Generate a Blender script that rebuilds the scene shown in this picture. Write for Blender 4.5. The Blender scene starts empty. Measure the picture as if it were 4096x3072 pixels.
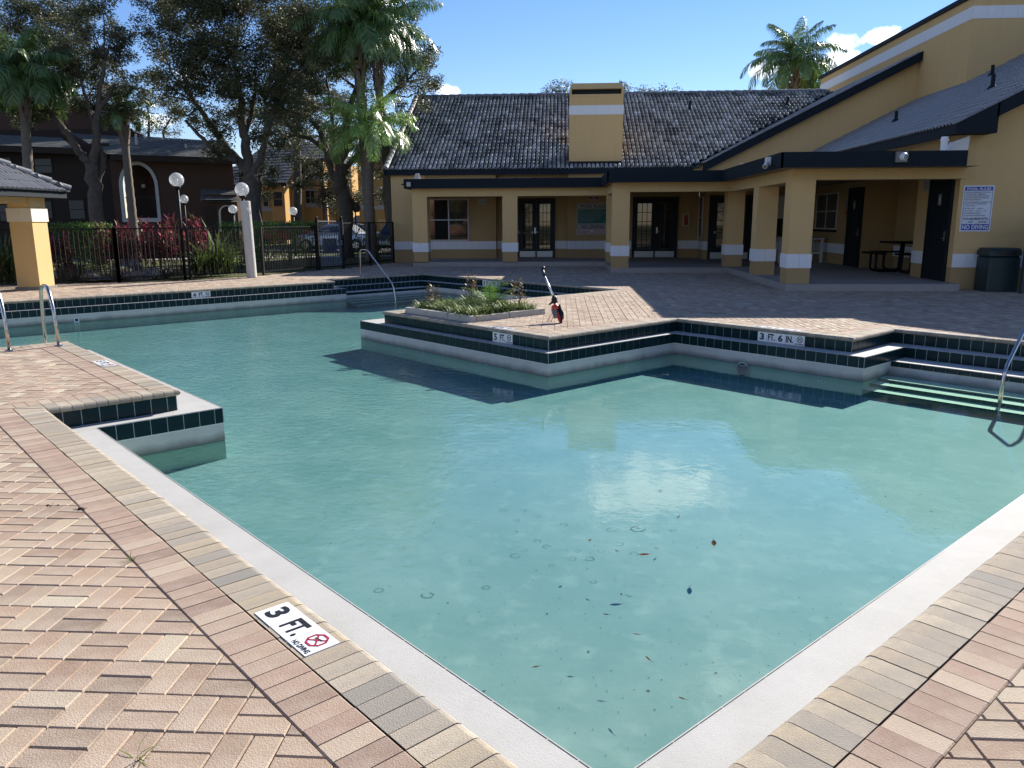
import bpy, bmesh, math, random
from mathutils import Vector, Matrix
from mathutils.geometry import tessellate_polygon
R = math.radians
S2 = 2 ** -.5
rnd = random.Random(7)
sc = bpy.context.scene
COL = sc.collection

# ------------------------------------------------------------------ camera
EYE = Vector((0, 0, 1.66))
FPX = 3150.62
YAW, PITCH, ROLL = R(3.49328716), R(11.81428243), R(.30113928)
fw = Vector((-math.sin(YAW) * math.cos(PITCH), math.cos(YAW) * math.cos(PITCH), -math.sin(PITCH)))
rt = Vector((math.cos(YAW), math.sin(YAW), 0))
dn = fw.cross(rt)
rt, dn = math.cos(ROLL) * rt + math.sin(ROLL) * dn, -math.sin(ROLL) * rt + math.cos(ROLL) * dn
cam = bpy.data.cameras.new('camera')
cam.sensor_width = 36
cam.lens = 36 * FPX / 4096
cam.clip_end = 2000
cam.clip_start = .05
camo = bpy.data.objects.new('camera', cam)
COL.objects.link(camo)
camo.matrix_world = Matrix(((rt.x, -dn.x, -fw.x, EYE.x), (rt.y, -dn.y, -fw.y, EYE.y), (rt.z, -dn.z, -fw.z, EYE.z), (0, 0, 0, 1)))
sc.camera = camo


def ray(x, y):
    return rt * ((x - 2048) / FPX) + dn * ((y - 1536) / FPX) + fw


def sight(x, y, Y):
    """point on the camera ray through image coordinates x, y, at a chosen Y"""
    k = 4096 / 2212
    r = ray(x * k, y * k)
    return EYE + r * (Y / r.y)


def pix(p):
    d = Vector(p) - EYE
    z = d.dot(fw)
    if z < .1:
        return None
    return (d.dot(rt) / z * FPX + 2048, d.dot(dn) / z * FPX + 1536, z)


def bigness(p, area=1.0):
    q = pix(p)
    if q is None or not (-60 < q[0] < 4156 and -60 < q[1] < 3132):
        return 0
    return area / q[2] ** 3


# ------------------------------------------------------------------ world, sun, exposure
SUN_AZ, SUN_EL = R(33.6), R(29.0)
w = bpy.data.worlds.new('World')
sc.world = w
w.use_nodes = True
nt = w.node_tree
nt.nodes.clear()


def N(t, ty, **kw):
    n = t.nodes.new(ty)
    for k, v in kw.items():
        if k in n.inputs:
            n.inputs[k].default_value = v
        else:
            setattr(n, k, v)
    return n


out = N(nt, 'ShaderNodeOutputWorld')
bg = N(nt, 'ShaderNodeBackground')
sky = N(nt, 'ShaderNodeTexSky', sky_type='NISHITA', sun_disc=False, sun_elevation=SUN_EL, sun_rotation=SUN_AZ,
        air_density=1.0, dust_density=0.0, ozone_density=2.0, altitude=0)
bg.inputs['Strength'].default_value = .063
tc = N(nt, 'ShaderNodeTexCoord')
hs = N(nt, 'ShaderNodeHueSaturation', Saturation=1.16, Value=1.0)
tint = N(nt, 'ShaderNodeMix', data_type='RGBA', blend_type='MULTIPLY')
tint.inputs['Factor'].default_value = 1
tint.inputs['B'].default_value = (.85, .84, 1.0, 1)
nt.links.new(sky.outputs[0], tint.inputs['A'])
nt.links.new(tint.outputs['Result'], hs.inputs['Color'])
last = hs.outputs[0]


def azel(az, el):
    return Vector((math.sin(az) * math.cos(el), math.cos(az) * math.cos(el), math.sin(el)))


# small fair-weather clouds: direction, angular radius, horizontal stretch
CLOUDS = []
for (cx, cy, rad, st) in [(1668, 148, .013, 2.4), (1815, 94, .013, 1.9), (1800, 134, .014, 1.9), (1840, 122, .008, 2.0), (1908, 80, .009, 2.2), (965, 196, .008, 2.2),
                          (700, 330, .014, 2.5), (330, 262, .012, 2.2), (610, 356, .009, 2.6), (400, 160, .010, 2)]:
    k = 4096 / 2212
    CLOUDS.append((ray(cx * k, cy * k).normalized(), rad, st))
for (az, el, rad, st) in [(7.6, 19.4, .046, 2.4), (17, 33, .06, 2.2), (6, 41, .05, 2.6), (30, 37, .06, 2), (-34, 31, .07, 2.2), (60, 22, .09, 2.4), (-75, 20, .1, 2.6), (110, 26, .1, 2.4), (165, 20, .12, 2.5), (-130, 24, .12, 2.4)]:
    CLOUDS.append((azel(R(az), R(el)), rad, st))
nz = N(nt, 'ShaderNodeTexNoise', Scale=30.0, Detail=8.0, Roughness=.6)
nt.links.new(tc.outputs['Generated'], nz.inputs['Vector'])
for d, rad, st in CLOUDS:
    # squash vertical difference so that the puffs are flatter than wide
    sub = N(nt, 'ShaderNodeVectorMath', operation='SUBTRACT')
    nt.links.new(tc.outputs['Generated'], sub.inputs[0])
    sub.inputs[1].default_value = d
    mul = N(nt, 'ShaderNodeVectorMath', operation='MULTIPLY')
    nt.links.new(sub.outputs[0], mul.inputs[0])
    mul.inputs[1].default_value = (1 / st / rad, 1 / st / rad, 1 / rad)
    ln = N(nt, 'ShaderNodeVectorMath', operation='LENGTH')
    nt.links.new(mul.outputs[0], ln.inputs[0])
    a = N(nt, 'ShaderNodeMath', operation='MULTIPLY_ADD')
    nt.links.new(nz.outputs[0], a.inputs[0])
    a.inputs[1].default_value = 2.6
    s_ = N(nt, 'ShaderNodeMath', operation='SUBTRACT')
    s_.inputs[0].default_value = -.40
    nt.links.new(ln.outputs['Value'], s_.inputs[1])
    nt.links.new(s_.outputs[0], a.inputs[2])
    cl = N(nt, 'ShaderNodeMapRange', clamp=True)
    nt.links.new(a.outputs[0], cl.inputs['Value'])
    cl.inputs['From Min'].default_value = 0
    cl.inputs['From Max'].default_value = .55
    cl.inputs['To Max'].default_value = .82
    mx = N(nt, 'ShaderNodeMix', data_type='RGBA')
    nt.links.new(cl.outputs[0], mx.inputs['Factor'])
    nt.links.new(last, mx.inputs['A'])
    mx.inputs['B'].default_value = (15.0, 15.2, 15.6, 1)
    last = mx.outputs['Result']
nt.links.new(last, bg.inputs['Color'])
nt.links.new(bg.outputs[0], out.inputs[0])

sd = bpy.data.lights.new('sun', 'SUN')
sd.energy = 4.6
sd.angle = R(.53)
sd.color = (1, .94, .85)
so = bpy.data.objects.new('sun', sd)
COL.objects.link(so)
SUN = azel(SUN_AZ, SUN_EL)
so.rotation_euler = SUN.to_track_quat('Z', 'Y').to_euler()
so.location = (20, 30, 30)
sc.view_settings.view_transform = 'Standard'
sc.view_settings.look = 'None'
sc.view_settings.gamma = 1
sc.view_settings.use_curve_mapping = False
sc.view_settings.exposure = 1.32
sc.render.engine = 'CYCLES'
sc.cycles.transparent_max_bounces = 24
sc.cycles.max_bounces = 8
sc.cycles.sample_clamp_indirect = 6

# ------------------------------------------------------------------ materials


def mat(name, col, rough=.8, spec=.3, metal=0.0, var=0.0, nscale=8.0, namt=0.0, ncol=None, bump=0.0, bscale=60.0, island=0.0, pal=None,
        speck=0.0, speckscale=180.0, speckcol=(.05, .04, .04), coat=0.0, coords='Object', stain=None, trans=0.0, streak=0.0):
    m = bpy.data.materials.new(name)
    m.use_nodes = True
    t = m.node_tree
    t.nodes.clear()
    L = t.links.new
    o = N(t, 'ShaderNodeOutputMaterial')
    b = N(t, 'ShaderNodeBsdfPrincipled', Roughness=rough, Metallic=metal)
    b.inputs['Specular IOR Level'].default_value = spec
    b.inputs['Coat Weight'].default_value = coat
    L(b.outputs[0], o.inputs[0])
    co = N(t, 'ShaderNodeTexCoord')
    vec = co.outputs[coords]
    if coords == 'World':
        pass
    cur = None
    if pal:
        g = N(t, 'ShaderNodeNewGeometry')
        oi = N(t, 'ShaderNodeObjectInfo')
        ad = N(t, 'ShaderNodeMath', operation='ADD')
        L(g.outputs['Random Per Island'], ad.inputs[0])
        L(oi.outputs['Random'], ad.inputs[1])
        fr = N(t, 'ShaderNodeMath', operation='FRACT')
        L(ad.outputs[0], fr.inputs[0])
        cr = N(t, 'ShaderNodeValToRGB')
        cr.color_ramp.interpolation = 'LINEAR'
        els = cr.color_ramp.elements
        while len(els) < len(pal):
            els.new(.5)
        for i, c in enumerate(pal):
            els[i].position = i / (len(pal) - 1)
            els[i].color = (*c, 1)
        L(fr.outputs[0], cr.inputs[0])
        cur = cr.outputs[0]
    else:
        c = N(t, 'ShaderNodeRGB')
        c.outputs[0].default_value = (*col, 1)
        cur = c.outputs[0]
    if namt:
        n = N(t, 'ShaderNodeTexNoise', Scale=nscale, Detail=6.0, Roughness=.65)
        L(vec, n.inputs['Vector'])
        mr = N(t, 'ShaderNodeMapRange', clamp=True)
        L(n.outputs[0], mr.inputs['Value'])
        mr.inputs['From Min'].default_value = .38
        mr.inputs['From Max'].default_value = .68
        mr.inputs['To Max'].default_value = namt
        mx = N(t, 'ShaderNodeMix', data_type='RGBA')
        L(mr.outputs[0], mx.inputs['Factor'])
        L(cur, mx.inputs['A'])
        mx.inputs['B'].default_value = (*(ncol or tuple(x * .5 for x in col)), 1)
        cur = mx.outputs['Result']
    if speck:
        n = N(t, 'ShaderNodeTexNoise', Scale=speckscale, Detail=2.0)
        L(vec, n.inputs['Vector'])
        mr = N(t, 'ShaderNodeMapRange', clamp=True)
        L(n.outputs[0], mr.inputs['Value'])
        mr.inputs['From Min'].default_value = .55
        mr.inputs['From Max'].default_value = .72
        mr.inputs['To Max'].default_value = speck
        mx = N(t, 'ShaderNodeMix', data_type='RGBA')
        L(mr.outputs[0], mx.inputs['Factor'])
        L(cur, mx.inputs['A'])
        mx.inputs['B'].default_value = (*speckcol, 1)
        cur = mx.outputs['Result']
    if streak:   # rain streaks and grime
        mp = N(t, 'ShaderNodeMapping')
        mp.inputs['Scale'].default_value = (3.2, 3.2, .35)
        L(vec, mp.inputs['Vector'])
        n = N(t, 'ShaderNodeTexNoise', Scale=1.6, Detail=7.0, Roughness=.7)
        L(mp.outputs[0], n.inputs['Vector'])
        mr = N(t, 'ShaderNodeMapRange', clamp=True)
        L(n.outputs[0], mr.inputs['Value'])
        mr.inputs['From Min'].default_value = .45
        mr.inputs['From Max'].default_value = .8
        mr.inputs['To Max'].default_value = streak
        mx = N(t, 'ShaderNodeMix', data_type='RGBA')
        L(mr.outputs[0], mx.inputs['Factor'])
        L(cur, mx.inputs['A'])
        mx.inputs['B'].default_value = (.16, .12, .075, 1)
        cur = mx.outputs['Result']
    if stain:   # waterline scum: (z0, z1, colour), world height of the stain itself
        g = N(t, 'ShaderNodeNewGeometry')
        sx = N(t, 'ShaderNodeSeparateXYZ')
        L(g.outputs['Position'], sx.inputs[0])
        n = N(t, 'ShaderNodeTexNoise', Scale=4.0, Detail=5.0)
        L(vec, n.inputs['Vector'])
        ma = N(t, 'ShaderNodeMath', operation='MULTIPLY_ADD')
        L(n.outputs[0], ma.inputs[0])
        ma.inputs[1].default_value = -.09
        L(sx.outputs['Z'], ma.inputs[2])
        mr = N(t, 'ShaderNodeMapRange', clamp=True)
        L(ma.outputs[0], mr.inputs['Value'])
        mr.inputs['From Min'].default_value = stain[0] - .045
        mr.inputs['From Max'].default_value = stain[1] - .045
        mr.inputs['To Min'].default_value = .85
        mr.inputs['To Max'].default_value = 0
        mx = N(t, 'ShaderNodeMix', data_type='RGBA')
        L(mr.outputs[0], mx.inputs['Factor'])
        L(cur, mx.inputs['A'])
        mx.inputs['B'].default_value = (*stain[2], 1)
        cur = mx.outputs['Result']
    L(cur, b.inputs['Base Color'])
    if bump:
        n = N(t, 'ShaderNodeTexNoise', Scale=bscale, Detail=5.0, Roughness=.6)
        L(vec, n.inputs['Vector'])
        bp = N(t, 'ShaderNodeBump', Strength=bump, Distance=.02)
        L(n.outputs[0], bp.inputs['Height'])
        L(bp.outputs[0], b.inputs['Normal'])
    if trans:
        tr = N(t, 'ShaderNodeBsdfTranslucent')
        L(cur, tr.inputs['Color'])
        ms = N(t, 'ShaderNodeMixShader', Fac=trans)
        L(b.outputs[0], ms.inputs[1])
        L(tr.outputs[0], ms.inputs[2])
        L(ms.outputs[0], o.inputs[0])
    return m


M = {}
PAL_FIELD = [(0.278, 0.199, 0.145), (0.347, 0.245, 0.174), (0.244, 0.183, 0.138), (0.392, 0.313, 0.226), (0.301, 0.217, 0.164), (0.449, 0.393, 0.296), (0.256, 0.177, 0.128), (0.369, 0.278, 0.204), (0.324, 0.245, 0.185), (0.198, 0.149, 0.113)]
M['paver'] = mat('paver_concrete', (.4, .3, .25), .92, .2, pal=PAL_FIELD, nscale=3.2, namt=.5, ncol=(.50, .42, .34), speck=.34, speckscale=210, speckcol=(.14, .10, .085), bump=.35, bscale=160)
M['paver_red'] = mat('paver_red', (.4, .25, .2), .92, .2, pal=[(.29, .20, .155), (.37, .29, .22), (.26, .18, .14), (.41, .33, .25), (.31, .215, .165), (.35, .26, .195), (.235, .165, .13)], nscale=6, namt=.35, ncol=(.48, .40, .33), speck=.28, speckscale=210, speckcol=(.13, .095, .08), bump=.35, bscale=160)
M['coping'] = mat('coping_concrete', (.45, .40, .33), .9, .25, pal=[(.37, .30, .22), (.30, .26, .205), (.41, .345, .26), (.24, .22, .19), (.44, .375, .285), (.33, .275, .205), (.39, .32, .225)], nscale=9, namt=.6, ncol=(.20, .19, .175), speck=.2, speckscale=220, speckcol=(.14, .12, .1), bump=.35, bscale=170)
M['sand'] = mat('joint_sand', (.20, .155, .115), .95, .1, namt=.6, nscale=6, ncol=(.10, .08, .065))
M['plaster'] = mat('white_plaster', (.41, .405, .39), .8, .2, nscale=3.5, namt=.55, ncol=(.33, .325, .305), speck=.2, speckscale=120, speckcol=(.27, .27, .26), bump=.18, bscale=150)
M['wallplaster'] = mat('pool_wall_plaster', (.52, .52, .475), .8, .2, nscale=4, namt=.5, ncol=(.40, .42, .395), bump=.2, bscale=70, stain=(-.54, -.452, (.15, .15, .125)))
M['floor'] = mat('pool_floor_plaster', (.145, .212, .200), .85, .2, nscale=1.1, namt=.9, ncol=(.215, .262, .242), speck=.5, speckscale=5, speckcol=(.25, .295, .27), bump=.25, bscale=3.5)
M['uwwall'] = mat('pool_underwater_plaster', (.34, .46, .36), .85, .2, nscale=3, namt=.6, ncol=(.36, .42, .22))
M['step'] = mat('pool_step_plaster', (.66, .60, .44), .85, .2, nscale=4, namt=.5, ncol=(.56, .52, .30))
M['tile'] = mat('green_glazed_tile', (.003, .02, .024), .25, .22, pal=[(.0025, .017, .022), (.004, .024, .026), (.0032, .020, .024), (.0028, .018, .022)])
M['tilebevel'] = M['tile']
M['grout'] = mat('tile_grout', (.62, .64, .63), .9, .2)
M['marker'] = mat('marker_tile_white', (.74, .75, .76), .3, .5)
M['black'] = mat('black_print', (.012, .012, .013), .5, .3)
M['redprint'] = mat('red_print', (.30, .02, .045), .5, .3)
M['blueprint'] = mat('blue_print', (.03, .05, .30), .5, .3)
M['signwhite'] = mat('sign_white', (.66, .68, .74), .5, .3)
M['signgrey'] = mat('sign_grey', (.36, .36, .36), .5, .3)
M['signgreen'] = mat('sign_green', (.02, .13, .11), .5, .3)
M['signpink'] = mat('sign_pale_pink', (.60, .44, .44), .5, .3)
M['signred'] = mat('sign_red', (.33, .03, .045), .5, .3)
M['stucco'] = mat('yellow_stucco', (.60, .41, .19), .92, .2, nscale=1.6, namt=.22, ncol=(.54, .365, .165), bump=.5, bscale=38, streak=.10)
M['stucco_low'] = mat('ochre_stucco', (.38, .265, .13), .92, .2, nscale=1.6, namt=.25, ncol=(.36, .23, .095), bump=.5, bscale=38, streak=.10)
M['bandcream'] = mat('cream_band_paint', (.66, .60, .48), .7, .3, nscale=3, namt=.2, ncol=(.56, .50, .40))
M['porch'] = mat('shaded_porch_stucco', (.40, .27, .125), .92, .2, nscale=1.6, namt=.22, ncol=(.35, .235, .11), bump=.4, bscale=38, streak=.10)  # yellow stucco darkened: the shade under the porch is put into the colour
M['band'] = mat('white_band_paint', (.70, .71, .72), .7, .3, nscale=3, namt=.2, ncol=(.6, .6, .6), bump=.1, bscale=60, streak=.08)
M['fascia'] = mat('dark_green_fascia', (.006, .012, .018), .7, .2, nscale=4, namt=.2, ncol=(.010, .018, .024), bump=.05)
M['door'] = mat('dark_green_door', (.005, .012, .016), .5, .25)
M['slab'] = mat('concrete_slab', (.30, .275, .255), .9, .2, nscale=2, namt=.35, ncol=(.22, .20, .185), bump=.15)
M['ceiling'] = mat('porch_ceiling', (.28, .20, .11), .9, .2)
M['rooftile'] = mat('grey_roof_tile', (.3, .3, .3), .6, .2, pal=[(0.266, 0.257, 0.244), (0.462, 0.446, 0.413), (0.154, 0.149, 0.141), (0.588, 0.567, 0.512), (0.336, 0.324, 0.3), (0.7, 0.7, 0.688), (0.21, 0.203, 0.191), (0.56, 0.54, 0.494), (0.42, 0.405, 0.375)], nscale=1.0, namt=.9, ncol=(.03, .03, .03), speck=.85, speckscale=13, speckcol=(.025, .025, .026), bump=.2, bscale=60)
M['rooftile2'] = mat('clean_roof_tile', (.22, .22, .22), .4, .4, pal=[(.19, .19, .195), (.25, .25, .25), (.22, .22, .222)], nscale=3, namt=.3, ncol=(.08, .08, .085), bump=.1)
M['flatroof'] = mat('flat_roof_membrane', (.42, .42, .40), .9, .2, nscale=2, namt=.4, ncol=(.2, .2, .19))
M['chrome'] = mat('stainless_steel', (.52, .49, .45), .2, .5, metal=1.0)
M['steel'] = mat('brushed_steel', (.48, .49, .50), .35, .5, metal=1.0)
M['kick'] = mat('kick_plate', (.42, .43, .44), .45, .5, metal=.6)
M['glass'] = mat('window_glass', (.012, .014, .016), .03, .8)
M['glassgrey'] = mat('dim_glass', (.03, .033, .037), .3, .3)
M['frame'] = mat('white_window_frame', (.52, .52, .51), .5, .4)
M['iron'] = mat('black_iron', (.006, .006, .007), .55, .22)
M['fencegrey'] = mat('dark_grey_slats', (.035, .042, .050), .55, .4)
M['bin'] = mat('dark_green_bin', (.012, .028, .030), .45, .4, bump=.1)
M['rubber'] = mat('black_rubber', (.012, .012, .014), .5, .4)
M['red'] = mat('red_plastic', (.52, .035, .02), .35, .5)
M['greyplastic'] = mat('grey_plastic', (.16, .155, .155), .45, .5)
M['alu'] = mat('aluminium_pole', (.68, .68, .68), .28, .5, metal=.9)
M['white'] = mat('white_plastic', (.66, .66, .67), .4, .5)
M['woodwhite'] = mat('white_painted_wood', (.52, .53, .54), .6, .3)
M['curb'] = mat('white_concrete_curb', (.46, .43, .375), .9, .2, nscale=6, namt=.6, ncol=(.36, .33, .28), bump=.4, bscale=60)
M['soil'] = mat('planting_soil', (.05, .035, .025), .95, .1, namt=.5, nscale=20)
M['rope'] = mat('white_rope', (.62, .60, .57), .9, .15, nscale=20, namt=.25, ncol=(.42, .40, .37))
M['lawn'] = mat('lawn_ground', (.060, .075, .028), .95, .1, nscale=.7, namt=.75, ncol=(.12, .10, .055), speck=.5, speckscale=60, speckcol=(.03, .045, .012), bump=.4, bscale=30)
M['asphalt'] = mat('asphalt', (.055, .055, .056), .9, .2, nscale=3, namt=.4, ncol=(.09, .09, .088))
M['path'] = mat('concrete_path', (.34, .32, .29), .9, .2, nscale=2, namt=.3)
M['bark'] = mat('oak_bark', (.085, .070, .058), .95, .15, nscale=7, namt=.6, ncol=(.15, .13, .11), bump=.9, bscale=26)
M['palmbark'] = mat('palm_trunk', (.17, .145, .12), .95, .15, nscale=5, namt=.5, ncol=(.10, .085, .07), bump=.6, bscale=14)
M['boots'] = mat('palm_boots', (.21, .165, .13), .9, .15, nscale=9, namt=.55, ncol=(.10, .08, .065), bump=.5, bscale=30)
M['rock'] = mat('grey_rock', (.22, .21, .19), .95, .15, nscale=6, namt=.6, ncol=(.11, .105, .095), bump=.8, bscale=16)
M['brown'] = mat('brown_stucco', (.07, .042, .032), .92, .15, nscale=1.2, namt=.25, ncol=(.055, .033, .026), bump=.5, bscale=14)
M['browndark'] = mat('dark_brown_trim_and_shade', (.035, .026, .022), .9, .15)
M['shingle'] = mat('grey_shingle', (.12, .125, .12), .95, .15, pal=[(.10, .106, .10), (.125, .13, .125), (.11, .115, .11)], nscale=8, namt=.3, ncol=(.07, .074, .07))
M['trimwhite'] = mat('white_trim', (.40, .40, .385), .7, .3)
M['trimgrey'] = mat('pale_trim', (.44, .44, .42), .8, .2)
M['farstucco'] = mat('far_yellow_stucco', (.46, .28, .10), .92, .15, nscale=.8, namt=.2, ncol=(.40, .24, .085), bump=.3, bscale=10)
M['carsilver'] = mat('silver_paint', (.45, .47, .49), .22, .6, metal=.5, coat=.6)
M['carblack'] = mat('black_paint', (.02, .02, .023), .15, .6, coat=.8)
M['carred'] = mat('red_paint', (.33, .02, .02), .2, .6, coat=.8)
M['headlight'] = mat('headlight_glass', (.6, .6, .6), .05, .8)
M['deadleaf'] = mat('dead_leaf', (.13, .075, .035), .95, .0, pal=[(.055, .03, .017), (.09, .055, .025), (.11, .03, .018), (.045, .035, .02), (.09, .075, .035)])
M['dirt'] = mat('dirt_crumbs', (.035, .025, .018), .95, .1)
M['algae'] = mat('algae_stain', (.05, .115, .10), .95, .1)
M['cordwhite'] = M['white']


def leafmat(name, pal, rough=.42, spec=.5, trans=.22):
    if 'palm' not in name:
        rough, spec = max(rough, .5), min(spec, .28)
    return mat(name, pal[0], rough, spec, pal=pal, trans=trans)


M['oakleaf'] = leafmat('oak_leaf', [(0.06, 0.075, 0.034), (0.094, 0.104, 0.05), (0.048, 0.064, 0.03), (0.128, 0.121, 0.067), (0.077, 0.09, 0.042)], .38, .6, .32)
M['oakleaf2'] = leafmat('pale_oak_leaf', [(0.111, 0.124, 0.065), (0.143, 0.15, 0.078), (0.091, 0.104, 0.052)], .5, .4, .2)
M['palmleaf'] = leafmat('palm_leaflet', [(0.085, 0.162, 0.043), (0.119, 0.204, 0.051), (0.068, 0.136, 0.034), (0.153, 0.23, 0.068)], .33, .6, .25)
M['palmyoung'] = leafmat('bright_palm_leaflet', [(0.203, 0.344, 0.072), (0.284, 0.425, 0.101), (0.162, 0.293, 0.061)], .35, .6, .32)
M['tired'] = leafmat('ti_red_leaf', [(0.135, 0.022, 0.033), (0.225, 0.03, 0.053), (0.09, 0.038, 0.03), (0.42, 0.053, 0.12), (0.15, 0.075, 0.038), (0.075, 0.053, 0.027), (0.18, 0.045, 0.045)], .4, .5, .35)
M['hedgeleaf'] = leafmat('hedge_leaf', [(0.084, 0.168, 0.03), (0.132, 0.228, 0.042), (0.06, 0.132, 0.024)], .42, .5, .3)
M['crinumleaf'] = leafmat('crinum_leaf', [(0.07, 0.119, 0.028), (0.119, 0.168, 0.042), (0.049, 0.091, 0.022), (0.182, 0.196, 0.07)], .4, .5, .28)
M['liriope'] = leafmat('border_grass_leaf', [(0.097, 0.163, 0.032), (0.173, 0.23, 0.058), (0.076, 0.125, 0.026), (0.259, 0.288, 0.086)], .42, .5, .25)
M['croton'] = leafmat('croton_leaf', [(.12, .10, .03), (.20, .10, .035), (.07, .10, .025)], .45, .4, .25)
M['stem'] = mat('woody_stem', (.10, .08, .055), .9, .15)
M['globe'] = None


def glassmats():
    # clear acrylic globes: mostly see-through with a bright glossy skin
    m = bpy.data.materials.new('acrylic_globe')
    m.use_nodes = True
    t = m.node_tree
    t.nodes.clear()
    o = N(t, 'ShaderNodeOutputMaterial')
    tr = N(t, 'ShaderNodeBsdfTransparent')
    tr.inputs[0].default_value = (.90, .92, .93, 1)
    gl = N(t, 'ShaderNodeBsdfPrincipled', Roughness=.25)
    gl.inputs['Base Color'].default_value = (.55, .57, .60, 1)
    tl = N(t, 'ShaderNodeBsdfTranslucent')
    tl.inputs['Color'].default_value = (.7, .72, .75, 1)
    m2 = N(t, 'ShaderNodeMixShader', Fac=.45)
    t.links.new(gl.outputs[0], m2.inputs[1])
    t.links.new(tl.outputs[0], m2.inputs[2])
    fr = N(t, 'ShaderNodeLayerWeight', Blend=.45)
    mr = N(t, 'ShaderNodeMapRange')
    t.links.new(fr.outputs['Facing'], mr.inputs['Value'])
    mr.inputs['To Min'].default_value = .28
    mr.inputs['To Max'].default_value = .85
    mx = N(t, 'ShaderNodeMixShader')
    t.links.new(mr.outputs[0], mx.inputs[0])
    t.links.new(tr.outputs[0], mx.inputs[1])
    t.links.new(m2.outputs[0], mx.inputs[2])
    t.links.new(mx.outputs[0], o.inputs[0])
    M['globe'] = m
    # pool water
    m = bpy.data.materials.new('pool_water')
    m.use_nodes = True
    t = m.node_tree
    t.nodes.clear()
    L = t.links.new
    o = N(t, 'ShaderNodeOutputMaterial')
    tr = N(t, 'ShaderNodeBsdfTransparent')
    gl = N(t, 'ShaderNodeBsdfGlossy', Roughness=.015)
    # longer path through the water at flatter angles: deeper turquoise
    lwa = N(t, 'ShaderNodeLayerWeight', Blend=.5)
    pwa = N(t, 'ShaderNodeMath', operation='POWER')
    L(lwa.outputs['Facing'], pwa.inputs[0])
    pwa.inputs[1].default_value = 1.6
    mxa = N(t, 'ShaderNodeMix', data_type='RGBA')
    L(pwa.outputs[0], mxa.inputs['Factor'])
    mxa.inputs['A'].default_value = (.95, .985, .975, 1)
    mxa.inputs['B'].default_value = (.52, .96, .98, 1)
    L(mxa.outputs['Result'], tr.inputs[0])
    lw = N(t, 'ShaderNodeLayerWeight', Blend=.5)
    pw = N(t, 'ShaderNodeMath', operation='POWER')
    L(lw.outputs['Facing'], pw.inputs[0])
    pw.inputs[1].default_value = 5.0
    fr = N(t, 'ShaderNodeMapRange', clamp=True)
    L(pw.outputs[0], fr.inputs['Value'])
    fr.inputs['To Min'].default_value = .022
    co = N(t, 'ShaderNodeTexCoord')
    n1 = N(t, 'ShaderNodeTexNoise', Scale=9.0, Detail=3.0, Roughness=.55, Distortion=.3)
    n2 = N(t, 'ShaderNodeTexNoise', Scale=.9, Detail=2.0)
    L(co.outputs['Object'], n1.inputs['Vector'])
    L(co.outputs['Object'], n2.inputs['Vector'])
    n3 = N(t, 'ShaderNodeTexNoise', Scale=.28, Detail=1.0)
    L(co.outputs['Object'], n3.inputs['Vector'])
    # breeze-ruffled patch towards the channel (world -X), calm shallow end
    sx = N(t, 'ShaderNodeSeparateXYZ')
    L(co.outputs['Object'], sx.inputs[0])
    ma = N(t, 'ShaderNodeMath', operation='MULTIPLY_ADD')
    L(n3.outputs[0], ma.inputs[0])
    ma.inputs[1].default_value = -4.0
    L(sx.outputs['X'], ma.inputs[2])
    mr = N(t, 'ShaderNodeMapRange', clamp=True)
    L(ma.outputs[0], mr.inputs['Value'])
    mr.inputs['From Min'].default_value = -4.8
    mr.inputs['From Max'].default_value = -2.2
    mr.inputs['To Min'].default_value = .017
    mr.inputs['To Max'].default_value = .0012
    h = N(t, 'ShaderNodeMath', operation='MULTIPLY')
    L(n1.outputs[0], h.inputs[0])
    L(mr.outputs[0], h.inputs[1])
    h2 = N(t, 'ShaderNodeMath', operation='MULTIPLY_ADD')
    L(n2.outputs[0], h2.inputs[0])
    h2.inputs[1].default_value = .0075
    L(h.outputs[0], h2.inputs[2])
    bp = N(t, 'ShaderNodeBump', Strength=1.0, Distance=1.0)
    L(h2.outputs[0], bp.inputs['Height'])
    L(bp.outputs[0], gl.inputs['Normal'])
    L(bp.outputs[0], lw.inputs['Normal'])
    mx = N(t, 'ShaderNodeMixShader')
    L(fr.outputs[0], mx.inputs[0])
    L(tr.outputs[0], mx.inputs[1])
    L(gl.outputs[0], mx.inputs[2])
    L(mx.outputs[0], o.inputs[0])
    M['water'] = m


glassmats()

# ------------------------------------------------------------------ mesh helpers


def put(name, mesh, parent=None, **props):
    o = bpy.data.objects.new(name, mesh)
    COL.objects.link(o)
    if parent:
        o.parent = parent
    for k, v in props.items():
        if v is not None:
            o[k] = v
    return o


def thing(name, label, category, loc=(0, 0, 0), group=None, rz=0):
    o = bpy.data.objects.new(name, None)
    COL.objects.link(o)
    o.empty_display_size = .2
    o.location = loc
    o.rotation_euler = (0, 0, rz)
    o['label'] = label
    o['category'] = category
    if group:
        o['group'] = group
    return o


def copy_tree(o, parent=None):
    c = o.copy()
    COL.objects.link(c)
    c.parent = parent
    for ch in list(o.children):
        copy_tree(ch, c)
    return c


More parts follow.
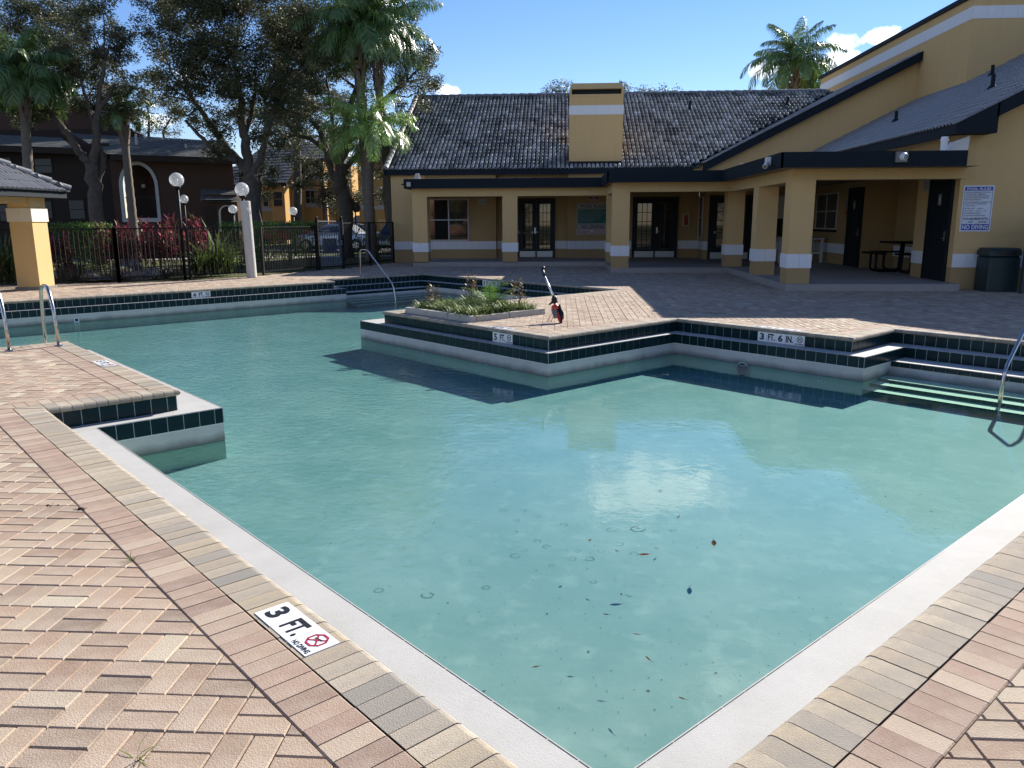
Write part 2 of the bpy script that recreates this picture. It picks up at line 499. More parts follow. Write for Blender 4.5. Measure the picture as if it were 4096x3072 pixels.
class MB:
    def __init__(s):
        s.v = []
        s.f = []
        s.m = []

    def add(s, vs, fs, m=0):
        o = len(s.v)
        s.v += [tuple(p) for p in vs]
        s.f += [tuple(i + o for i in f) for f in fs]
        s.m += [m] * len(fs)
        return s

    def box(s, x0, x1, y0, y1, z0, z1, m=0):
        return s.add([(x0, y0, z0), (x1, y0, z0), (x1, y1, z0), (x0, y1, z0), (x0, y0, z1), (x1, y0, z1), (x1, y1, z1), (x0, y1, z1)],
                     [(0, 3, 2, 1), (4, 5, 6, 7), (0, 1, 5, 4), (1, 2, 6, 5), (2, 3, 7, 6), (3, 0, 4, 7)], m)

    def bbox(s, x0, x1, y0, y1, z0, z1, c=.02, m=0):
        """box with bevelled vertical and top edges"""
        def ring(i, z):
            return [(x0 + i, y0 + c, z), (x0 + c, y0 + i, z), (x1 - c, y0 + i, z), (x1 - i, y0 + c, z), (x1 - i, y1 - c, z), (x1 - c, y1 - i, z), (x0 + c, y1 - i, z), (x0 + i, y1 - c, z)]
        vs = ring(0, z0) + ring(0, z1 - c) + ring(c * .9, z1)
        fs = [tuple(range(7, -1, -1)), tuple(range(16, 24))]
        for k in (0, 8):
            for i in range(8):
                j = (i + 1) % 8
                fs.append((k + i, k + j, k + 8 + j, k + 8 + i))
        return s.add(vs, fs, m)

    def hexa(s, p, m=0):
        return s.add(p, [(0, 3, 2, 1), (4, 5, 6, 7), (0, 1, 5, 4), (1, 2, 6, 5), (2, 3, 7, 6), (3, 0, 4, 7)], m)

    def prism(s, poly, z0, z1, m=0):
        n = len(poly)
        vs = [(x, y, z0) for x, y in poly] + [(x, y, z1) for x, y in poly]
        fs = [tuple(range(n - 1, -1, -1)), tuple(range(n, 2 * n))] + [(i, (i + 1) % n, n + (i + 1) % n, n + i) for i in range(n)]
        return s.add(vs, fs, m)

    def tube(s, pts, r, n=8, m=0, cap=True):
        pts = [Vector(p) for p in pts]
        rs = r if isinstance(r, (list, tuple)) else [r] * len(pts)
        rings = []
        up = Vector((0, 0, 1))
        prev = None
        for i, p in enumerate(pts):
            d = (pts[min(i + 1, len(pts) - 1)] - pts[max(i - 1, 0)]).normalized()
            if prev is None:
                a = d.cross(up)
                if a.length < .05:
                    a = d.cross(Vector((1, 0, 0)))
            else:
                a = prev - d * prev.dot(d)
            a.normalize()
            prev = a
            b = d.cross(a)
            rings.append([p + (a * math.cos(t) + b * math.sin(t)) * rs[i] for t in [2 * math.pi * k / n for k in range(n)]])
        vs = [v for rg in rings for v in rg]
        fs = []
        for i in range(len(pts) - 1):
            for k in range(n):
                j = (k + 1) % n
                fs.append((i * n + k, i * n + j, (i + 1) * n + j, (i + 1) * n + k))
        if cap:
            fs.append(tuple(range(n - 1, -1, -1)))
            fs.append(tuple((len(pts) - 1) * n + k for k in range(n)))
        return s.add(vs, fs, m)

    def lathe(s, prof, c=(0, 0, 0), n=16, m=0):
        vs = []
        for r_, z in prof:
            vs += [(c[0] + r_ * math.cos(2 * math.pi * k / n), c[1] + r_ * math.sin(2 * math.pi * k / n), c[2] + z) for k in range(n)]
        fs = []
        for i in range(len(prof) - 1):
            for k in range(n):
                j = (k + 1) % n
                fs.append((i * n + k, i * n + j, (i + 1) * n + j, (i + 1) * n + k))
        return s.add(vs, fs, m)

    def quad(s, a, b, c, d, m=0):
        return s.add([a, b, c, d], [(0, 1, 2, 3)], m)

    def mesh(s, name, mats, smooth=False):
        me = bpy.data.meshes.new(name)
        me.from_pydata(s.v, [], s.f)
        for x in (mats if isinstance(mats, (list, tuple)) else [mats]):
            me.materials.append(x)
        if any(s.m):
            me.polygons.foreach_set('material_index', s.m)
        if smooth:
            me.polygons.foreach_set('use_smooth', [True] * len(s.f))
        me.update()
        return me

    def build(s, name, mats, parent=None, smooth=False, **props):
        return put(name, s.mesh(name, mats, smooth), parent, **props)


def tess(loops, z):
    """flat face set of polygon loops (outer, holes...) -> MB"""
    vl = [[Vector((x, y, 0)) for x, y in lp] for lp in loops]
    tri = tessellate_polygon(vl)
    flat = [p for lp in loops for p in lp]
    b = MB()
    fs = []
    for t in tri:
        a, c, d = (Vector((*flat[i], 0)) for i in t)
        if (c - a).cross(d - a).z < 0:
            t = (t[0], t[2], t[1])
        fs.append(tuple(t))
    b.add([(x, y, z) for x, y in flat], fs)
    return b


_deps = None
_txt = {}


def textmesh(s, bold=0.012, spacing=1.0):
    key = (s, bold, spacing)
    if key in _txt:
        return _txt[key]
    cu = bpy.data.curves.new('lettering', 'FONT')
    cu.body = s
    cu.align_x = 'LEFT'
    cu.offset = bold
    cu.space_character = spacing
    cu.resolution_u = 3
    o = bpy.data.objects.new('lettering', cu)
    COL.objects.link(o)
    dg = bpy.context.evaluated_depsgraph_get()
    dg.update()
    me = bpy.data.meshes.new_from_object(o.evaluated_get(dg))
    bpy.data.objects.remove(o)
    vs = [v.co.copy() for v in me.vertices]
    fs = [tuple(p.vertices) for p in me.polygons]
    bpy.data.meshes.remove(me)
    if vs:
        x0 = min(v.x for v in vs)
        x1 = max(v.x for v in vs)
        y0 = min(v.y for v in vs)
        y1 = max(v.y for v in vs)
    else:
        x0 = x1 = y0 = y1 = 0
    _txt[key] = (vs, fs, x0, x1, y0, y1)
    return _txt[key]


def addtext(b, s, org, ex, ey, w=None, h=.1, m=0, bold=.012, lift=.0015):
    """letters in the plane org + a*ex + b*ey; cap height h, stretched to width w"""
    vs, fs, x0, x1, y0, y1 = textmesh(s, bold)
    if not vs:
        return
    ex, ey = Vector(ex), Vector(ey)
    nn = ex.cross(ey).normalized()
    ky = h / (y1 - y0)
    kx = w / (x1 - x0) if w else ky * .9
    b.add([Vector(org) + ex * ((v.x - x0) * kx) + ey * ((v.y - y0) * ky) + nn * lift for v in vs], fs, m)


def ringshape(b, c, ex, ey, r0, r1, n, m=0, rot=0, sx=1.0):
    ex, ey = Vector(ex), Vector(ey)
    vs = []
    for rr in (r0, r1):
        vs += [Vector(c) + ex * (rr * sx * math.cos(rot + 2 * math.pi * k / n)) + ey * (rr * math.sin(rot + 2 * math.pi * k / n)) for k in range(n)]
    b.add(vs, [(k, n + k, n + (k + 1) % n, (k + 1) % n) for k in range(n)], m)


def strokeshape(b, p, q, width, nrm, m=0):
    p, q = Vector(p), Vector(q)
    a = (q - p).normalized().cross(Vector(nrm)) * (width / 2)
    vs = [p - a, q - a, q + a, p + a]
    b.add(vs, [(0, 3, 2, 1)] if (vs[3] - vs[0]).cross(vs[1] - vs[0]).dot(Vector(nrm)) > 0 else [(0, 1, 2, 3)], m)


def XY(u, v):
    return ((v - u) * S2, (u + v) * S2)


def UV(x, y):
    return ((y - x) * S2, (x + y) * S2)

# ------------------------------------------------------------------ pool layout (pool grid u, v at 45 degrees to the clubhouse)
WALL = [(1.527, 1.80), (7.83, 1.80), (7.83, 2.975), (12.85, 2.975), (12.85, -9.0), (19.65, -9.0), (19.65, 11.2), (20.4, 11.2), (20.4, 14.3),
        (13.05, 14.3), (13.05, 7.71), (7.93, 7.71), (7.93, 10.63), (4.74, 10.63), (4.74, 11.92), (1.527, 11.92)]
NOSE = [(1.18, 1.45), (8.0, 1.45), (8.0, 2.63), (12.5, 2.63), (12.5, -9.3), (19.78, -9.3), (19.78, 10.95), (20.6, 10.95), (20.6, 14.5),
        (12.5, 14.5), (12.5, 7.85), (8.07, 7.85), (8.07, 10.87), (5.02, 10.87), (5.02, 12.2), (1.18, 12.2)]
ZL, ZT, ZW, ZF = -.21, -.365, -.55, -.75


def edges(poly):
    """per edge: start, along, outward (away from water), length, convex flags of both ends (deck side convex)"""
    n = len(poly)
    area = sum(poly[i][0] * poly[(i + 1) % n][1] - poly[(i + 1) % n][0] * poly[i][1] for i in range(n)) / 2
    sg = 1 if area > 0 else -1
    res = []
    for i in range(n):
        a, b = Vector(poly[i]), Vector(poly[(i + 1) % n])
        d = (b - a)
        ln = d.length
        d.normalize()
        o = Vector((d.y, -d.x)) * sg
        p0 = Vector(poly[i - 1])
        p3 = Vector(poly[(i + 2) % n])
        # deck side convex where the neighbouring edge turns to the outside
        c0 = (p0 - a).dot(o) > 0
        c1 = (p3 - b).dot(o) > 0
        res.append((a, d, o, ln, c0, c1))
    return res


def grow(poly, t):
    n = len(poly)
    E = edges(poly)
    out = []
    for i in range(n):
        a = Vector(poly[i])
        out.append(tuple(a + E[i][2] * t + E[i - 1][2] * t))
    return out


def xyz(q, z):
    x, y = XY(q[0], q[1])
    return (x, y, z)


RISER = grow(NOSE, .035)
toXY = lambda P: [XY(*p) for p in P]

# lawn sheet, deck bed
DECK = [(-30, -8), (18, -8), (18, 34), (-6.4, 34), (-6.5, 31.2), (-7.57, 27.45), (-8.13, 26.47), (-9.12, 24.1), (-10.82, 21.78), (-14.85, 20.25), (-19, 18.6), (-30, 14.2)]
lawn = tess([[(-400, -150), (400, -150), (400, 700), (-400, 700)], DECK[::-1]], -.03).build('lawn', M['lawn'], kind='structure', label='patchy lawn and mulch beyond the pool fence')
bed = tess([DECK, toXY(grow(NOSE, .05))], -.0115).build('pool_deck', M['sand'], kind='structure', label='paved pool deck of pale red basketweave pavers')

# basin: ledge, walls, floor
basin = tess([toXY(grow(RISER, .03)), toXY(WALL)], ZL).build('pool_basin', M['plaster'], kind='structure', label='pool basin with a white ledge above green tiles')
b = MB()
for a, d, o, ln, c0, c1 in edges(WALL):
    q = a + d * ln
    b.quad(xyz(a, ZT - .01), xyz(q, ZT - .01), xyz(q, ZW - .012), xyz(a, ZW - .012), 0)
    b.quad(xyz(a, ZW - .012), xyz(q, ZW - .012), xyz(q, ZF - .05), xyz(a, ZF - .05), 1)
b.build('pool_wall', [M['wallplaster'], M['uwwall']], basin)
b = MB()
for a, d, o, ln, c0, c1 in edges(WALL):
    q = a + d * ln
    b.quad(xyz(a + o * -.001, ZL - .002), xyz(q - o * .001, ZL - .002), xyz(q - o * .001, ZT - .012), xyz(a - o * .001, ZT - .012))
for a, d, o, ln, c0, c1 in edges(RISER):
    q = a + d * ln
    b.quad(xyz(a - o * .001, -.02), xyz(q - o * .001, -.02), xyz(q - o * .001, ZL - .003), xyz(a - o * .001, ZL - .003))
b.build('grout', M['grout'], basin)
fl = tess([toXY(grow(WALL, .03))], ZF).build('pool_floor', M['floor'], basin)
# steps in the two alcoves
b = MB()
b2 = MB()
bt = MB()
bn = []


def stepset(flip):
    def P(u, v, z):
        # near alcove: v outward at 11.92, u from 1.527..4.74 ; far alcove: u outward at 20.4, v 11.2..14.3
        if flip:
            return xyz((20.4 - (11.92 - v), 11.2 + (4.74 - u) * .965), z)
        return xyz((u, v), z)
    lv = [(11.92, -.365), (11.60, -.565), (11.02, -.605), (10.70, -.655), (10.42, -.75)]
    u0, u1 = 1.527, 4.74
    # bench
    b.add([P(u0, 11.93, -.365), P(u1, 11.93, -.365), P(u1, 11.50, -.365), P(u0, 11.50, -.365)], [(0, 1, 2, 3)], 0)
    b.add([P(u0, 11.50, -.365), P(u1, 11.50, -.365), P(u1, 11.49, -.44), P(u0, 11.49, -.44), P(u1, 11.40, -.56), P(u0, 11.40, -.56), P(u1, 11.38, -.6), P(u0, 11.38, -.6)],
          [(0, 1, 2, 3), (3, 2, 4, 5), (5, 4, 6, 7)], 1)
    for k, (v, z, zn) in enumerate([(11.10, -.567, -.605), (10.86, -.605, -.655), (10.62, -.655, -.76)]):
        b.add([P(u0, v + .45, z), P(u1, v + .45, z), P(u1, v, z), P(u0, v, z)], [(0, 1, 2, 3)], 2)
        b.add([P(u0, v, z - .012), P(u1, v, z - .012), P(u1, v, zn), P(u0, v, zn)], [(0, 1, 2, 3)], 3)
        b.add([P(u0, v - .004, z), P(u1, v - .004, z), P(u1, v - .004, z - .014), P(u0, v - .004, z - .014)], [(0, 1, 2, 3)], 4)
    t = u0
    while t < u1 - .02:
        e = min(t + .152, u1)
        p = [P(t, 11.50, -.368), P(e - .004, 11.50, -.368), P(e - .004, 11.485, -.372), P(t, 11.485, -.372)]
        q = [P(t, 11.50, -.438), P(e - .004, 11.50, -.438), P(e - .004, 11.481, -.438), P(t, 11.481, -.438)]
        bn.append((q + p, [(0, 3, 2, 1), (4, 5, 6, 7), (0, 1, 5, 4), (1, 2, 6, 5), (2, 3, 7, 6), (3, 0, 4, 7)]))
        t += .155


stepset(False)
stepset(True)
M['stepriser'] = mat('green_step_riser', (.045, .10, .07), .5, .3, nscale=5, namt=.5, ncol=(.09, .13, .06))
b.build('pool_steps', [M['plaster'], M['wallplaster'], M['step'], M['stepriser'], M['tile']], basin)


def tilepiece(a, d, o, t0, t1, za, zb, nose):
    """glazed tile standing proud of the wall towards the water"""
    pr = .005
    f = lambda t, off, z: xyz(a + d * t - o * off, z)
    c = .012 if nose else .003
    vs = []
    for (off, z) in [(-.01, zb), (pr, zb), (pr, za - c), (pr - c * .5, za - c * .3), (pr - c, za), (-.01, za)]:
        vs += [f(t0, off, z), f(t1, off, z)]
    n = 6
    fs = [(2 * i, 2 * i + 1, 2 * i + 3, 2 * i + 2) for i in range(n - 1)]
    fs += [tuple(2 * i for i in range(n)), tuple(2 * i + 1 for i in range(n - 1, -1, -1))]
    return vs, fs


def emit(pieces, name, mats, parent, rest, limit=300):
    """pieces: (verts, faces, matidx?) -> the largest in view as single objects, the others joined"""
    sc_ = []
    for p in pieces:
        c = Vector((0, 0, 0))
        for v in p[0]:
            c += Vector(v)
        c /= len(p[0])
        ext = max((Vector(p[0][0]) - Vector(v)).length for v in p[0])
        sc_.append((bigness(c, ext), c))
    order = sorted(range(len(pieces)), key=lambda i: -sc_[i][0])
    single = [i for i in order[:limit] if sc_[i][0] > 0]
    sset = set(single)
    for i in single:
        bb = MB()
        c = sc_[i][1]
        bb.add([Vector(v) - c for v in pieces[i][0]], pieces[i][1])
        o = bb.build(name, mats, parent)
        o.location = c
    bb = MB()
    for i in range(len(pieces)):
        if i not in sset:
            bb.add(pieces[i][0], pieces[i][1])
    if bb.v:
        bb.build(rest, mats, parent, kind='stuff')


SKIPR = []   # stretches of riser covered by marker plates: (edge index, t0, t1)
pcs = []
for i, (a, d, o, ln, c0, c1) in enumerate(edges(WALL)):
    t = .004
    while t < ln - .03:
        e = min(t + .149, ln - .004)
        pcs.append(tilepiece(a, d, o, t, e, ZL + .001, ZT, True))
        t += .1555
emit(pcs, 'waterline_tile', M['tile'], basin, 'far_waterline_tiles')
pcs = []
# markers on the riser: edge id -> (start t, number of tiles)
RM = {}
ED = edges(RISER)


def edge_t(u, v):
    best = None
    for i, (a, d, o, ln, c0, c1) in enumerate(ED):
        r = Vector((u, v)) - a
        t = r.dot(d)
        dist = abs(r.dot(o))
        if -.2 < t < ln + .2 and (best is None or dist < best[0]):
            best = (dist, i, t)
    return best[1], best[2]


MARKS = []
for (txt, u, v, n) in [('5 FT.', 9.15, 7.9, 3), ('3 FT. 6 IN.', 6.24, 10.9, 5), ('4 FT.', 19.8, 7.1, 3), ('3 FT. 6 IN.', 17.35, 14.5, 5)]:
    i, t = edge_t(u, v)
    t = round(t / .1555) * .1555 + .004
    t -= (n // 2) * .1555
    MARKS.append((txt, i, t, n))
    RM.setdefault(i, []).append((t, t + n * .1555))
for i, (a, d, o, ln, c0, c1) in enumerate(ED):
    t = .004
    while t < ln - .03:
        e = min(t + .149, ln - .004)
        if not any(m0 - .05 < t < m1 - .05 for m0, m1 in RM.get(i, [])):
            pcs.append(tilepiece(a, d, o, t, e, -.060, ZL - .001, False))
        t += .1555
emit(pcs, 'riser_tile', M['tile'], basin, 'far_riser_tiles')
for vs, fs in bn:
    pass
emit(bn, 'step_nosing_tile', M['tile'], basin, 'far_nosing_tiles', 60)

# fittings under water
for (u, v, z, r) in [(9.3, 7.716, -.585, .035), (11.0, 7.716, -.585, .03), (7.926, 9.4, -.60, .03), (5.35, 10.624, -.60, .03)]:
    bb = MB()
    x, y = XY(u, v)
    if abs(v - 7.716) < .01 or abs(v - 10.624) < .01:
        nn = Vector((-S2, -S2, 0))
        ex = Vector((-S2, S2, 0))
    else:
        nn = Vector((S2, -S2, 0))
        ex = Vector((S2, S2, 0))
    c = Vector((x, y, z)) + nn * .012
    ringshape(bb, c, ex, (0, 0, 1), r * .5, r, 14)
    ringshape(bb, c - nn * .004, ex, (0, 0, 1), 0.001, r * .5, 14, 1)
    bb.build('return_fitting', [M['white'], M['black']], basin)
bb = MB()
x, y = XY(6.6, 10.615)
ringshape(bb, (x - .008, y - .008, -.635), (-S2, S2, 0), (0, 0, 1), .001, .10, 20, 0)
ringshape(bb, (x - .012, y - .012, -.635), (-S2, S2, 0), (0, 0, 1), .10, .125, 20, 1)
bb.build('pool_light', [M['glassgrey'], M['steel']], basin)
bb = MB()
x, y = XY(19.642, 4.35)
for q in (0,):
    ringshape(bb, (x + .01, y - .01, -.50), (S2, S2, 0), (0, 0, 1), .045, .075, 4, 0, math.pi / 4)
    ringshape(bb, (x + .008, y - .008, -.50), (S2, S2, 0), (0, 0, 1), .001, .05, 16, 1)
bb.build('skimmer_port', [M['white'], M['glassgrey']], basin)

# water surface
wt = tess([toXY(grow(WALL, .006))], ZW)
wo = wt.build('water', M['water'], kind='structure', label='clear turquoise pool water')

# stains, crumbs and leaves in the pool
rg = MB()
k = 4096 / 2212
zf = ZF + .003


def onfloor(x4, y4, z=zf):
    r_ = ray(x4, y4)
    return EYE + r_ * ((z - EYE.z) / r_.z)


def zoomA(x, y):
    return (1400 + x * .7233, 1700 + y * .7233)


for (x, y, r) in [(920, 525, 20), (1033, 505, 20), (1183, 550, 20), (1449, 577, 28), (1594, 573, 44), (1693, 587, 16), (1787, 583, 20), (1038, 642, 20), (1088, 673, 22), (967, 691, 20), (915, 722, 28),
                  (1117, 776, 18), (1228, 737, 24), (1325, 738, 28), (1257, 697, 18), (1388, 697, 20), (1492, 658, 26), (1570, 710, 24), (1348, 865, 20), (755, 898, 24), (430, 940, 36), (160, 913, 26), (850, 472, 22), (960, 472, 20)]:
    c = onfloor(*zoomA(x, y))
    e = onfloor(*zoomA(x + r, y))
    rr = (e - c).length
    a = rnd.uniform(0, 6)
    n = 18
    vs = []
    wob = [rnd.uniform(.86, 1.12) for _ in range(n)]
    th = rr * rnd.uniform(.07, .14)
    for q in (0, 1):
        vs += [(c.x + (rr * wob[i] - q * th) * math.cos(6.2832 * i / n) * 1.0, c.y + (rr * wob[i] - q * th) * math.sin(6.2832 * i / n) * .95, zf) for i in range(n)]
    skip = rnd.randint(0, n)
    rg.add(vs, [(i, (i + 1) % n, n + (i + 1) % n, n + i) for i in range(n) if not (skip <= i < skip + 4)])
rg.build('algae_rings', M['algae'], basin, kind='stuff')
cr = MB()
for _ in range(2200):
    u, v = rnd.uniform(1.6, 8), rnd.uniform(1.9, 10.5)
    x, y = XY(u, v)
    s_ = rnd.uniform(.003, .008) * (1 if rnd.random() < .9 else 1.7)
    a = rnd.uniform(0, 6.28)
    dx, dy = math.cos(a) * s_, math.sin(a) * s_
    cr.quad((x - dx, y - dy, zf), (x + dy * .35, y - dx * .35, zf), (x + dx, y + dy, zf + .001), (x - dy * .35, y + dx * .35, zf))
cr.build('floor_debris', M['dirt'], basin, kind='stuff')


def leafmesh(L, W, curl=.15):
    bb = MB()
    n = 6
    for i in range(n + 1):
        t = i / n
        ww = W * math.sin(math.pi * (t * .92 + .04)) ** .8
        z = curl * L * (t - .5) ** 2
        bb.v += [(t * L - L / 2, -ww / 2, z + .15 * ww), (t * L - L / 2, 0, z), (t * L - L / 2, ww / 2, z + .15 * ww)]
    for i in range(n):
        o = i * 3
        bb.f += [(o, o + 3, o + 4, o + 1), (o + 1, o + 4, o + 5, o + 2)]
        bb.m += [0, 0]
    bb.add([(L / 2, -.001, curl * L * .25), (L / 2 + L * .35, .004, curl * L * .3), (L / 2 + L * .35, .007, curl * L * .3), (L / 2, .002, curl * L * .25)], [(0, 1, 2, 3)])
    return bb


LEAVES = [(2012, 655, .10, .034, 80, 'large brown leaf with a long stalk floating alone on the water'), (1627, 718, .075, .03, 10, 'curled tan leaf beside an algae ring in the middle of the pool'),
          (1326, 638, .032, .018, 60, 'small reddish brown leaf at the end of a curved stain'), (1716, 365, .03, .015, 0, 'small dark red leaf drifting inside the bright cloud reflection'),
          (1694, 681, .03, .010, -20, 'thin bright red leaf just right of the tan curled leaf'), (1475, 697, .035, .012, -50, 'narrow dark leaf left of the curled tan leaf'),
          (1500, 937, .022, .013, 80, 'tiny round brown leaf alone near the middle front of the pool'), (1415, 1048, .035, .013, -10, 'dark bluish leaf lying on the pool floor towards the near corner'),
          (1584, 1158, .04, .010, -12, 'slim dark leaf second nearest to the right pool edge'), (1648, 1292, .05, .010, -65, 'long slim brown leaf slanting steeply near the right pool edge'),
          (1027, 1338, .04, .012, 20, 'dark twisted leaf nearest the left pool edge'), (1835, 1512, .035, .011, -30, 'reddish leaf closest to the near corner of the pool'), (1815, 510, .05, .012, 60, 'curved twig of a leaf at the lower rim of the cloud reflection')]
for (x, y, L_, W_, a, lb) in LEAVES:
    c = onfloor(*zoomA(x, y), z=ZW + .004)
    o = leafmesh(L_, W_).build('fallen_leaf', M['deadleaf'])
    o.location = c
    o.rotation_euler = (0, 0, R(a))
    o['label'] = lb
    o['category'] = 'leaf'
    o['group'] = 'leaves drifting in the pool'

# ------------------------------------------------------------------ coping and pavers
pcs = []
PROF = [(.232, -.0005), (.036, 0), (.02, -.004), (.008, -.013), (.001, -.026), (.001, -.036), (.008, -.048), (.022, -.058), (.04, -.061), (.232, -.061)]


def strip(poly, prof, pitch, gap, skip=None):
    res = []
    for i, (a, d, o, ln, c0, c1) in enumerate(edges(poly)):
        dm = max(p[0] for p in prof)
        lo = (lambda q: q) if c0 else (lambda q: -q)
        hi = (lambda q: ln - q) if c1 else (lambda q: ln + q)
        t = -math.ceil(dm / pitch) * pitch
        jz = 0
        while t < ln + dm:
            jz = rnd.uniform(-.0015, .0015)
            jr = rnd.uniform(-.0015, .0015)
            g_ = gap * rnd.uniform(.7, 1.3)
            vs = []
            wmax = 0
            for side in (0, 1):
                for q, z in prof:
                    tt = t + (g_ if side == 0 else pitch - g_)
                    tt = min(max(tt, lo(q) + (.001 if True else 0)), hi(q) - .001)
                    vs.append(xyz(a + d * tt + o * (q + jr), z + jz))
            n = len(prof)
            for j in range(n):
                wmax = max(wmax, (Vector(vs[j]) - Vector(vs[n + j])).length)
            if wmax > .02 and not (skip and skip(i, t, pitch)):
                fs = [(j, j + 1, n + j + 1, n + j) for j in range(n - 1)] + [tuple(range(n - 1, -1, -1)), tuple(range(n, 2 * n))]
                res.append((vs, fs))
            t += pitch
    return res


EN = edges(NOSE)


def nose_t(i, u, v):
    a, d = EN[i][0], EN[i][1]
    return (Vector((u, v)) - a).dot(d)


# deck markers sit flush in the coping band: (edge index in NOSE, centre t, tiles)
DM = []
tm = nose_t(0, 2.847, 1.45)
DM.append(('3 FT.', 0, tm - .0, 3))
DM.append(('5 FT.', 2, nose_t(2, 10.15, 2.63), 3))
DM.append(('5 FT.', 10, nose_t(10, 9.25, 7.85), 3))
DM.append(('3 FT. 6 IN.', 12, nose_t(12, 6.3, 10.87), 5))
emit(strip(NOSE, PROF, .1025, .0022), 'coping_stone', M['coping'], bed, 'far_coping_stones')
B2 = [(.2365, -.012), (.2375, -.004), (.243, 0), (.433, 0), (.4385, -.004), (.4395, -.012)]
emit(strip(NOSE, B2, .1025, .0022), 'border_paver', M['paver_red'], bed, 'far_border_pavers')


def clip(poly, n, c):
    """keep the part with n.p <= c"""
    out = []
    k_ = len(poly)
    for i in range(k_):
        p, q = poly[i], poly[(i + 1) % k_]
        dp, dq = n[0] * p[0] + n[1] * p[1] - c, n[0] * q[0] + n[1] * q[1] - c
        if dp <= 0:
            out.append(p)
        if (dp < 0 < dq) or (dq < 0 < dp):
            t = dp / (dp - dq)
            out.append((p[0] + (q[0] - p[0]) * t, p[1] + (q[1] - p[1]) * t))
    return out


def parea(p):
    return abs(sum(p[i][0] * p[(i + 1) % len(p)][1] - p[(i + 1) % len(p)][0] * p[i][1] for i in range(len(p)))) / 2 if len(p) > 2 else 0


g0 = .4395
RECTS = [(1.18 - g0, 8.0 + g0, 1.45 - g0, 10.87 + g0), (1.18 - g0, 5.02 + g0, 10.0, 12.2 + g0), (7.8, 12.8, 2.63 - g0, 7.85 + g0), (12.5 - g0, 19.78 + g0, -10, 14.5 + g0), (19.0, 20.6 + g0, 10.95 - g0, 14.5 + g0)]
# the first rectangle must not swallow the left peninsula side or the deck past the front wall
RECTS[0] = (1.18 - g0, 8.0 + g0, 1.45 - g0, 2.63 - g0 + 0.0)
RECTS = [(1.18 - g0, 8.0 + g0, 1.45 - g0, 2.2), (1.18 - g0, 8.0 + g0, 2.19, 7.85 + g0), (1.18 - g0, 8.07 - g0 + 2 * g0, 7.8, 10.87 + g0), (1.18 - g0, 5.02 + g0, 10.8, 12.2 + g0),
         (7.8, 12.8, 2.63 - g0, 7.85 + g0), (12.5 - g0, 19.78 + g0, -10, 14.5 + g0), (19.0, 20.6 + g0, 10.95 - g0, 14.5 + g0)]
SU, SV = (-S2, S2), (S2, S2)
SLABP = [(-5.3, 28.5), (1.6, 28.5), (1.6, 24.95), (5.2, 24.95), (5.2, 18.6), (9.098, 18.6), (9.098, 19.2), (10.25, 19.2), (10.25, 33), (-5.3, 33)]


def inside(poly, x, y):
    c = False
    j = len(poly) - 1
    for i in range(len(poly)):
        if (poly[i][1] > y) != (poly[j][1] > y) and x < (poly[j][0] - poly[i][0]) * (y - poly[i][1]) / (poly[j][1] - poly[i][1]) + poly[i][0]:
            c = not c
        j = i
    return c


SLABSHRINK = [(-5.2, 28.6), (1.7, 28.6), (1.7, 25.05), (5.3, 25.05), (5.3, 18.7), (9.0, 18.7), (9.2, 19.2), (16, 19.2), (16, 33), (-5.2, 33)]
PLANTER_UV = (10.1, 12.05, 8.05, 9.75)


def brickpiece(poly, z):
    # order CCW
    if sum(poly[i][0] * poly[(i + 1) % len(poly)][1] - poly[(i + 1) % len(poly)][0] * poly[i][1] for i in range(len(poly))) < 0:
        poly = poly[::-1]
    n = len(poly)

    def inset(t):
        res = []
        for i in range(n):
            p0, p1, p2 = Vector(poly[i - 1]), Vector(poly[i]), Vector(poly[(i + 1) % n])
            a = (p1 - p0).normalized()
            c = (p2 - p1).normalized()
            na, nc = Vector((-a.y, a.x)), Vector((-c.y, c.x))
            m_ = na + nc
            if m_.length < .2:
                m_ = na
            k2 = m_.dot(na)
            q = p1 + m_ * (t / max(k2, .35))
            res.append((q.x, q.y))
        return res
    tx, ty = rnd.uniform(-.008, .008), rnd.uniform(-.008, .008)
    cx = sum(p[0] for p in poly) / n
    cy = sum(p[1] for p in poly) / n
    zz = lambda p, h: z + h + (p[0] - cx) * tx + (p[1] - cy) * ty
    r0, r1, r2 = inset(.0016), inset(.0022), inset(.0062)
    vs = [(p[0], p[1], -.0195) for p in r0] + [(p[0], p[1], zz(p, -.005)) for p in r1] + [(p[0], p[1], zz(p, 0)) for p in r2]
    fs = [tuple(range(2 * n, 3 * n))]
    for k_ in (0, n):
        for i in range(n):
            j = (i + 1) % n
            fs.append((k_ + i, k_ + j, k_ + n + j, k_ + n + i))
    return vs, fs


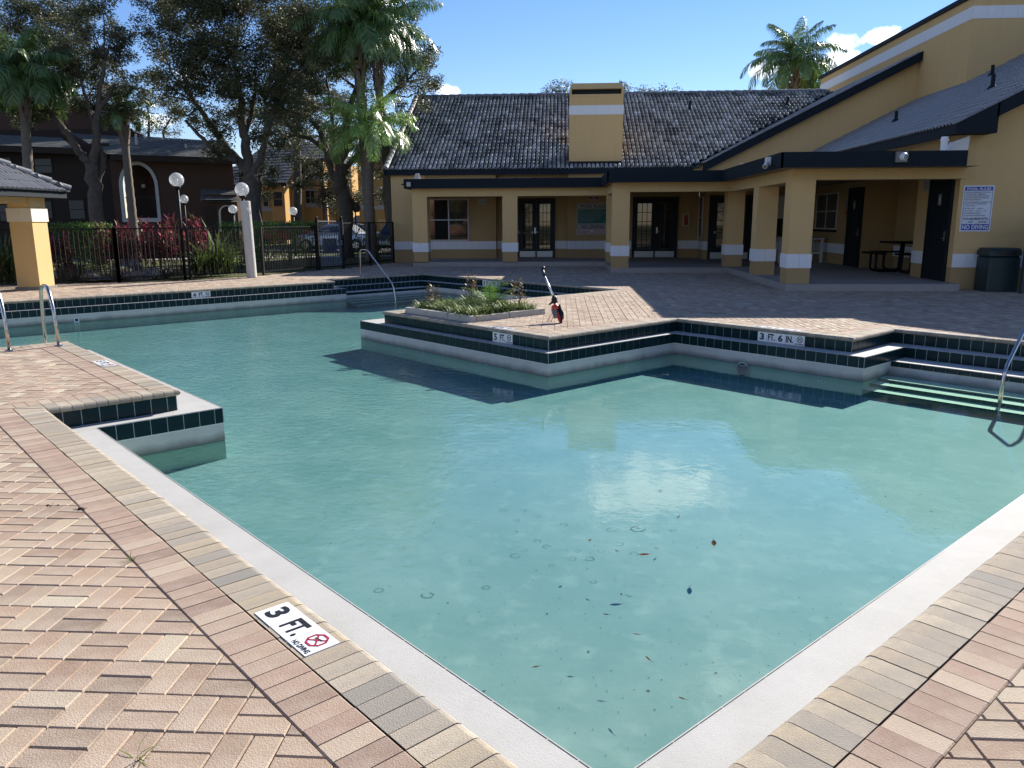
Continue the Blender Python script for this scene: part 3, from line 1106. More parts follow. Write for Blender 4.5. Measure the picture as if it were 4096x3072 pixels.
MOD = .2034
PX, PY = -1.708, 2.661
pcs = []
fr_lines = [((-30, 14.2), (-19, 18.6)), ((-19, 18.6), (-14.85, 20.25)), ((-14.85, 20.25), (-10.82, 21.78))]
for i in range(-110, 75):
    for j in range(-30, 145):
        x0, y0 = PX + i * MOD, PY + j * MOD
        xc, yc = x0 + MOD / 2, y0 + MOD / 2
        q = pix((xc, yc, 0))
        if q is None or q[2] < .5 or not (-500 < q[0] < 4700 and q[1] < 3700):
            continue
        if q[2] > 26 and not inside(DECK, xc, yc):
            continue
        if not inside(DECK, xc, yc) or inside(SLABSHRINK, xc, yc):
            continue
        u, v = UV(xc, yc)
        if PLANTER_UV[0] + .15 < u < PLANTER_UV[1] - .15 and PLANTER_UV[2] + .15 < v < PLANTER_UV[3] - .15:
            continue
        horiz = (i + j) % 2 == 1
        jx, jy = rnd.uniform(-.001, .001), rnd.uniform(-.001, .001)
        for h in (0, 1):
            if horiz:
                po = [(x0 + jx, y0 + h * MOD / 2), (x0 + MOD + jx, y0 + h * MOD / 2), (x0 + MOD + jx, y0 + (h + 1) * MOD / 2), (x0 + jx, y0 + (h + 1) * MOD / 2)]
            else:
                po = [(x0 + h * MOD / 2, y0 + jy), (x0 + (h + 1) * MOD / 2, y0 + jy), (x0 + (h + 1) * MOD / 2, y0 + MOD + jy), (x0 + h * MOD / 2, y0 + MOD + jy)]
            todo = [po]
            for (ra, rb, rc, rd) in RECTS:
                if not (ra - .2 < u < rb + .2 and rc - .2 < v < rd + .2):
                    continue
                nxt = []
                for p in todo:
                    a_ = clip(p, SU, ra)
                    p = clip(p, (-SU[0], -SU[1]), -ra)
                    b_ = clip(p, (-SU[0], -SU[1]), -rb) if p else []
                    p = clip(p, SU, rb) if p else []
                    c_ = clip(p, SV, rc) if p else []
                    p = clip(p, (-SV[0], -SV[1]), -rc) if p else []
                    d_ = clip(p, (-SV[0], -SV[1]), -rd) if p else []
                    nxt += [z_ for z_ in (a_, b_, c_, d_) if parea(z_) > 4e-4]
                todo = nxt
            for p in todo:
                pcs.append(brickpiece(p, rnd.uniform(-.0018, .0012)))
emit(pcs, 'paver', M['paver'], bed, 'far_pavers')

# ------------------------------------------------------------------ depth markers


def marker(label, txt, origin, ex, ey, n, group):
    """row of 6 inch plates; ex runs along the words, ey up the letters"""
    ex, ey = Vector(ex), Vector(ey)
    nn = ex.cross(ey).normalized()
    g = thing('depth_marker', label, 'depth marker', origin, group)
    k_ = .1555
    for i in range(n):
        bb = MB()
        p = [ex * (i * k_ + .0015), ex * (i * k_ + .153), ex * (i * k_ + .153) + ey * .1525, ex * (i * k_ + .0015) + ey * .1525]
        bb.hexa([q - nn * .008 for q in p] + [q + nn * .003 for q in p])
        bb.build('tile', M['marker'], g)
    bb = MB()
    words = {'3 FT.': [('3', .030, .075), ('FT.', .175, .125)], '5 FT.': [('5', .035, .075), ('FT.', .175, .125)], '4 FT.': [('4', .030, .08), ('FT.', .175, .125)],
             '3 FT. 6 IN.': [('3', .035, .08), ('FT.', .175, .125), ('6', .345, .08), ('IN.', .475, .125)]}[txt]
    for s_, x, w_ in words:
        bb = MB()
        addtext(bb, s_, ex * x + ey * .026 + nn * .003, ex, ey, w_ * .94, .104, 0, .035)
        bb.build('lettering', M['black'], g)
    xo = (n - 1) * k_
    bb = MB()
    addtext(bb, 'NO DIVING', ex * (xo + .014) + ey * .008 + nn * .003, ex, ey, .126, .026, 0, .03)
    bb.build('lettering', M['black'], g)
    bb = MB()
    c = ex * (xo + .077) + ey * .092 + nn * .0045
    ringshape(bb, c, ex, ey, .039, .050, 8, 0, math.pi / 8)
    strokeshape(bb, c + ex * -.032 + ey * -.026, c + ex * .032 + ey * .026, .008, nn, 0)
    strokeshape(bb, c + ex * -.032 + ey * .026 + nn * .0004, c + ex * .032 + ey * -.026 + nn * .0004, .008, nn, 0)
    # little swimmer and waves
    strokeshape(bb, c + ex * -.022 + ey * .004 + nn * .0008, c + ex * .02 + ey * .012 + nn * .0008, .006, nn, 1)
    for q in (-.02, -.006, .01):
        strokeshape(bb, c + ex * q + ey * -.004 + nn * .0008, c + ex * (q + .008) + ey * -.009 + nn * .0008, .002, nn, 1)
    bb.build('no_diving_symbol', [M['redprint'] if n == 3 and nn.z > .5 else M['black'], M['black']], g)
    return g


def deckmarker(label, txt, i, t, n, flip=False):
    a, d, o, ln, c0, c1 = EN[i]
    # words run along the edge; letters stand towards the deck or the water
    L_ = n * .1555
    if not flip:   # read from the deck side: up points to the water
        p = a + d * (t - L_ / 2) + o * .215
        ex, up = d, -o
    else:
        p = a + d * (t + L_ / 2) + o * .215
        ex, up = -d, -o
    E3 = Vector((*XY(*ex), 0))
    U3 = Vector((*XY(*up), 0))
    if E3.cross(U3).z < 0:
        p = p + ex * L_
        E3 = -E3
    x, y = XY(*p)
    return marker(label, txt, (x, y, .0005), E3, U3, n, 'depth markers around the pool')


deckmarker('white 3 FT. NO DIVING marker set in the near paving beside the pool edge', '3 FT.', 0, tm, 3)
deckmarker('white 5 FT. marker lying in the coping of the left deck peninsula', '5 FT.', *DM[1][1:])
deckmarker('white 5 FT. marker lying flat on the edge of the planter peninsula', '5 FT.', *DM[2][1:])
deckmarker('white 3 FT. 6 IN. marker lying flat on the coping right of the planter peninsula', '3 FT. 6 IN.', *DM[3][1:])
LB = ['white 5 FT. marker on the tiled riser below the planter peninsula', 'white 3 FT. 6 IN. marker on the tiled riser left of the right pool steps', 'white 4 FT. marker on the tiled riser of the far left pool wall', 'white 3 FT. 6 IN. marker on the shaded riser behind the planter']
for lb, (txt, i, t, n) in zip(LB, MARKS):
    a, d, o, ln, c0, c1 = ED[i]
    E3 = Vector((*XY(*d), 0))
    O3 = Vector((*XY(*o), 0))
    # viewer stands on the water side: text runs so that ex x up points to the water
    if E3.cross(Vector((0, 0, 1))).dot(O3) > 0:
        p = a + d * (t + n * .1555) - o * .006
        E3 = -E3
    else:
        p = a + d * t - o * .006
    x, y = XY(*p)
    marker(lb, txt, (x, y, ZL + .001), E3, (0, 0, 1), n, 'depth markers around the pool')

# ------------------------------------------------------------------ pool rails and ladder


def arc(pts, rad=.09, n=5):
    """round the corners of a polyline"""
    pts = [Vector(p) for p in pts]
    out = [pts[0]]
    for i in range(1, len(pts) - 1):
        p, q, r_ = pts[i - 1], pts[i], pts[i + 1]
        a = (p - q)
        b_ = (r_ - q)
        k_ = min(rad, a.length * .45, b_.length * .45)
        s0, s1 = q + a.normalized() * k_, q + b_.normalized() * k_
        for t in range(n + 1):
            t /= n
            out.append(s0 * (1 - t) ** 2 + q * 2 * t * (1 - t) + s1 * t ** 2)
    out.append(pts[-1])
    return out


def flange(bb, p, m=0):
    bb.lathe([(.0, .014), (.03, .014), (.055, .008), (.06, .001)], p, 16, m)


lad = thing('pool_ladder', 'two polished steel ladder rails at the end of the left deck peninsula', 'ladder', (*XY(12.06, 2.1), 0))
for v in (2.42, 1.84):
    f = lambda u, z: Vector((*XY(u, v), z)) - Vector(lad.location)
    bb = MB()
    bb.tube(arc([f(12.06, 0), f(12.10, .45), f(12.30, .80), f(12.74, .78), f(12.86, .35), f(12.88, -.74)], .16, 6), .024, 12)
    bb.build('rail', M['chrome'], lad, True)
    bb = MB()
    flange(bb, f(12.06, .001))
    bb.build('base_flange', M['chrome'], lad, True)
for z in (-.42, -.66):
    bb = MB()
    p, q = Vector((*XY(12.87, 1.84), z)) - Vector(lad.location), Vector((*XY(12.87, 2.42), z)) - Vector(lad.location)
    bb.tube([p, q], .03, 8)
    bb.build('rung', M['chrome'], lad)

hr = thing('handrail', 'slim steel handrail rising from the far pool steps by the fence', 'handrail', (*XY(20.85, 12.42), 0), 'handrails at the pool steps')
f = lambda u, z, v=12.42: Vector((*XY(u, v), z)) - Vector(hr.location)
bb = MB()
bb.tube(arc([f(20.85, 0), f(20.85, .80), f(20.45, .80), f(19.12, -.16), f(19.02, -.6), f(19.0, -.74)], .12, 6), .021, 12)
bb.build('rail', M['chrome'], hr, True)
bb = MB()
flange(bb, f(20.85, .001))
bb.build('base_flange', M['chrome'], hr, True)
hr = thing('handrail', 'thick steel handrail bending into the water at the right pool steps', 'handrail', (*XY(3.118, 12.55), 0), 'handrails at the pool steps')
f = lambda v, z, u=3.118: Vector((*XY(u, v), z)) - Vector(hr.location)
bb = MB()
bb.tube(arc([f(12.55, 0), f(12.55, .86), f(12.2, .86), f(10.90, -.19), f(10.84, -.66)], .12, 6), .024, 14)
bb.build('rail', M['chrome'], hr, True)
bb = MB()
flange(bb, f(12.55, .001))
bb.build('base_flange', M['chrome'], hr, True)

# ------------------------------------------------------------------ clubhouse
club = thing('clubhouse', 'low yellow stucco clubhouse with dark tiled roofs, chimney and covered porch', 'building', (0, 30, 0))


def part(bb, name, mats, th, smooth=False, **kw):
    o = bb.build(name, mats, th, smooth, **kw)
    o.location = -Vector(th.location)
    return o


def sub(bb, name, mats, parent, smooth=False, **kw):
    return bb.build(name, mats, parent, smooth, **kw)


ZB0, ZB1, ZS = .51, .82, .16   # white band, porch floor


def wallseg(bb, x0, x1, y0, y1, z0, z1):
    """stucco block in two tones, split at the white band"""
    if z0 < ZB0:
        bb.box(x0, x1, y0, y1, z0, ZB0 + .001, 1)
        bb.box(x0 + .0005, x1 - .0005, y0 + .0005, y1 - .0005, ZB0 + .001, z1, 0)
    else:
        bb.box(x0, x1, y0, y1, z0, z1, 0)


bandp = []   # (box) pieces of white band tile


def bandrun(p, q, out, z0=ZB0, z1=ZB1, pitch=.31, proud=.016):
    p, q, out = Vector(p), Vector(q), Vector(out)
    d = (q - p)
    ln = d.length
    d.normalize()
    n = max(1, round(ln / pitch))
    st = ln / n
    for i in range(n):
        a = p + d * (i * st + .003)
        b_ = p + d * ((i + 1) * st - .003)
        vs = []
        for z, ins in ((z0, 0), (z1, 0)):
            for (e, k_) in ((a, -.02), (b_, -.02), (b_, proud), (a, proud)):
                vs.append((e.x + out.x * k_, e.y + out.y * k_, z))
        bandp.append((vs, [(0, 3, 2, 1), (4, 5, 6, 7), (0, 1, 5, 4), (1, 2, 6, 5), (2, 3, 7, 6), (3, 0, 4, 7)]))


# --- walls
bb = MB()
wallseg(bb, -6.6, -5.27, 31.3, 31.7, -.05, 3.5)
wallseg(bb, -6.6, -6.35, 31.7, 45.6, -.05, 3.5)
part(bb, 'wall', [M['stucco'], M['stucco_low']], club)
bb = MB()
wallseg(bb, 9.1, 9.3, 19.3, 21.25, -.05, 3.45)
part(bb, 'wall', [M['stucco'], M['stucco_low']], club)
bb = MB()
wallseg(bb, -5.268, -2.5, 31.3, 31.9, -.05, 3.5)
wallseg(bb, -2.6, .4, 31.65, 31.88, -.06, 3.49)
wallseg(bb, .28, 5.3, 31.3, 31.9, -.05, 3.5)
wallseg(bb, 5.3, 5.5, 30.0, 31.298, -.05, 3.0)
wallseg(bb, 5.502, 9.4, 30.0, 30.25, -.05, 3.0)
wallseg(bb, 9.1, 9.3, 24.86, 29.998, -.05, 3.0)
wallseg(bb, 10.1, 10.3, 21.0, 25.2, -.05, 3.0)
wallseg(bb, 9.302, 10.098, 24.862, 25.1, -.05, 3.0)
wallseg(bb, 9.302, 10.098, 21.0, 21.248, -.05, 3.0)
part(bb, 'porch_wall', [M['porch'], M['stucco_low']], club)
# front gable of the right wing
bb = MB()
zr = lambda x: 3.55 + .5 * (x - 8.65)
bb.box(9.1, 17, 19.1, 19.3, -.05, ZB0, 1)
bb.add([(9.1, 19.101, ZB0), (17, 19.101, ZB0), (17, 19.101, zr(17)), (9.1, 19.101, zr(9.1)), (9.1, 19.3, ZB0), (17, 19.3, ZB0), (17, 19.3, zr(17)), (9.1, 19.3, zr(9.1))],
       [(0, 1, 2, 3), (4, 7, 6, 5), (0, 3, 7, 4), (3, 2, 6, 7)], 0)
bb.box(9.1, 9.299, 19.3, 31.4, 3.0, 3.55, 0)
part(bb, 'gable_wall', [M['stucco'], M['stucco_low']], club)
# frontal gable over the porch and the tower
bb = MB()
zc = lambda x: 3.60 + .5 * (x - 5.41)
bb.add([(5.31, 31.45, 2.9), (13.07, 31.45, 2.9), (13.07, 31.45, zc(13.07)), (5.31, 31.45, zc(5.31)), (5.31, 31.65, 2.9), (13.07, 31.65, 2.9), (13.07, 31.65, zc(13.07)), (5.31, 31.65, zc(5.31))],
       [(0, 1, 2, 3), (4, 7, 6, 5), (0, 3, 7, 4), (3, 2, 6, 7)], 0)
part(bb, 'gable_wall', [M['stucco']], club)
bb = MB()
bb.box(13.05, 26, 27.75, 42.8, 2.9, 8.5, 0)
tower = part(bb, 'tower_wall', [M['stucco']], club)
bb = MB()
bb.box(12.97, 26, 27.67, 42.88, 8.48, 8.63)
sub(bb, 'parapet_cap', M['fascia'], tower)
bandrun((13.05, 42.8, 0), (13.05, 27.75, 0), (-1, 0, 0), 7.83, 8.21, .45)
bandrun((13.05, 27.75, 0), (19, 27.75, 0), (0, -1, 0), 7.83, 8.21, .45)
# --- left gable end and chimney
bb = MB()
bb.add([(-6.6, 31.3, 3.45), (-6.6, 46, 3.45), (-6.6, 38.6, 7.1), (-6.4, 31.3, 3.45), (-6.4, 46, 3.45), (-6.4, 38.6, 7.1)], [(0, 2, 1), (3, 4, 5), (0, 3, 5, 2), (2, 5, 4, 1)])
part(bb, 'gable_wall', M['stucco'], club)
bb = MB()
cx0, cx1, cy0, cy1 = .32, 2.37, 31.72, 33.0
bb.box(cx0, cx1, cy0, cy1, 3.3, 6.22)
chim = part(bb, 'chimney', M['stucco'], club)
bb = MB()
bb.hexa([(cx0 + .0, cy0 + .0, 6.50), (cx1, cy0, 6.50), (cx1, cy1, 6.50), (cx0, cy1, 6.50), (cx0 + .1, cy0 + .12, 6.72), (cx1 - .1, cy0 + .12, 6.72), (cx1 - .1, cy1 - .12, 6.72), (cx0 + .1, cy1 - .12, 6.72)])
bb.box(cx0 + .002, cx0 + .08, cy0 + .002, cy1, 6.3, 6.5)
bb.box(cx1 - .08, cx1 - .002, cy0 + .002, cy1, 6.3, 6.5)
bb.box(cx0, cx1, cy0 - .012, cy1, 6.222, 6.30)
sub(bb, 'chimney_cap', M['stucco'], chim)
bb = MB()
bb.box(cx0 + .1, cx1 - .1, cy0 + .22, cy1 - .2, 6.3, 6.49)
sub(bb, 'chimney_opening', M['door'], chim)
bandrun((cx0, cy0, 0), (cx1, cy0, 0), (0, -1, 0), 5.56, 5.90, .5)
bandrun((cx1, cy0, 0), (cx1, cy1, 0), (1, 0, 0), 5.56, 5.90, .5)
bandrun((cx0, cy1, 0), (cx0, cy0, 0), (-1, 0, 0), 5.56, 5.90, .5)
# wall bands
for p, q, o in [((-6.6, 31.3, 0), (-2.5, 31.3, 0), (0, -1, 0)), ((-2.5, 31.65, 0), (-1.72, 31.65, 0), (0, -1, 0)), ((-.2, 31.65, 0), (.28, 31.65, 0), (0, -1, 0)), ((.28, 31.3, 0), (2.76, 31.3, 0), (0, -1, 0)),
                ((4.54, 31.3, 0), (5.3, 31.3, 0), (0, -1, 0)), ((5.3, 31.3, 0), (5.3, 30.0, 0), (-1, 0, 0)), ((5.3, 30, 0), (5.45, 30, 0), (0, -1, 0)), ((7.02, 30, 0), (9.1, 30, 0), (0, -1, 0)),
                ((9.1, 29.9, 0), (9.1, 26.02, 0), (-1, 0, 0)), ((10.1, 24.86, 0), (10.1, 21.25, 0), (-1, 0, 0)), ((9.1, 21.25, 0), (9.1, 20.45, 0), (-1, 0, 0)), ((9.1, 19.1, 0), (16.5, 19.1, 0), (0, -1, 0)),
                ((-6.6, 45, 0), (-6.6, 31.3, 0), (-1, 0, 0))]:
    bandrun(p, q, o)
# --- pillars
pw = .53
PIL = [(-5.27, 28.5), (-2.05, 28.5), (1.6, 24.97), (5.22, 25.6), (5.22, 21.75), (5.24, 18.75), (1.62, 28.2)]
for (x, y) in PIL:
    bb = MB()
    wallseg(bb, x, x + pw, y, y + pw, ZS - .02, 2.72)
    part(bb, 'pillar', [M['stucco'], M['stucco_low']], club)
    for p, q, o in [((x - .02, y, 0), (x + pw + .02, y, 0), (0, -1, 0)), ((x + pw, y, 0), (x + pw, y + pw, 0), (1, 0, 0)), ((x, y + pw, 0), (x, y, 0), (-1, 0, 0))]:
        bandrun(p, q, o, .52, .84, .27, .022)
# --- beams, ceiling, porch floor, porch roof
bb = MB()
bb.box(-5.27, 1.62, 28.503, 28.95, 2.46, 2.76)
bb.box(1.62, 2.12, 24.975, 28.95, 2.463, 2.757)
bb.box(2.12, 5.23, 24.98, 25.4, 2.46, 2.76)
bb.box(5.225, 5.74, 18.76, 26.1, 2.463, 2.757)
bb.box(5.74, 9.1, 18.77, 19.2, 2.50, 2.755)
bb.box(-5.265, -4.8, 28.95, 31.3, 2.463, 2.757)
part(bb, 'beam', M['stucco'], club)
PR = [(-5.5, 28.22), (1.40, 28.22), (1.40, 24.55), (4.80, 24.55), (4.80, 18.1), (8.72, 18.1), (8.72, 32.2), (-5.5, 32.2)]
bb = MB()
n = len(PR)
for i in range(6):
    p, q = Vector(PR[i]), Vector(PR[i + 1])
    if i == 5:
        break
    d = (q - p).normalized()
    o = Vector((d.y, -d.x))
    e = .04
    s0 = p - d * 0 + o * 0
    bb.hexa([(p.x, p.y, 2.73), (q.x, q.y, 2.73), (q.x - o.x * e, q.y - o.y * e, 2.73), (p.x - o.x * e, p.y - o.y * e, 2.73), (p.x, p.y, 3.06), (q.x, q.y, 3.06), (q.x - o.x * e, q.y - o.y * e, 3.06), (p.x - o.x * e, p.y - o.y * e, 3.06)])
bb.box(-5.5, -5.46, 28.26, 31.3, 2.731, 3.059)
bb.box(-6.78, 5.0, 31.12, 31.18, 3.34, 3.56)           # main eave board
bb.box(8.66, 8.72, 19.13, 31.4, 3.42, 3.66)            # right wing eave board
part(bb, 'fascia', M['fascia'], club)
bb = tess([PR], 2.985)
part(bb, 'porch_roof', M['flatroof'], club)
bb = tess([[(-5.46, 28.26), (1.44, 28.26), (1.44, 24.59), (4.84, 24.59), (4.84, 18.14), (9.05, 18.14), (9.05, 19.25), (9.25, 19.3), (9.35, 21), (10.3, 21), (10.3, 25.2), (9.3, 30.2), (5.6, 31.9), (-5.46, 31.9)]], 2.74)
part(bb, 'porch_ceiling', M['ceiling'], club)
bb = tess([SLABP], ZS)
for i in range(len(SLABP)):
    p, q = SLABP[i], SLABP[(i + 1) % len(SLABP)]
    bb.quad((*p, -.03), (*q, -.03), (*q, ZS), (*p, ZS))
part(bb, 'porch_floor', M['slab'], club)
# rake boards
bb = MB()
yr = 31.1
bb.hexa([(5.41, yr, 3.40), (13.03, yr, 7.21), (13.03, yr + .34, 7.21), (5.41, yr + .34, 3.40), (5.41, yr, 3.71), (13.03, yr, 7.53), (13.03, yr + .34, 7.53), (5.41, yr + .34, 3.71)])
part(bb, 'rake_board', M['fascia'], club)
bb = MB()
yr = 18.62
bb.hexa([(9.5, yr, 3.79), (17, yr, 7.54), (17, yr + .45, 7.54), (9.5, yr + .45, 3.79), (9.5, yr, 4.09), (17, yr, 7.84), (17, yr + .45, 7.84), (9.5, yr + .45, 4.09)])
bb.hexa([(8.65, yr, 3.46), (9.54, yr, 3.46), (9.54, yr + .5, 3.46), (8.65, yr + .5, 3.46), (8.65, yr, 3.66), (9.54, yr, 4.105), (9.54, yr + .5, 4.105), (8.65, yr + .5, 3.66)])
part(bb, 'rake_board', M['fascia'], club)
bb = MB()
bb.hexa([(-6.80, 31.12, 3.34), (-6.74, 31.12, 3.34), (-6.74, 38.6, 7.06), (-6.80, 38.6, 7.06), (-6.80, 31.12, 3.58), (-6.74, 31.12, 3.58), (-6.74, 38.6, 7.32), (-6.80, 38.6, 7.32)])
part(bb, 'rake_board', M['fascia'], club)

# --- roofs
TL = .40     # tile length, exposure .355


def barrel(rad=.064, L=TL, th=.013, n=6):
    """half round roof tile, x across, y up the slope, z normal; the lower end stands higher than the upper"""
    vs = []
    for y, lift, k_ in ((0, .020, 1.0), (L, .0, .94)):
        for rr in (rad * k_, (rad - th) * k_):
            for i in range(n + 1):
                a = math.pi * i / n
                vs.append((-rr * math.cos(a), y, lift + rr * .85 * math.sin(a)))
    m_ = n + 1
    fs = []
    for i in range(n):
        fs.append((i, i + 1, 2 * m_ + i + 1, 2 * m_ + i))          # outer skin
        fs.append((i, m_ + i, m_ + i + 1, i + 1))                    # lower lip
    return vs, fs


BV, BF = barrel()


def tilerows(org, ex, up, nn, ncol, nrow, pitch, expo, keep, jit=.006):
    """list of world space tiles"""
    res = []
    for r_ in range(nrow):
        for c in range(ncol):
            x, y = (c + .5) * pitch, r_ * expo
            p = org + ex * x + up * y
            if not keep(p):
                continue
            dx, dy, dz = rnd.gauss(0, jit * .5), rnd.gauss(0, jit), abs(rnd.gauss(0, .003))
            ca = rnd.gauss(0, .012)
            vs = [p + ex * (v[0] + dx + ca * v[1]) + up * (v[1] + dy) + nn * (v[2] + dz) for v in BV]
            res.append((vs, BF))
    return res


def roofplane(name, poly, m=M['fascia']):
    bb = MB()
    n_ = len(poly)
    bb.add(poly, [tuple(range(n_))])
    return part(bb, name, m, club)


def n2(v):
    return Vector(v).normalized()


cs, sn = 2 / 5 ** .5, 1 / 5 ** .5
rf1 = roofplane('roof', [(-6.78, 31.12, 3.54), (5.1, 31.12, 3.54), (12.56, 38.6, 7.28), (-6.78, 38.6, 7.28)])
bb = MB()
bb.quad((-6.78, 38.6, 7.28), (14, 38.6, 7.28), (14, 46.2, 3.5), (-6.78, 46.2, 3.5))
sub(bb, 'back_slope', M['rooftile2'], rf1)
rf2 = roofplane('roof', [(5.38, 31.1, 3.69), (13.04, 39.0, 7.52), (13.04, 31.1, 7.52)])
rf3 = roofplane('roof', [(8.65, 18.62, 3.65), (17, 18.62, 7.825), (17, 31.44, 7.825), (8.65, 31.44, 3.65)])
up1, nn1 = Vector((0, cs, sn)), Vector((0, -sn, cs))
up2, nn2 = Vector((cs, 0, sn)), Vector((-sn, 0, cs))
T1 = tilerows(Vector((-6.78, 31.08, 3.52)), Vector((1, 0, 0)), up1, nn1, 116, 24, .1655, .352, lambda p: p.x < p.y - 26.05 and not (cx0 - .02 < p.x < cx1 + .02 and cy0 - .35 < p.y < cy1))
T2 = tilerows(Vector((5.36, 38.9, 3.68)), Vector((0, -1, 0)), up2, nn2, 47, 24, .1655, .352, lambda p: p.x > p.y - 26.05 and p.x < 13.0)
T3 = tilerows(Vector((8.62, 31.4, 3.63)), Vector((0, -1, 0)), up2, nn2, 77, 24, .1655, .352, lambda p: p.x < 13.03 or p.y < 27.72, .003)
allt = [(t, rf1) for t in T1] + [(t, rf2) for t in T2] + [(t, rf3) for t in T3]


def cen(vs):
    c = Vector((0, 0, 0))
    for v in vs:
        c += v
    return c / len(vs)


big = sorted(range(len(allt)), key=lambda i: -bigness(cen(allt[i][0][0])) * (1 if allt[i][1] is rf1 else .55))[:300]
bset = set(big)
tm1 = MB().add(BV, BF).mesh('roof_tile', [M['rooftile']], True)
for i in big:
    (vs, fs), rf = allt[i]
    c = cen(vs)
    bb = MB().add([v - c for v in vs], fs)
    o = sub(bb, 'roof_tile', M['rooftile'] if rf is rf1 else M['rooftile2'], rf, True)
    o.location = c
for rf in (rf1, rf2, rf3):
    bb = MB()
    for i in range(len(allt)):
        if allt[i][1] is rf and i not in bset:
            bb.add(allt[i][0][0], allt[i][0][1])
    sub(bb, 'roof_tile_field', M['rooftile'] if rf is rf1 else M['rooftile2'], rf, True, kind='stuff')
# ridge and rake caps
bb_list = []
for i in range(46):
    x = -6.85 + i * .41
    if x > 12:
        break
    bb = MB()
    vs = []
    for xx, k_ in ((0, 1.0), (.45, .9)):
        for j in range(7):
            a = math.pi * j / 6
            vs.append((xx, -.13 * k_ * math.cos(a), .11 * k_ * math.sin(a) + (.02 if xx == 0 else 0)))
    bb.add(vs, [(j, j + 1, 8 + j, 7 + j) for j in range(6)] + [tuple(range(7))])
    o = sub(bb, 'ridge_tile', M['rooftile2'], rf1)
    o.location = (x, 38.6, 7.28)
for i in range(22):
    bb = MB()
    vs = []
    for yy, k_ in ((0, 1.0), (.42, .9)):
        for j in range(6):
            a = math.pi * j / 5
            vs.append(Vector((-.11 * k_ * math.cos(a), 0, 0)) + up1 * yy + nn1 * (.10 * k_ * math.sin(a) + (.03 if yy == 0 else .01)))
    bb.add(vs, [(j, j + 1, 7 + j, 6 + j) for j in range(5)] + [tuple(range(6))])
    o = sub(bb, 'rake_tile', M['rooftile2'], rf1)
    o.location = Vector((-6.75, 31.08, 3.58)) + up1 * (i * .375)
# roof pipes and vents
for (x, y, h, nm, rf) in [(10.42, 26.39, .28, 'vent_pipe', rf3), (11.03, 22.02, .30, 'vent_pipe', rf3), (12.85, 25.75, .26, 'vent_pipe', rf3), (5.65, 36.72, .3, 'vent_pipe', rf1), (9.91, 36.97, .3, 'vent_pipe', rf1)]:
    z = 3.65 + .5 * (x - 8.65) if rf is rf3 else 3.53 + .5 * (y - 31.12)
    bb = MB()
    bb.tube([(x, y, z - .05), (x, y, z + h + .08)], .05, 10)
    bb.lathe([(.13, 0), (.09, .06), (.055, .1)], (x, y, z + .03), 12)
    sub(bb, nm, M['fascia'], rf)
bb = MB()
bb.lathe([(.34, 0), (.34, .12), (.26, .2), (.1, .24), (0, .245)], (13.6, 33.6, 8.63), 18)
sub(bb, 'roof_fan', M['greyplastic'], tower)
for (x, y) in [(-5.1, 28.75), (5.45, 24.9)]:
    bb = MB()
    nfl = 18
    vs = []
    for z, r_ in ((0, .17), (.03, .15), (.27, .075), (.29, .06)):
        for k_ in range(nfl * 2):
            rr = r_ * (1 if k_ % 2 else .9)
            vs.append((x + rr * math.cos(math.pi * k_ / nfl), y + rr * math.sin(math.pi * k_ / nfl), 2.985 + z))
    m_ = nfl * 2
    fs = [(a * m_ + k_, a * m_ + (k_ + 1) % m_, (a + 1) * m_ + (k_ + 1) % m_, (a + 1) * m_ + k_) for a in range(3) for k_ in range(m_)] + [tuple(3 * m_ + k_ for k_ in range(m_))]
    bb.add(vs, fs)
    part(bb, 'fluted_vent', M['curb'], club)
bb = MB()
bb.tube([(8.5, 18.75, 2.99), (8.5, 18.75, 3.40)], .075, 14)
bb.lathe([(.075, 0), (.09, .01), (.09, .05), (.075, .06)], (8.5, 18.75, 3.3), 14)
part(bb, 'downpipe', M['white'], club)
bb = MB()
bb.hexa([(8.62, 18.9, 3.0), (9.09, 18.9, 3.0), (9.09, 19.05, 3.0), (8.62, 19.05, 3.0), (8.75, 18.85, 3.3), (9.09, 18.85, 3.44), (9.09, 19.05, 3.44), (8.75, 19.05, 3.3)])
part(bb, 'flashing', M['white'], club)
bb = MB()
bb.box(-5.2, 1.3, 30.9, 31.1, 3.0, 3.06)
bb.box(-2.2, -1.0, 28.6, 28.72, 2.99, 3.085)
part(bb, 'roof_edge_flashing', M['flatroof'], club)
emit(bandp, 'band_tile', M['band'], club, 'far_band_tiles')
for o in club.children:
    if o.name.startswith('band_tile'):
        o.location -= Vector(club.location)
    elif o.name.startswith('far_band'):
        o.location = -Vector(club.location)

# --- doors and windows


class Frame:
    """local drafting frame on a wall: s along the wall, z up, d out of the wall"""

    def __init__(f, o, ex, out):
        f.o, f.ex, f.out = Vector(o), Vector(ex), Vector(out)

    def p(f, s_, z, d):
        return f.o + f.ex * s_ + Vector((0, 0, z)) + f.out * d

    def box(f, bb, s0, s1, z0, z1, d0, d1, m=0):
        bb.hexa([f.p(s0, z0, d0), f.p(s1, z0, d0), f.p(s1, z0, d1), f.p(s0, z0, d1), f.p(s0, z1, d0), f.p(s1, z1, d0), f.p(s1, z1, d1), f.p(s0, z1, d1)], m)


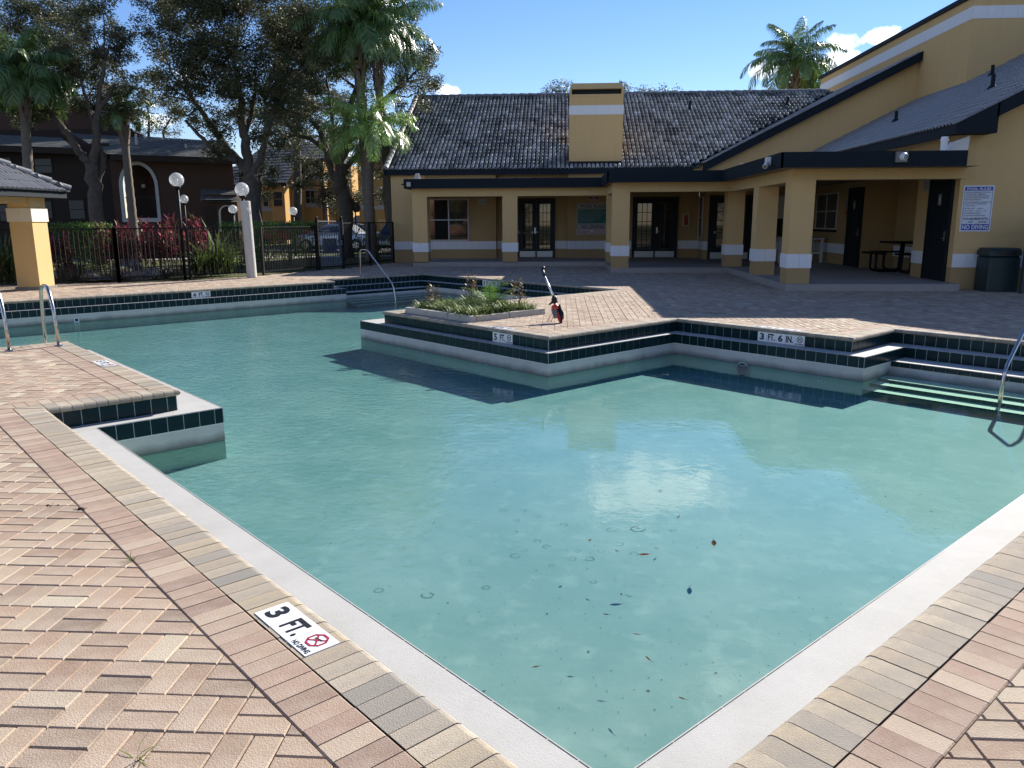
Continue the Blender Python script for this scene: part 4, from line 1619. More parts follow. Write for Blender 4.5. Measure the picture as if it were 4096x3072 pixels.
def door_leaf(F, s0, s1, z0, z1, cols, rows, panes, kick=True, handle=None, bar=None, th=club):
    bb = MB()
    if cols:
        gx0, gx1, gz0, gz1 = s0 + panes[0], s1 - panes[0], z0 + panes[1], z1 - panes[2]
        F.box(bb, s0, gx0, z0, z1, 0, .045)
        F.box(bb, gx1, s1, z0, z1, 0, .045)
        F.box(bb, gx0, gx1, z0, gz0, 0, .045)
        F.box(bb, gx0, gx1, gz1, z1, 0, .045)
        cw, rh = (gx1 - gx0) / cols, (gz1 - gz0) / rows
        for i in range(1, cols):
            F.box(bb, gx0 + i * cw - .011, gx0 + i * cw + .011, gz0, gz1, .012, .038)
        for i in range(1, rows):
            F.box(bb, gx0, gx1, gz0 + i * rh - .011, gz0 + i * rh + .011, .010, .036)
    else:
        F.box(bb, s0, s1, z0, z1, 0, .045)
    d = part(bb, 'door', M['door'], th)
    if cols:
        for i in range(cols):
            for j in range(rows):
                b2 = MB()
                F.box(b2, gx0 + i * cw + .011, gx0 + (i + 1) * cw - .011, gz0 + j * rh + .011, gz0 + (j + 1) * rh - .011, .016, .022)
                sub(b2, 'pane', M['glass'], d)
    if kick:
        b2 = MB()
        F.box(b2, s0 + .03, s1 - .03, z0 + .02, z0 + .25, .046, .050)
        sub(b2, 'kick_plate', M['kick'], d)
    if handle is not None:
        b2 = MB()
        F.box(b2, handle - .03, handle + .03, z0 + .93, z0 + 1.16, .046, .062)
        q = F.p(handle, z0 + 1.0, .062)
        r_ = F.p(handle, z0 + 1.0, .11)
        b2.tube([q, r_, F.p(handle + .12, z0 + .99, .11)], .011, 8)
        sub(b2, 'handle', M['steel'], d)
    if bar:
        b2 = MB()
        b2.tube([F.p(bar[0], z0 + .98, .085), F.p(bar[1], z0 + .98, .085)], .018, 8)
        F.box(b2, bar[0], bar[0] + .05, z0 + .94, z0 + 1.02, .045, .09)
        F.box(b2, bar[1] - .05, bar[1], z0 + .94, z0 + 1.02, .045, .09)
        sub(b2, 'push_bar', M['steel'], d)
    return d


def door_frame(F, s0, s1, z0, z1, w_=.055, th=club):
    bb = MB()
    F.box(bb, s0 - w_, s0, z0, z1 + w_, .0, .07)
    F.box(bb, s1, s1 + w_, z0, z1 + w_, .0, .07)
    F.box(bb, s0, s1, z1, z1 + w_, .002, .068)
    part(bb, 'door_frame', M['door'], th)


FA = Frame((-1.69, 31.65, 0), (1, 0, 0), (0, -1, 0))
door_frame(FA, .06, 1.43, ZS, 2.40)
door_leaf(FA, .065, .74, ZS + .01, 2.39, 3, 5, (.14, .33, .14), True, None, (.02, .62))
door_leaf(FA, .75, 1.425, ZS + .01, 2.39, 3, 5, (.12, .33, .14), True, .70)
FB = Frame((2.79, 31.3, 0), (1, 0, 0), (0, -1, 0))
door_frame(FB, .05, 1.66, ZS, 2.41)
door_leaf(FB, .055, .85, ZS + .01, 2.40, 3, 5, (.12, .33, .16), True)
door_leaf(FB, .86, 1.655, ZS + .01, 2.40, 2, 5, (.20, .33, .16), True, .93)
FC = Frame((5.45, 30.0, 0), (1, 0, 0), (0, -1, 0))
door_frame(FC, .06, 1.50, ZS, 2.42)
door_leaf(FC, .065, .77, ZS + .01, 2.41, 1, 5, (.23, .45, .2), True, None, (.2, .72))
door_leaf(FC, .78, 1.495, ZS + .01, 2.41, 2, 5, (.16, .33, .16), True)
FD = Frame((9.1, 26.0, 0), (0, -1, 0), (-1, 0, 0))
door_frame(FD, .03, 1.09, ZS, 2.50)
door_leaf(FD, .035, 1.085, ZS + .01, 2.49, 0, 0, None, False, .98)
FE = Frame((9.1, 20.45, 0), (0, -1, 0), (-1, 0, 0))
door_frame(FE, .03, 1.07, ZS, 2.52)
door_leaf(FE, .035, 1.065, ZS + .01, 2.51, 0, 0, None, False, .96)


def window(F, s0, s1, z0, z1, cols, rows, glass, th=club, fw_=.035, mid=None, fm=None):
    bb = MB()
    F.box(bb, s0, s0 + fw_, z0, z1, -.01, .035)
    F.box(bb, s1 - fw_, s1, z0, z1, -.01, .035)
    F.box(bb, s0 + fw_, s1 - fw_, z0, z0 + fw_, -.01, .035)
    F.box(bb, s0 + fw_, s1 - fw_, z1 - fw_, z1, -.01, .035)
    cw, rh = (s1 - s0 - 2 * fw_) / cols, (z1 - z0 - 2 * fw_) / rows
    for i in range(1, cols):
        F.box(bb, s0 + fw_ + i * cw - .02, s0 + fw_ + i * cw + .02, z0 + fw_, z1 - fw_, 0, .032)
    for i in range(1, rows):
        F.box(bb, s0 + fw_, s1 - fw_, z0 + fw_ + i * rh - .018, z0 + fw_ + i * rh + .018, .002, .03)
    wdw = part(bb, 'window', fm or M['frame'], th)
    for i in range(cols):
        for j in range(rows):
            b2 = MB()
            e = .018
            F.box(b2, s0 + fw_ + i * cw + e, s0 + fw_ + (i + 1) * cw - e, z0 + fw_ + j * rh + e, z0 + fw_ + (j + 1) * rh - e, .004, .012)
            sub(b2, 'pane', glass, wdw)
    return wdw


FW = Frame((-5.15, 31.3, 0), (1, 0, 0), (0, -1, 0))
window(FW, 0, 1.58, .84, 2.45, 2, 2, M['glass'])
FV = Frame((9.1, 29.25, 0), (0, -1, 0), (-1, 0, 0))
window(FV, 0, 2.15, 1.27, 2.47, 2, 2, M['glassgrey'])
bb = MB()
FV.box(bb, -.05, 2.2, 1.19, 1.255, 0, .14)
part(bb, 'counter_ledge', M['fascia'], club)
FS = Frame((5.3, 31.2, 0), (0, -1, 0), (-1, 0, 0))
window(FS, .05, .85, .92, 2.45, 1, 2, M['glassgrey'])
FG = Frame((7.6, 30.0, 0), (1, 0, 0), (0, -1, 0))
bb = MB()
FG.box(bb, 0, 1.1, 1.70, 2.45, 0, .03)
part(bb, 'roll_shutter', M['frame'], club)
bb = MB()
FG.box(bb, 0, 1.1, 1.0, 1.64, 0, .012, 0)
part(bb, 'serving_hatch', M['glass'], club)
bb = MB()
FG.box(bb, -.03, 1.13, 1.64, 1.70, 0, .1)
part(bb, 'hatch_ledge', M['frame'], club)

# --- things on the walls of the clubhouse


def sign(name, label, cat, F, s0, s1, z0, z1, base, lines, d=.006, rims=None, group=None):
    loc = F.p((s0 + s1) / 2, z0, d)
    g = thing(name, label, cat, loc, group)
    bb = MB()
    F.box(bb, s0, s1, z0, z1, .001, d)
    part(bb, 'panel', base, g)
    if rims:
        bb = MB()
        for (a, b_, c, e, t, m_) in rims:
            F.box(bb, a, b_, c, c + t, d, d + .0015)
            F.box(bb, a, b_, e - t, e, d, d + .0015)
            F.box(bb, a, a + t, c + t, e - t, d, d + .0015)
            F.box(bb, b_ - t, b_, c + t, e - t, d, d + .0015)
        part(bb, 'border', rims[0][5], g)
    for ln in lines:
        s_, a, z, w_, h, m_ = ln[:6]
        bb = MB()
        addtext(bb, s_, F.p(a, z, d + (ln[6] if len(ln) > 6 else .001)), F.ex, (0, 0, 1), w_, h, 0, .018)
        part(bb, 'lettering', m_, g)
    return g


# wall facing the pool: viewer sees +X to the right, so letters run along +X with out = -Y
FR = Frame((9.19, 19.1, 0), (1, 0, 0), (0, -1, 0))
g = sign('pool_rules_sign', 'white sign with blue bars reading POOL RULES and NO DIVING beside the dark fence', 'sign', FR, 0, .68, 1.33, 2.36, M['signwhite'], [
    ('1. NO FOOD OR BEVERAGES IN THE POOL OR', .035, 2.195, .57, .026, M['black']), ('ON POOL WET DECK. COMMERCIALLY', .06, 2.153, .44, .026, M['black']),
    ('BOTTLED WATER IN PLASTIC BOTTLES IS', .06, 2.111, .52, .026, M['black']), ('ALLOWED ON THE POOL WET DECK FOR', .06, 2.069, .51, .026, M['black']), ('POOL PATRON HYDRATION.', .06, 2.027, .34, .026, M['black']),
    ('2. NO GLASS OR ANIMALS IN THE FENCED POOL', .035, 1.973, .60, .026, M['black']), ('AREA (OR 50 FEET TO 200 MM FROM', .06, 1.931, .47, .026, M['black']), ('UNFENCED POOL).', .06, 1.889, .24, .026, M['black']),
    ('3. BATHING LOAD ____ PERSONS', .035, 1.832, .44, .026, M['black']), ('4. POOL HOURS ____ A.M. TO ____ P.M.', .035, 1.78, .52, .026, M['black']), ('5. SHOWER BEFORE ENTERING', .035, 1.728, .39, .026, M['black']),
    ('6. DO NOT SWALLOW THE POOL WATER', .035, 1.676, .50, .026, M['black']), ('POOL MAXIMUM DEPTH:', .06, 1.59, .55, .052, M['black']), ('___FEET  ___INCHES', .10, 1.515, .48, .048, M['black']),
    ], rims=[(.03, .65, 1.36, 2.33, .008, M['blueprint'])])
bb = MB()
FR.box(bb, .04, .64, 2.245, 2.325, .0064, .0088)
FR.box(bb, .03, .65, 1.362, 1.495, .0064, .0088)
part(bb, 'blue_bar', M['blueprint'], g)
bb = MB()
addtext(bb, 'POOL RULES', FR.p(.075, 2.258, .0095), FR.ex, (0, 0, 1), .53, .055, 0, .03)
part(bb, 'bar_lettering', M['signwhite'], g)
bb = MB()
addtext(bb, 'NO DIVING', FR.p(.045, 1.378, .0095), FR.ex, (0, 0, 1), .59, .10, 0, .035)
part(bb, 'bar_lettering', M['signwhite'], g)
FO = Frame((.64, 31.3, 0), (1, 0, 0), (0, -1, 0))
g = sign('pool_rules_board', 'weathered grey and green POOL RULES board half hidden behind a porch pillar', 'sign', FO, 0, 1.28, 1.27, 2.26, M['signgrey'], [
    ('POOL RULES', .15, 2.08, .98, .11, M['black']), ('NO DIVING', .17, 1.31, .90, .11, M['black'])], rims=[(.03, 1.25, 2.04, 2.23, .012, M['black']), (.03, 1.25, 1.29, 1.46, .012, M['black'])])
bb = MB()
FO.box(bb, .03, 1.25, 1.49, 2.02, .0062, .0095)
part(bb, 'green_panel', M['signgreen'], g)
bb = MB()
for i, (s_, w_) in enumerate([('POOL IS FOR THE USE OF RESIDENTS AND', .95), ('THEIR GUESTS ONLY. NO LIFEGUARD ON DUTY.', 1.1), ('SHOWER BEFORE ENTERING THE POOL. NO FOOD,', 1.12), ('DRINK OR GLASS IN POOL OR ON DECK.', .9), ('CHILDREN MUST BE WITH AN ADULT.', .85), ('NO ANIMALS IN THE FENCED AREA.', .8), ('POOL HOURS DAWN TO DUSK.', .62)]):
    bb = MB()
    addtext(bb, s_, FO.p(.06, 1.955 - i * .066, .010), FO.ex, (0, 0, 1), w_, .03, 0, .01)
    part(bb, 'lettering', M['signgrey'], g)
sign('warning_sign', 'pale pink DO NOT SWALLOW POOL WATER sign below the grey rules board', 'sign', FO, -.01, 1.30, 1.07, 1.255, M['signpink'], [
    ('DO NOT', .03, 1.12, .46, .075, M['black']), ('SWALLOW', .66, 1.175, .5, .06, M['black']), ('POOL WATER', .56, 1.085, .68, .06, M['black'])], rims=[(.01, .52, 1.09, 1.235, .010, M['black'])])
sign('warning_sign', 'small red NO SMOKING sign high above the grey rules board', 'sign', FO, .46, .84, 2.34, 2.50, M['signred'], [('NO', .60, 2.425, .10, .045, M['signwhite']), ('SMOKING', .50, 2.36, .30, .045, M['signwhite'])], rims=[(.47, .83, 2.35, 2.49, .008, M['signwhite'])])
FP = Frame((-3.18, 31.3, 0), (1, 0, 0), (0, -1, 0))
sign('paper_notice', 'square white paper notice on the porch wall right of the four pane window', 'notice', FP, 0, .30, 2.20, 2.44, M['signgrey'], [('NOTICE TO RESIDENTS', .03, 2.34, .24, .018, M['black']), ('CAMERAS IN USE', .04, 2.285, .22, .018, M['black']), ('DO NOT ENTER', .05, 2.235, .2, .018, M['black'])])
FX = Frame((9.1, 21.0, 0), (0, -1, 0), (-1, 0, 0))
sign('paper_notice', 'torn white paper notice taped beside the right restroom door', 'notice', FX, .05, .38, 2.30, 2.60, M['signgrey'], [('NOTICE', .1, 2.47, .22, .02, M['black']), ('POOL CLOSES AT DUSK', .08, 2.42, .26, .018, M['black']), ('NO LIFEGUARD', .1, 2.37, .22, .018, M['black'])])
for (f0, s0, z0, lb) in [(FE, .47, 1.93, 'grey restroom plate with a white figure on the right dark door'), (FD, .42, 1.9, 'grey restroom plate with a white figure on the left dark door')]:
    g = thing('restroom_sign', lb, 'sign', f0.p(s0 + .08, z0, .05), 'restroom plates')
    bb = MB()
    f0.box(bb, s0, s0 + .17, z0, z0 + .27, .046, .052)
    part(bb, 'plate', M['greyplastic'], g)
    bb = MB()
    c = f0.p(s0 + .085, z0 + .215, .0535)
    ringshape(bb, c, f0.ex, (0, 0, 1), .0005, .016, 12)
    for a, b_, c_, d_ in [(.06, .11, .10, .19), (.064, .08, .03, .10), (.09, .106, .03, .10)]:
        f0.box(bb, s0 + a, s0 + b_, z0 + c_, z0 + d_, .052, .0535)
    part(bb, 'figure', M['signwhite'], g)
sign('wall_notice', 'grey lettered notice on the wall left of the left restroom door', 'notice', FD, -.42, -.17, 1.92, 2.2, M['greyplastic'], [('CAFE', -.39, 2.12, .18, .04, M['signgrey']), ('HOURS', -.39, 2.03, .18, .04, M['signgrey']), ('9 TO 5', -.39, 1.95, .18, .04, M['signgrey'])])
sign('warning_sign', 'small red NO SMOKING plate below the grey notice by the left restroom door', 'sign', FD, -.40, -.18, 1.68, 1.86, M['signred'], [('NO', -.33, 1.78, .09, .04, M['signwhite']), ('SMOKING', -.38, 1.71, .18, .035, M['signwhite'])])
# fire extinguisher cabinet
FH = Frame((4.70, 31.3, 0), (1, 0, 0), (0, -1, 0))
g = thing('extinguisher_cabinet', 'white framed fire extinguisher cabinet right of the porch double door', 'cabinet', FH.p(.12, 1.36, 0))
bb = MB()
for a in [(0, .03, 1.36, 1.84), (.21, .24, 1.36, 1.84), (.03, .21, 1.36, 1.39), (.03, .21, 1.81, 1.84)]:
    FH.box(bb, *a, 0, .09)
part(bb, 'frame', M['frame'], g)
bb = MB()
bb.lathe([(.0, 0), (.055, .01), (.058, .22), (.03, .28), (.02, .33)], FH.p(.12, 1.42, .06), 12)
part(bb, 'extinguisher', M['red'], g, True)
bb = MB()
FH.box(bb, .03, .21, 1.39, 1.81, .0, .006)
part(bb, 'back_panel', M['stucco_low'], g)
# cameras
g = thing('security_camera', 'round white dome camera on a grey box in the middle of the right porch fascia', 'camera', (7.35, 18.1, 2.9), 'security cameras on the porch fascia')
bb = MB()
bb.box(7.20, 7.44, 18.03, 18.099, 2.82, 3.04)
part(bb, 'mount', M['greyplastic'], g)
bb = MB()
prof = [(.0, .115), (.05, .10), (.075, .07), (.09, .02), (.09, 0)]
vs = []
for r_, d_ in prof:
    vs += [(7.35 + r_ * math.cos(6.2832 * k_ / 18), 18.03 - d_, 2.93 + r_ * math.sin(6.2832 * k_ / 18)) for k_ in range(18)]
fs = [(i * 18 + k_, i * 18 + (k_ + 1) % 18, (i + 1) * 18 + (k_ + 1) % 18, (i + 1) * 18 + k_) for i in range(4) for k_ in range(18)]
bb.add(vs, fs)
part(bb, 'dome', M['white'], g, True)
bb = MB()
ringshape(bb, (7.365, 17.918, 2.925), (1, 0, 0), (0, 0, 1), .0005, .045, 16)
part(bb, 'lens', M['glass'], g)
g = thing('security_camera', 'white bracket camera on the corner of the porch fascia above the second pillar', 'camera', (4.8, 18.9, 2.9), 'security cameras on the porch fascia')
bb = MB()
bb.box(4.70, 4.79, 18.95, 19.15, 2.84, 3.02)
part(bb, 'mount', M['white'], g)
bb = MB()
bb.tube([(4.72, 18.98, 2.88), (4.62, 18.78, 2.80)], [.05, .055], 10)
part(bb, 'body', M['white'], g)
bb = MB()
bb.tube([(4.62, 18.78, 2.80), (4.612, 18.765, 2.795)], .04, 10)
part(bb, 'lens', M['glass'], g)
g = thing('security_camera', 'small pale box camera at the left end of the porch fascia', 'camera', (-5.3, 28.2, 2.8), 'security cameras on the porch fascia')
bb = MB()
bb.box(-5.38, -5.24, 28.14, 28.219, 2.80, 2.95)
part(bb, 'body', M['curb'], g)
bb = MB()
bb.box(-5.56, -5.38, 28.16, 28.21, 2.85, 2.90)
part(bb, 'arm', M['iron'], g)
# fence between clubhouse and the right edge, bin
g = thing('slat_fence', 'dark grey slatted screen fence at the right end of the clubhouse wall', 'fence', (12, 18.1, 0))
bb = MB()
for x in (10.12, 11.6, 13.1):
    bb.box(x, x + .09, 18.0, 18.09, -.02, 1.66)
part(bb, 'post', M['fencegrey'], g)
bb = MB()
bb.box(10.10, 14.6, 17.985, 18.105, 1.66, 1.71)
bb.box(10.21, 14.6, 18.02, 18.07, .06, .12)
part(bb, 'rail', M['fencegrey'], g)
for i in range(24):
    x = 10.24 + i * .175
    bb = MB()
    bb.box(x, x + .13, 18.03, 18.05, .05, 1.66)
    part(bb, 'slat', M['fencegrey'], g)
g = thing('rubbish_bin', 'dark green square rubbish bin against the wall under the rules sign', 'bin', (9.97, 18.75, 0))
bb = MB()
bb.bbox(9.60, 10.28, 18.40, 19.03, 0, .80, .05)
part(bb, 'body', M['bin'], g)
bb = MB()
bb.bbox(9.58, 10.30, 18.38, 19.05, .803, .97, .07)
part(bb, 'lid', M['bin'], g)
bb = MB()
bb.box(9.74, 10.14, 18.372, 18.379, .835, .925)
part(bb, 'flap', M['rubber'], g)

# porch furniture
g = thing('picnic_table', 'dark coated metal picnic table with attached benches on the porch', 'table', (9.75, 22.9, ZS))
bb = MB()
bb.bbox(9.1, 10.05, 22.35, 23.45, .95, 1.0, .02)
part(bb, 'table_top', M['iron'], g)
for (x0, x1, y0, y1) in [(8.62, 8.92, 22.35, 23.45), (9.0, 9.9, 21.85, 22.12), (9.0, 9.9, 23.65, 23.9)]:
    bb = MB()
    bb.bbox(x0, x1, y0, y1, .66, .71, .02)
    part(bb, 'bench', M['iron'], g)
for (p) in [[(8.77, 22.7, .66), (8.77, 22.7, .24), (8.9, 22.75, .19), (9.4, 22.8, .19), (9.52, 22.85, .25), (9.55, 22.85, .95)], [(8.77, 23.1, .66), (8.77, 23.1, .24), (8.9, 23.1, .19), (9.4, 23.0, .19), (9.52, 23.0, .25), (9.55, 23.0, .95)],
            [(9.4, 21.98, .66), (9.4, 21.98, .24), (9.42, 22.1, .19), (9.45, 22.7, .19)], [(9.4, 23.78, .66), (9.4, 23.78, .24), (9.42, 23.6, .19), (9.45, 23.1, .19)]]:
    bb = MB()
    bb.tube(arc(p, .08, 3), .035, 8)
    part(bb, 'leg', M['iron'], g, True)
g = thing('side_table', 'white painted wooden console table standing behind the porch pillars', 'table', (8.2, 28.3, ZS))
bb = MB()
bb.box(7.4, 8.95, 27.7, 28.9, .93, .98)
part(bb, 'table_top', M['woodwhite'], g)
for (x, y) in [(7.45, 28.8), (8.85, 27.75), (7.45, 27.75), (8.85, 28.8)]:
    bb = MB()
    bb.box(x, x + .08, y, y + .08, ZS, .93)
    part(bb, 'leg', M['woodwhite'], g)
bb = MB()
bb.box(7.53, 8.85, 27.77, 27.81, .45, .52)
part(bb, 'stretcher', M['woodwhite'], g)

# ------------------------------------------------------------------ planter on the peninsula
pu0, pu1, pv0, pv1 = PLANTER_UV
g = thing('planter_bed', 'low white concrete curbed planter on the pool peninsula', 'planter', (*XY((pu0 + pu1) / 2, (pv0 + pv1) / 2), 0))


def uvhexa(bb, u0, u1, v0, v1, z0, z1, m=0, c=.012):
    P_ = lambda u, v, z: xyz((u, v), z)
    bb.hexa([P_(u0, v0, z0), P_(u1, v0, z0), P_(u1, v1, z0), P_(u0, v1, z0), P_(u0 + c, v0 + c, z1), P_(u1 - c, v0 + c, z1), P_(u1 - c, v1 - c, z1), P_(u0 + c, v1 - c, z1)], m)


def curbrun(u0, u1, v0, v1, along):
    n = max(1, round(((u1 - u0) if along == 'u' else (v1 - v0)) / .62))
    for i in range(n):
        bb = MB()
        e = .003
        zz = .095 + rnd.uniform(-.006, .006)
        if along == 'u':
            a, b_ = u0 + (u1 - u0) * i / n, u0 + (u1 - u0) * (i + 1) / n
            uvhexa(bb, a + e, b_ - e, v0, v1, -.02, zz)
        else:
            a, b_ = v0 + (v1 - v0) * i / n, v0 + (v1 - v0) * (i + 1) / n
            uvhexa(bb, u0, u1, a + e, b_ - e, -.02, zz)
        part(bb, 'curb_block', M['curb'], g)


curbrun(pu0, pu1, pv0, pv0 + .12, 'u')
curbrun(pu0, pu1, pv1 - .12, pv1, 'u')
curbrun(pu0, pu0 + .12, pv0 + .12, pv1 - .12, 'v')
curbrun(pu1 - .12, pu1, pv0 + .12, pv1 - .12, 'v')
bb = MB()
uvhexa(bb, pu0 + .11, pu1 - .11, pv0 + .11, pv1 - .11, -.02, .06, 0, 0)
part(bb, 'soil', M['soil'], g)


def blade(bb, p, az, L, w_, e0, droop, n=4, m=0, fold=0.0):
    """strap leaf: starts at elevation e0, bends down by droop along its length"""
    p = Vector(p)
    h = Vector((math.cos(az), math.sin(az), 0))
    sd_ = Vector((-math.sin(az), math.cos(az), 0))
    vs = []
    for i in range(n + 1):
        t = i / n
        ww = w_ * (1 - t) ** .6 * (.55 + .45 * min(1, t * 4)) * .5 if i < n else .0008
        vs += [p - sd_ * ww + Vector((0, 0, fold * ww)), p + sd_ * ww + Vector((0, 0, fold * ww))]
        e = e0 - droop * t
        p = p + (h * math.cos(e) + Vector((0, 0, math.sin(e)))) * (L / n)
    bb.add(vs, [(2 * i, 2 * i + 1, 2 * i + 3, 2 * i + 2) for i in range(n)], m)


def clump_mesh(seed, n=100, L=.27):
    r_ = random.Random(seed)
    bb = MB()
    for _ in range(n):
        az = r_.uniform(0, 6.283)
        blade(bb, (r_.gauss(0, .05), r_.gauss(0, .05), 0), az, L * r_.uniform(.6, 1.15), .021, r_.uniform(.7, 1.45), r_.uniform(.9, 2.3), 4)
    return bb.mesh('grass_clump', M['liriope'])


CM = [clump_mesh(i) for i in range(4)]
spots = []
for i in range(8):
    for j in range(7):
        spots.append((pu0 + .24 + i * (pu1 - pu0 - .48) / 7 + rnd.uniform(-.08, .08), pv0 + .24 + j * (pv1 - pv0 - .48) / 6 + rnd.uniform(-.08, .08)))
for u, v in spots:
    o = put('grass_clump', CM[rnd.randrange(4)], None, label='arching dark green border grass clump in the white curbed planter', category='plant', group='border grass clumps in the planter')
    o.location = (*XY(u, v), .05)
    o.rotation_euler = (0, 0, rnd.uniform(0, 6.28))
    s_ = rnd.uniform(.75, 1.1)
    o.scale = (s_, s_, s_ * rnd.uniform(.85, 1.1))


def frond(bb, base, az, L, e0, droop, nl=26, ll=.45, lw=.03, leafdroop=.9, m=0, rm=1, r0=.018, plum=.35, rr=rnd):
    """feather palm frond with a curved midrib and paired leaflets"""
    p = Vector(base)
    h = Vector((math.cos(az), math.sin(az), 0))
    sd_ = Vector((-math.sin(az), math.cos(az), 0))
    pts = []
    n = 14
    for i in range(n + 1):
        t = i / n
        e = e0 - droop * t ** 1.3
        pts.append((p.copy(), (h * math.cos(e) + Vector((0, 0, math.sin(e)))).normalized()))
        p = p + pts[-1][1] * (L / n)
    bb.tube([q[0] for q in pts], [max(.003, r0 * (1 - .85 * i / n)) for i in range(n + 1)], 5, rm, False)
    for i in range(nl):
        t = .16 + .84 * (i + .5) / nl
        f_ = t * n
        k_ = min(int(f_), n - 1)
        q = pts[k_][0].lerp(pts[k_ + 1][0], f_ - k_)
        d = pts[k_][1]
        up = sd_.cross(d)
        if up.z < 0:
            up = -up
        l_ = ll * (math.sin(math.pi * min(1, t * .9 + .12)) ** .55) * rr.uniform(.8, 1.1)
        for s_ in (-1, 1):
            tw = rr.uniform(-plum, plum)
            dir_ = (sd_ * s_ * math.cos(tw) + up * math.sin(tw) + d * .75).normalized()
            a = q
            b_ = q + dir_ * l_ * .5 - Vector((0, 0, leafdroop * l_ * .10))
            dir2 = (dir_ - Vector((0, 0, leafdroop * rr.uniform(.7, 1.5)))).normalized()
            c = b_ + dir2 * l_ * .5
            wv = d.cross(dir_).cross(dir_).normalized() * lw * .5
            bb.add([a - wv * .5, a + wv * .5, b_ + wv, b_ - wv, c + wv * .12, c - wv * .12], [(0, 1, 2, 3), (3, 2, 4, 5)], m)


g = thing('pygmy_palm', 'small yellow green feather palm in the middle of the planter', 'palm', (*XY(11.0, 9.2), .05))
bb = MB()
for i in range(13):
    frond(bb, (0, 0, .05), i * 2.4, rnd.uniform(.5, .75), rnd.uniform(.5, 1.3), rnd.uniform(.8, 1.5), 20, .20, .014, .25, 0, 1, .006, .15)
bb.build('fronds', [M['hedgeleaf'], M['stem']], g)
for (u, v, hgt, lb) in [(11.25, 9.0, .62, 'tall reddish brown croton left of the planter palm'), (10.35, 9.3, .55, 'short reddish croton at the right end of the planter'), (11.8, 8.5, .42, 'single reddish shoot at the left end of the planter')]:
    g = thing('croton', lb, 'plant', (*XY(u, v), .05))
    bb = MB()
    for k_ in range(5):
        a = rnd.uniform(0, 6.28)
        top = (math.cos(a) * .12, math.sin(a) * .12, hgt * rnd.uniform(.7, 1))
        bb.tube([(0, 0, 0), (top[0] * .5, top[1] * .5, top[2] * .5), top], .005, 5)
    bb.build('stem', M['stem'], g)
    bb = MB()
    for k_ in range(110):
        z = hgt * rnd.uniform(.35, 1.02)
        a = rnd.uniform(0, 6.28)
        r_ = .16 * math.sqrt(rnd.random()) * (1.2 - .5 * z / hgt)
        blade(bb, (r_ * math.cos(a), r_ * math.sin(a), z), rnd.uniform(0, 6.28), rnd.uniform(.05, .10), .035, rnd.uniform(-.2, 1.1), .7, 2)
    bb.build('leaves', M['croton'], g)

# ------------------------------------------------------------------ red string trimmer standing on the peninsula
bx, by = -.085, 12.76
g = thing('string_trimmer', 'red and black cordless garden tool standing upright on the peninsula paving', 'garden tool', (bx, by, 0))
g.rotation_euler = (-R(38), 0, 0)
g.scale = (1.12, 1.14, 1.14)


def L3(x, z, y=0.0):
    """profile of the tool: x to the right as seen from the pool, z up"""
    return (x, y, z)


bb = MB()
bb.tube([L3(-.012, .445), L3(-.155, .80)], .017, 10)
bb.build('pole', M['alu'], g, True)
bb = MB()
bb.tube([L3(-.155, .80), L3(-.185, .92)], .021, 10)
bb.lathe([(0, -.028), (.02, -.022), (.03, 0), (.022, .02), (0, .03)], L3(-.175, .945), 10)
bb.build('grip', M['rubber'], g, True)
bb = MB()
bb.tube([L3(-.012, .46), L3(.0, .41), L3(.01, .355), L3(.012, .325)], [.024, .048, .04, .02], 10)
bb.hexa([L3(-.085, .31, -.02), L3(-.02, .345, -.02), L3(-.02, .345, .02), L3(-.085, .31, .02), L3(-.055, .34, -.02), L3(-.02, .41, -.02), L3(-.02, .41, .02), L3(-.055, .34, .02)])
bb.build('hinge_joint', M['rubber'], g)
bb = MB()
bb.tube([L3(.012, .335), L3(.012, .30), L3(.014, .285), L3(.018, .25), L3(.022, .21)], [.022, .026, .055, .066, .06], 14)
bb.build('motor_housing', M['red'], g, True)
bb = MB()
bb.hexa([L3(-.01, .10, -.03), L3(.05, .10, -.03), L3(.05, .10, .03), L3(-.01, .10, .03), L3(-.045, .225, -.04), L3(.03, .225, -.04), L3(.03, .225, .04), L3(-.045, .225, .04)])
bb.build('battery', M['greyplastic'], g)
bb = MB()
for k_ in range(2):
    pass
pts = [(.005, .20), (.035, .22), (.055, .18), (.085, .10), (.100, .03), (.095, .003), (.078, .003), (.060, .05), (.03, .12)]
bb.prism([(p[0], p[1]) for p in pts], -.028, .028)
bb.v = [(v[0], v[2], v[1]) for v in bb.v]
bb.build('red_shell', M['red'], g)
bb = MB()
pts = [(.03, .235), (.06, .22), (.10, .12), (.118, .02), (.105, .0), (.09, .0), (.098, .05), (.07, .15), (.035, .215)]
bb.prism(pts, -.045, .045)
bb.v = [(v[0], v[2], v[1]) for v in bb.v]
bb.build('black_guard', M['rubber'], g)
bb = MB()
pts = [(.055, .27), (.08, .285), (.105, .20), (.135, .14), (.138, .10), (.11, .095), (.085, .18)]
bb.prism(pts, -.06, .06)
bb.v = [(v[0], v[2], v[1]) for v in bb.v]
bb.build('rear_guard', M['rubber'], g)
bb = MB()
bb.tube([L3(-.012, .205, .0), L3(-.115, .10, .128), L3(-.095, .10, .128), L3(-.075, .13, .11), L3(-.055, .12, .12), L3(-.05, .09, .115)], .0035, 6)
bb.tube([L3(-.0, .195, .02), L3(-.045, .08, .10)], .0035, 6)
bb.build('wire_foot', M['iron'], g)

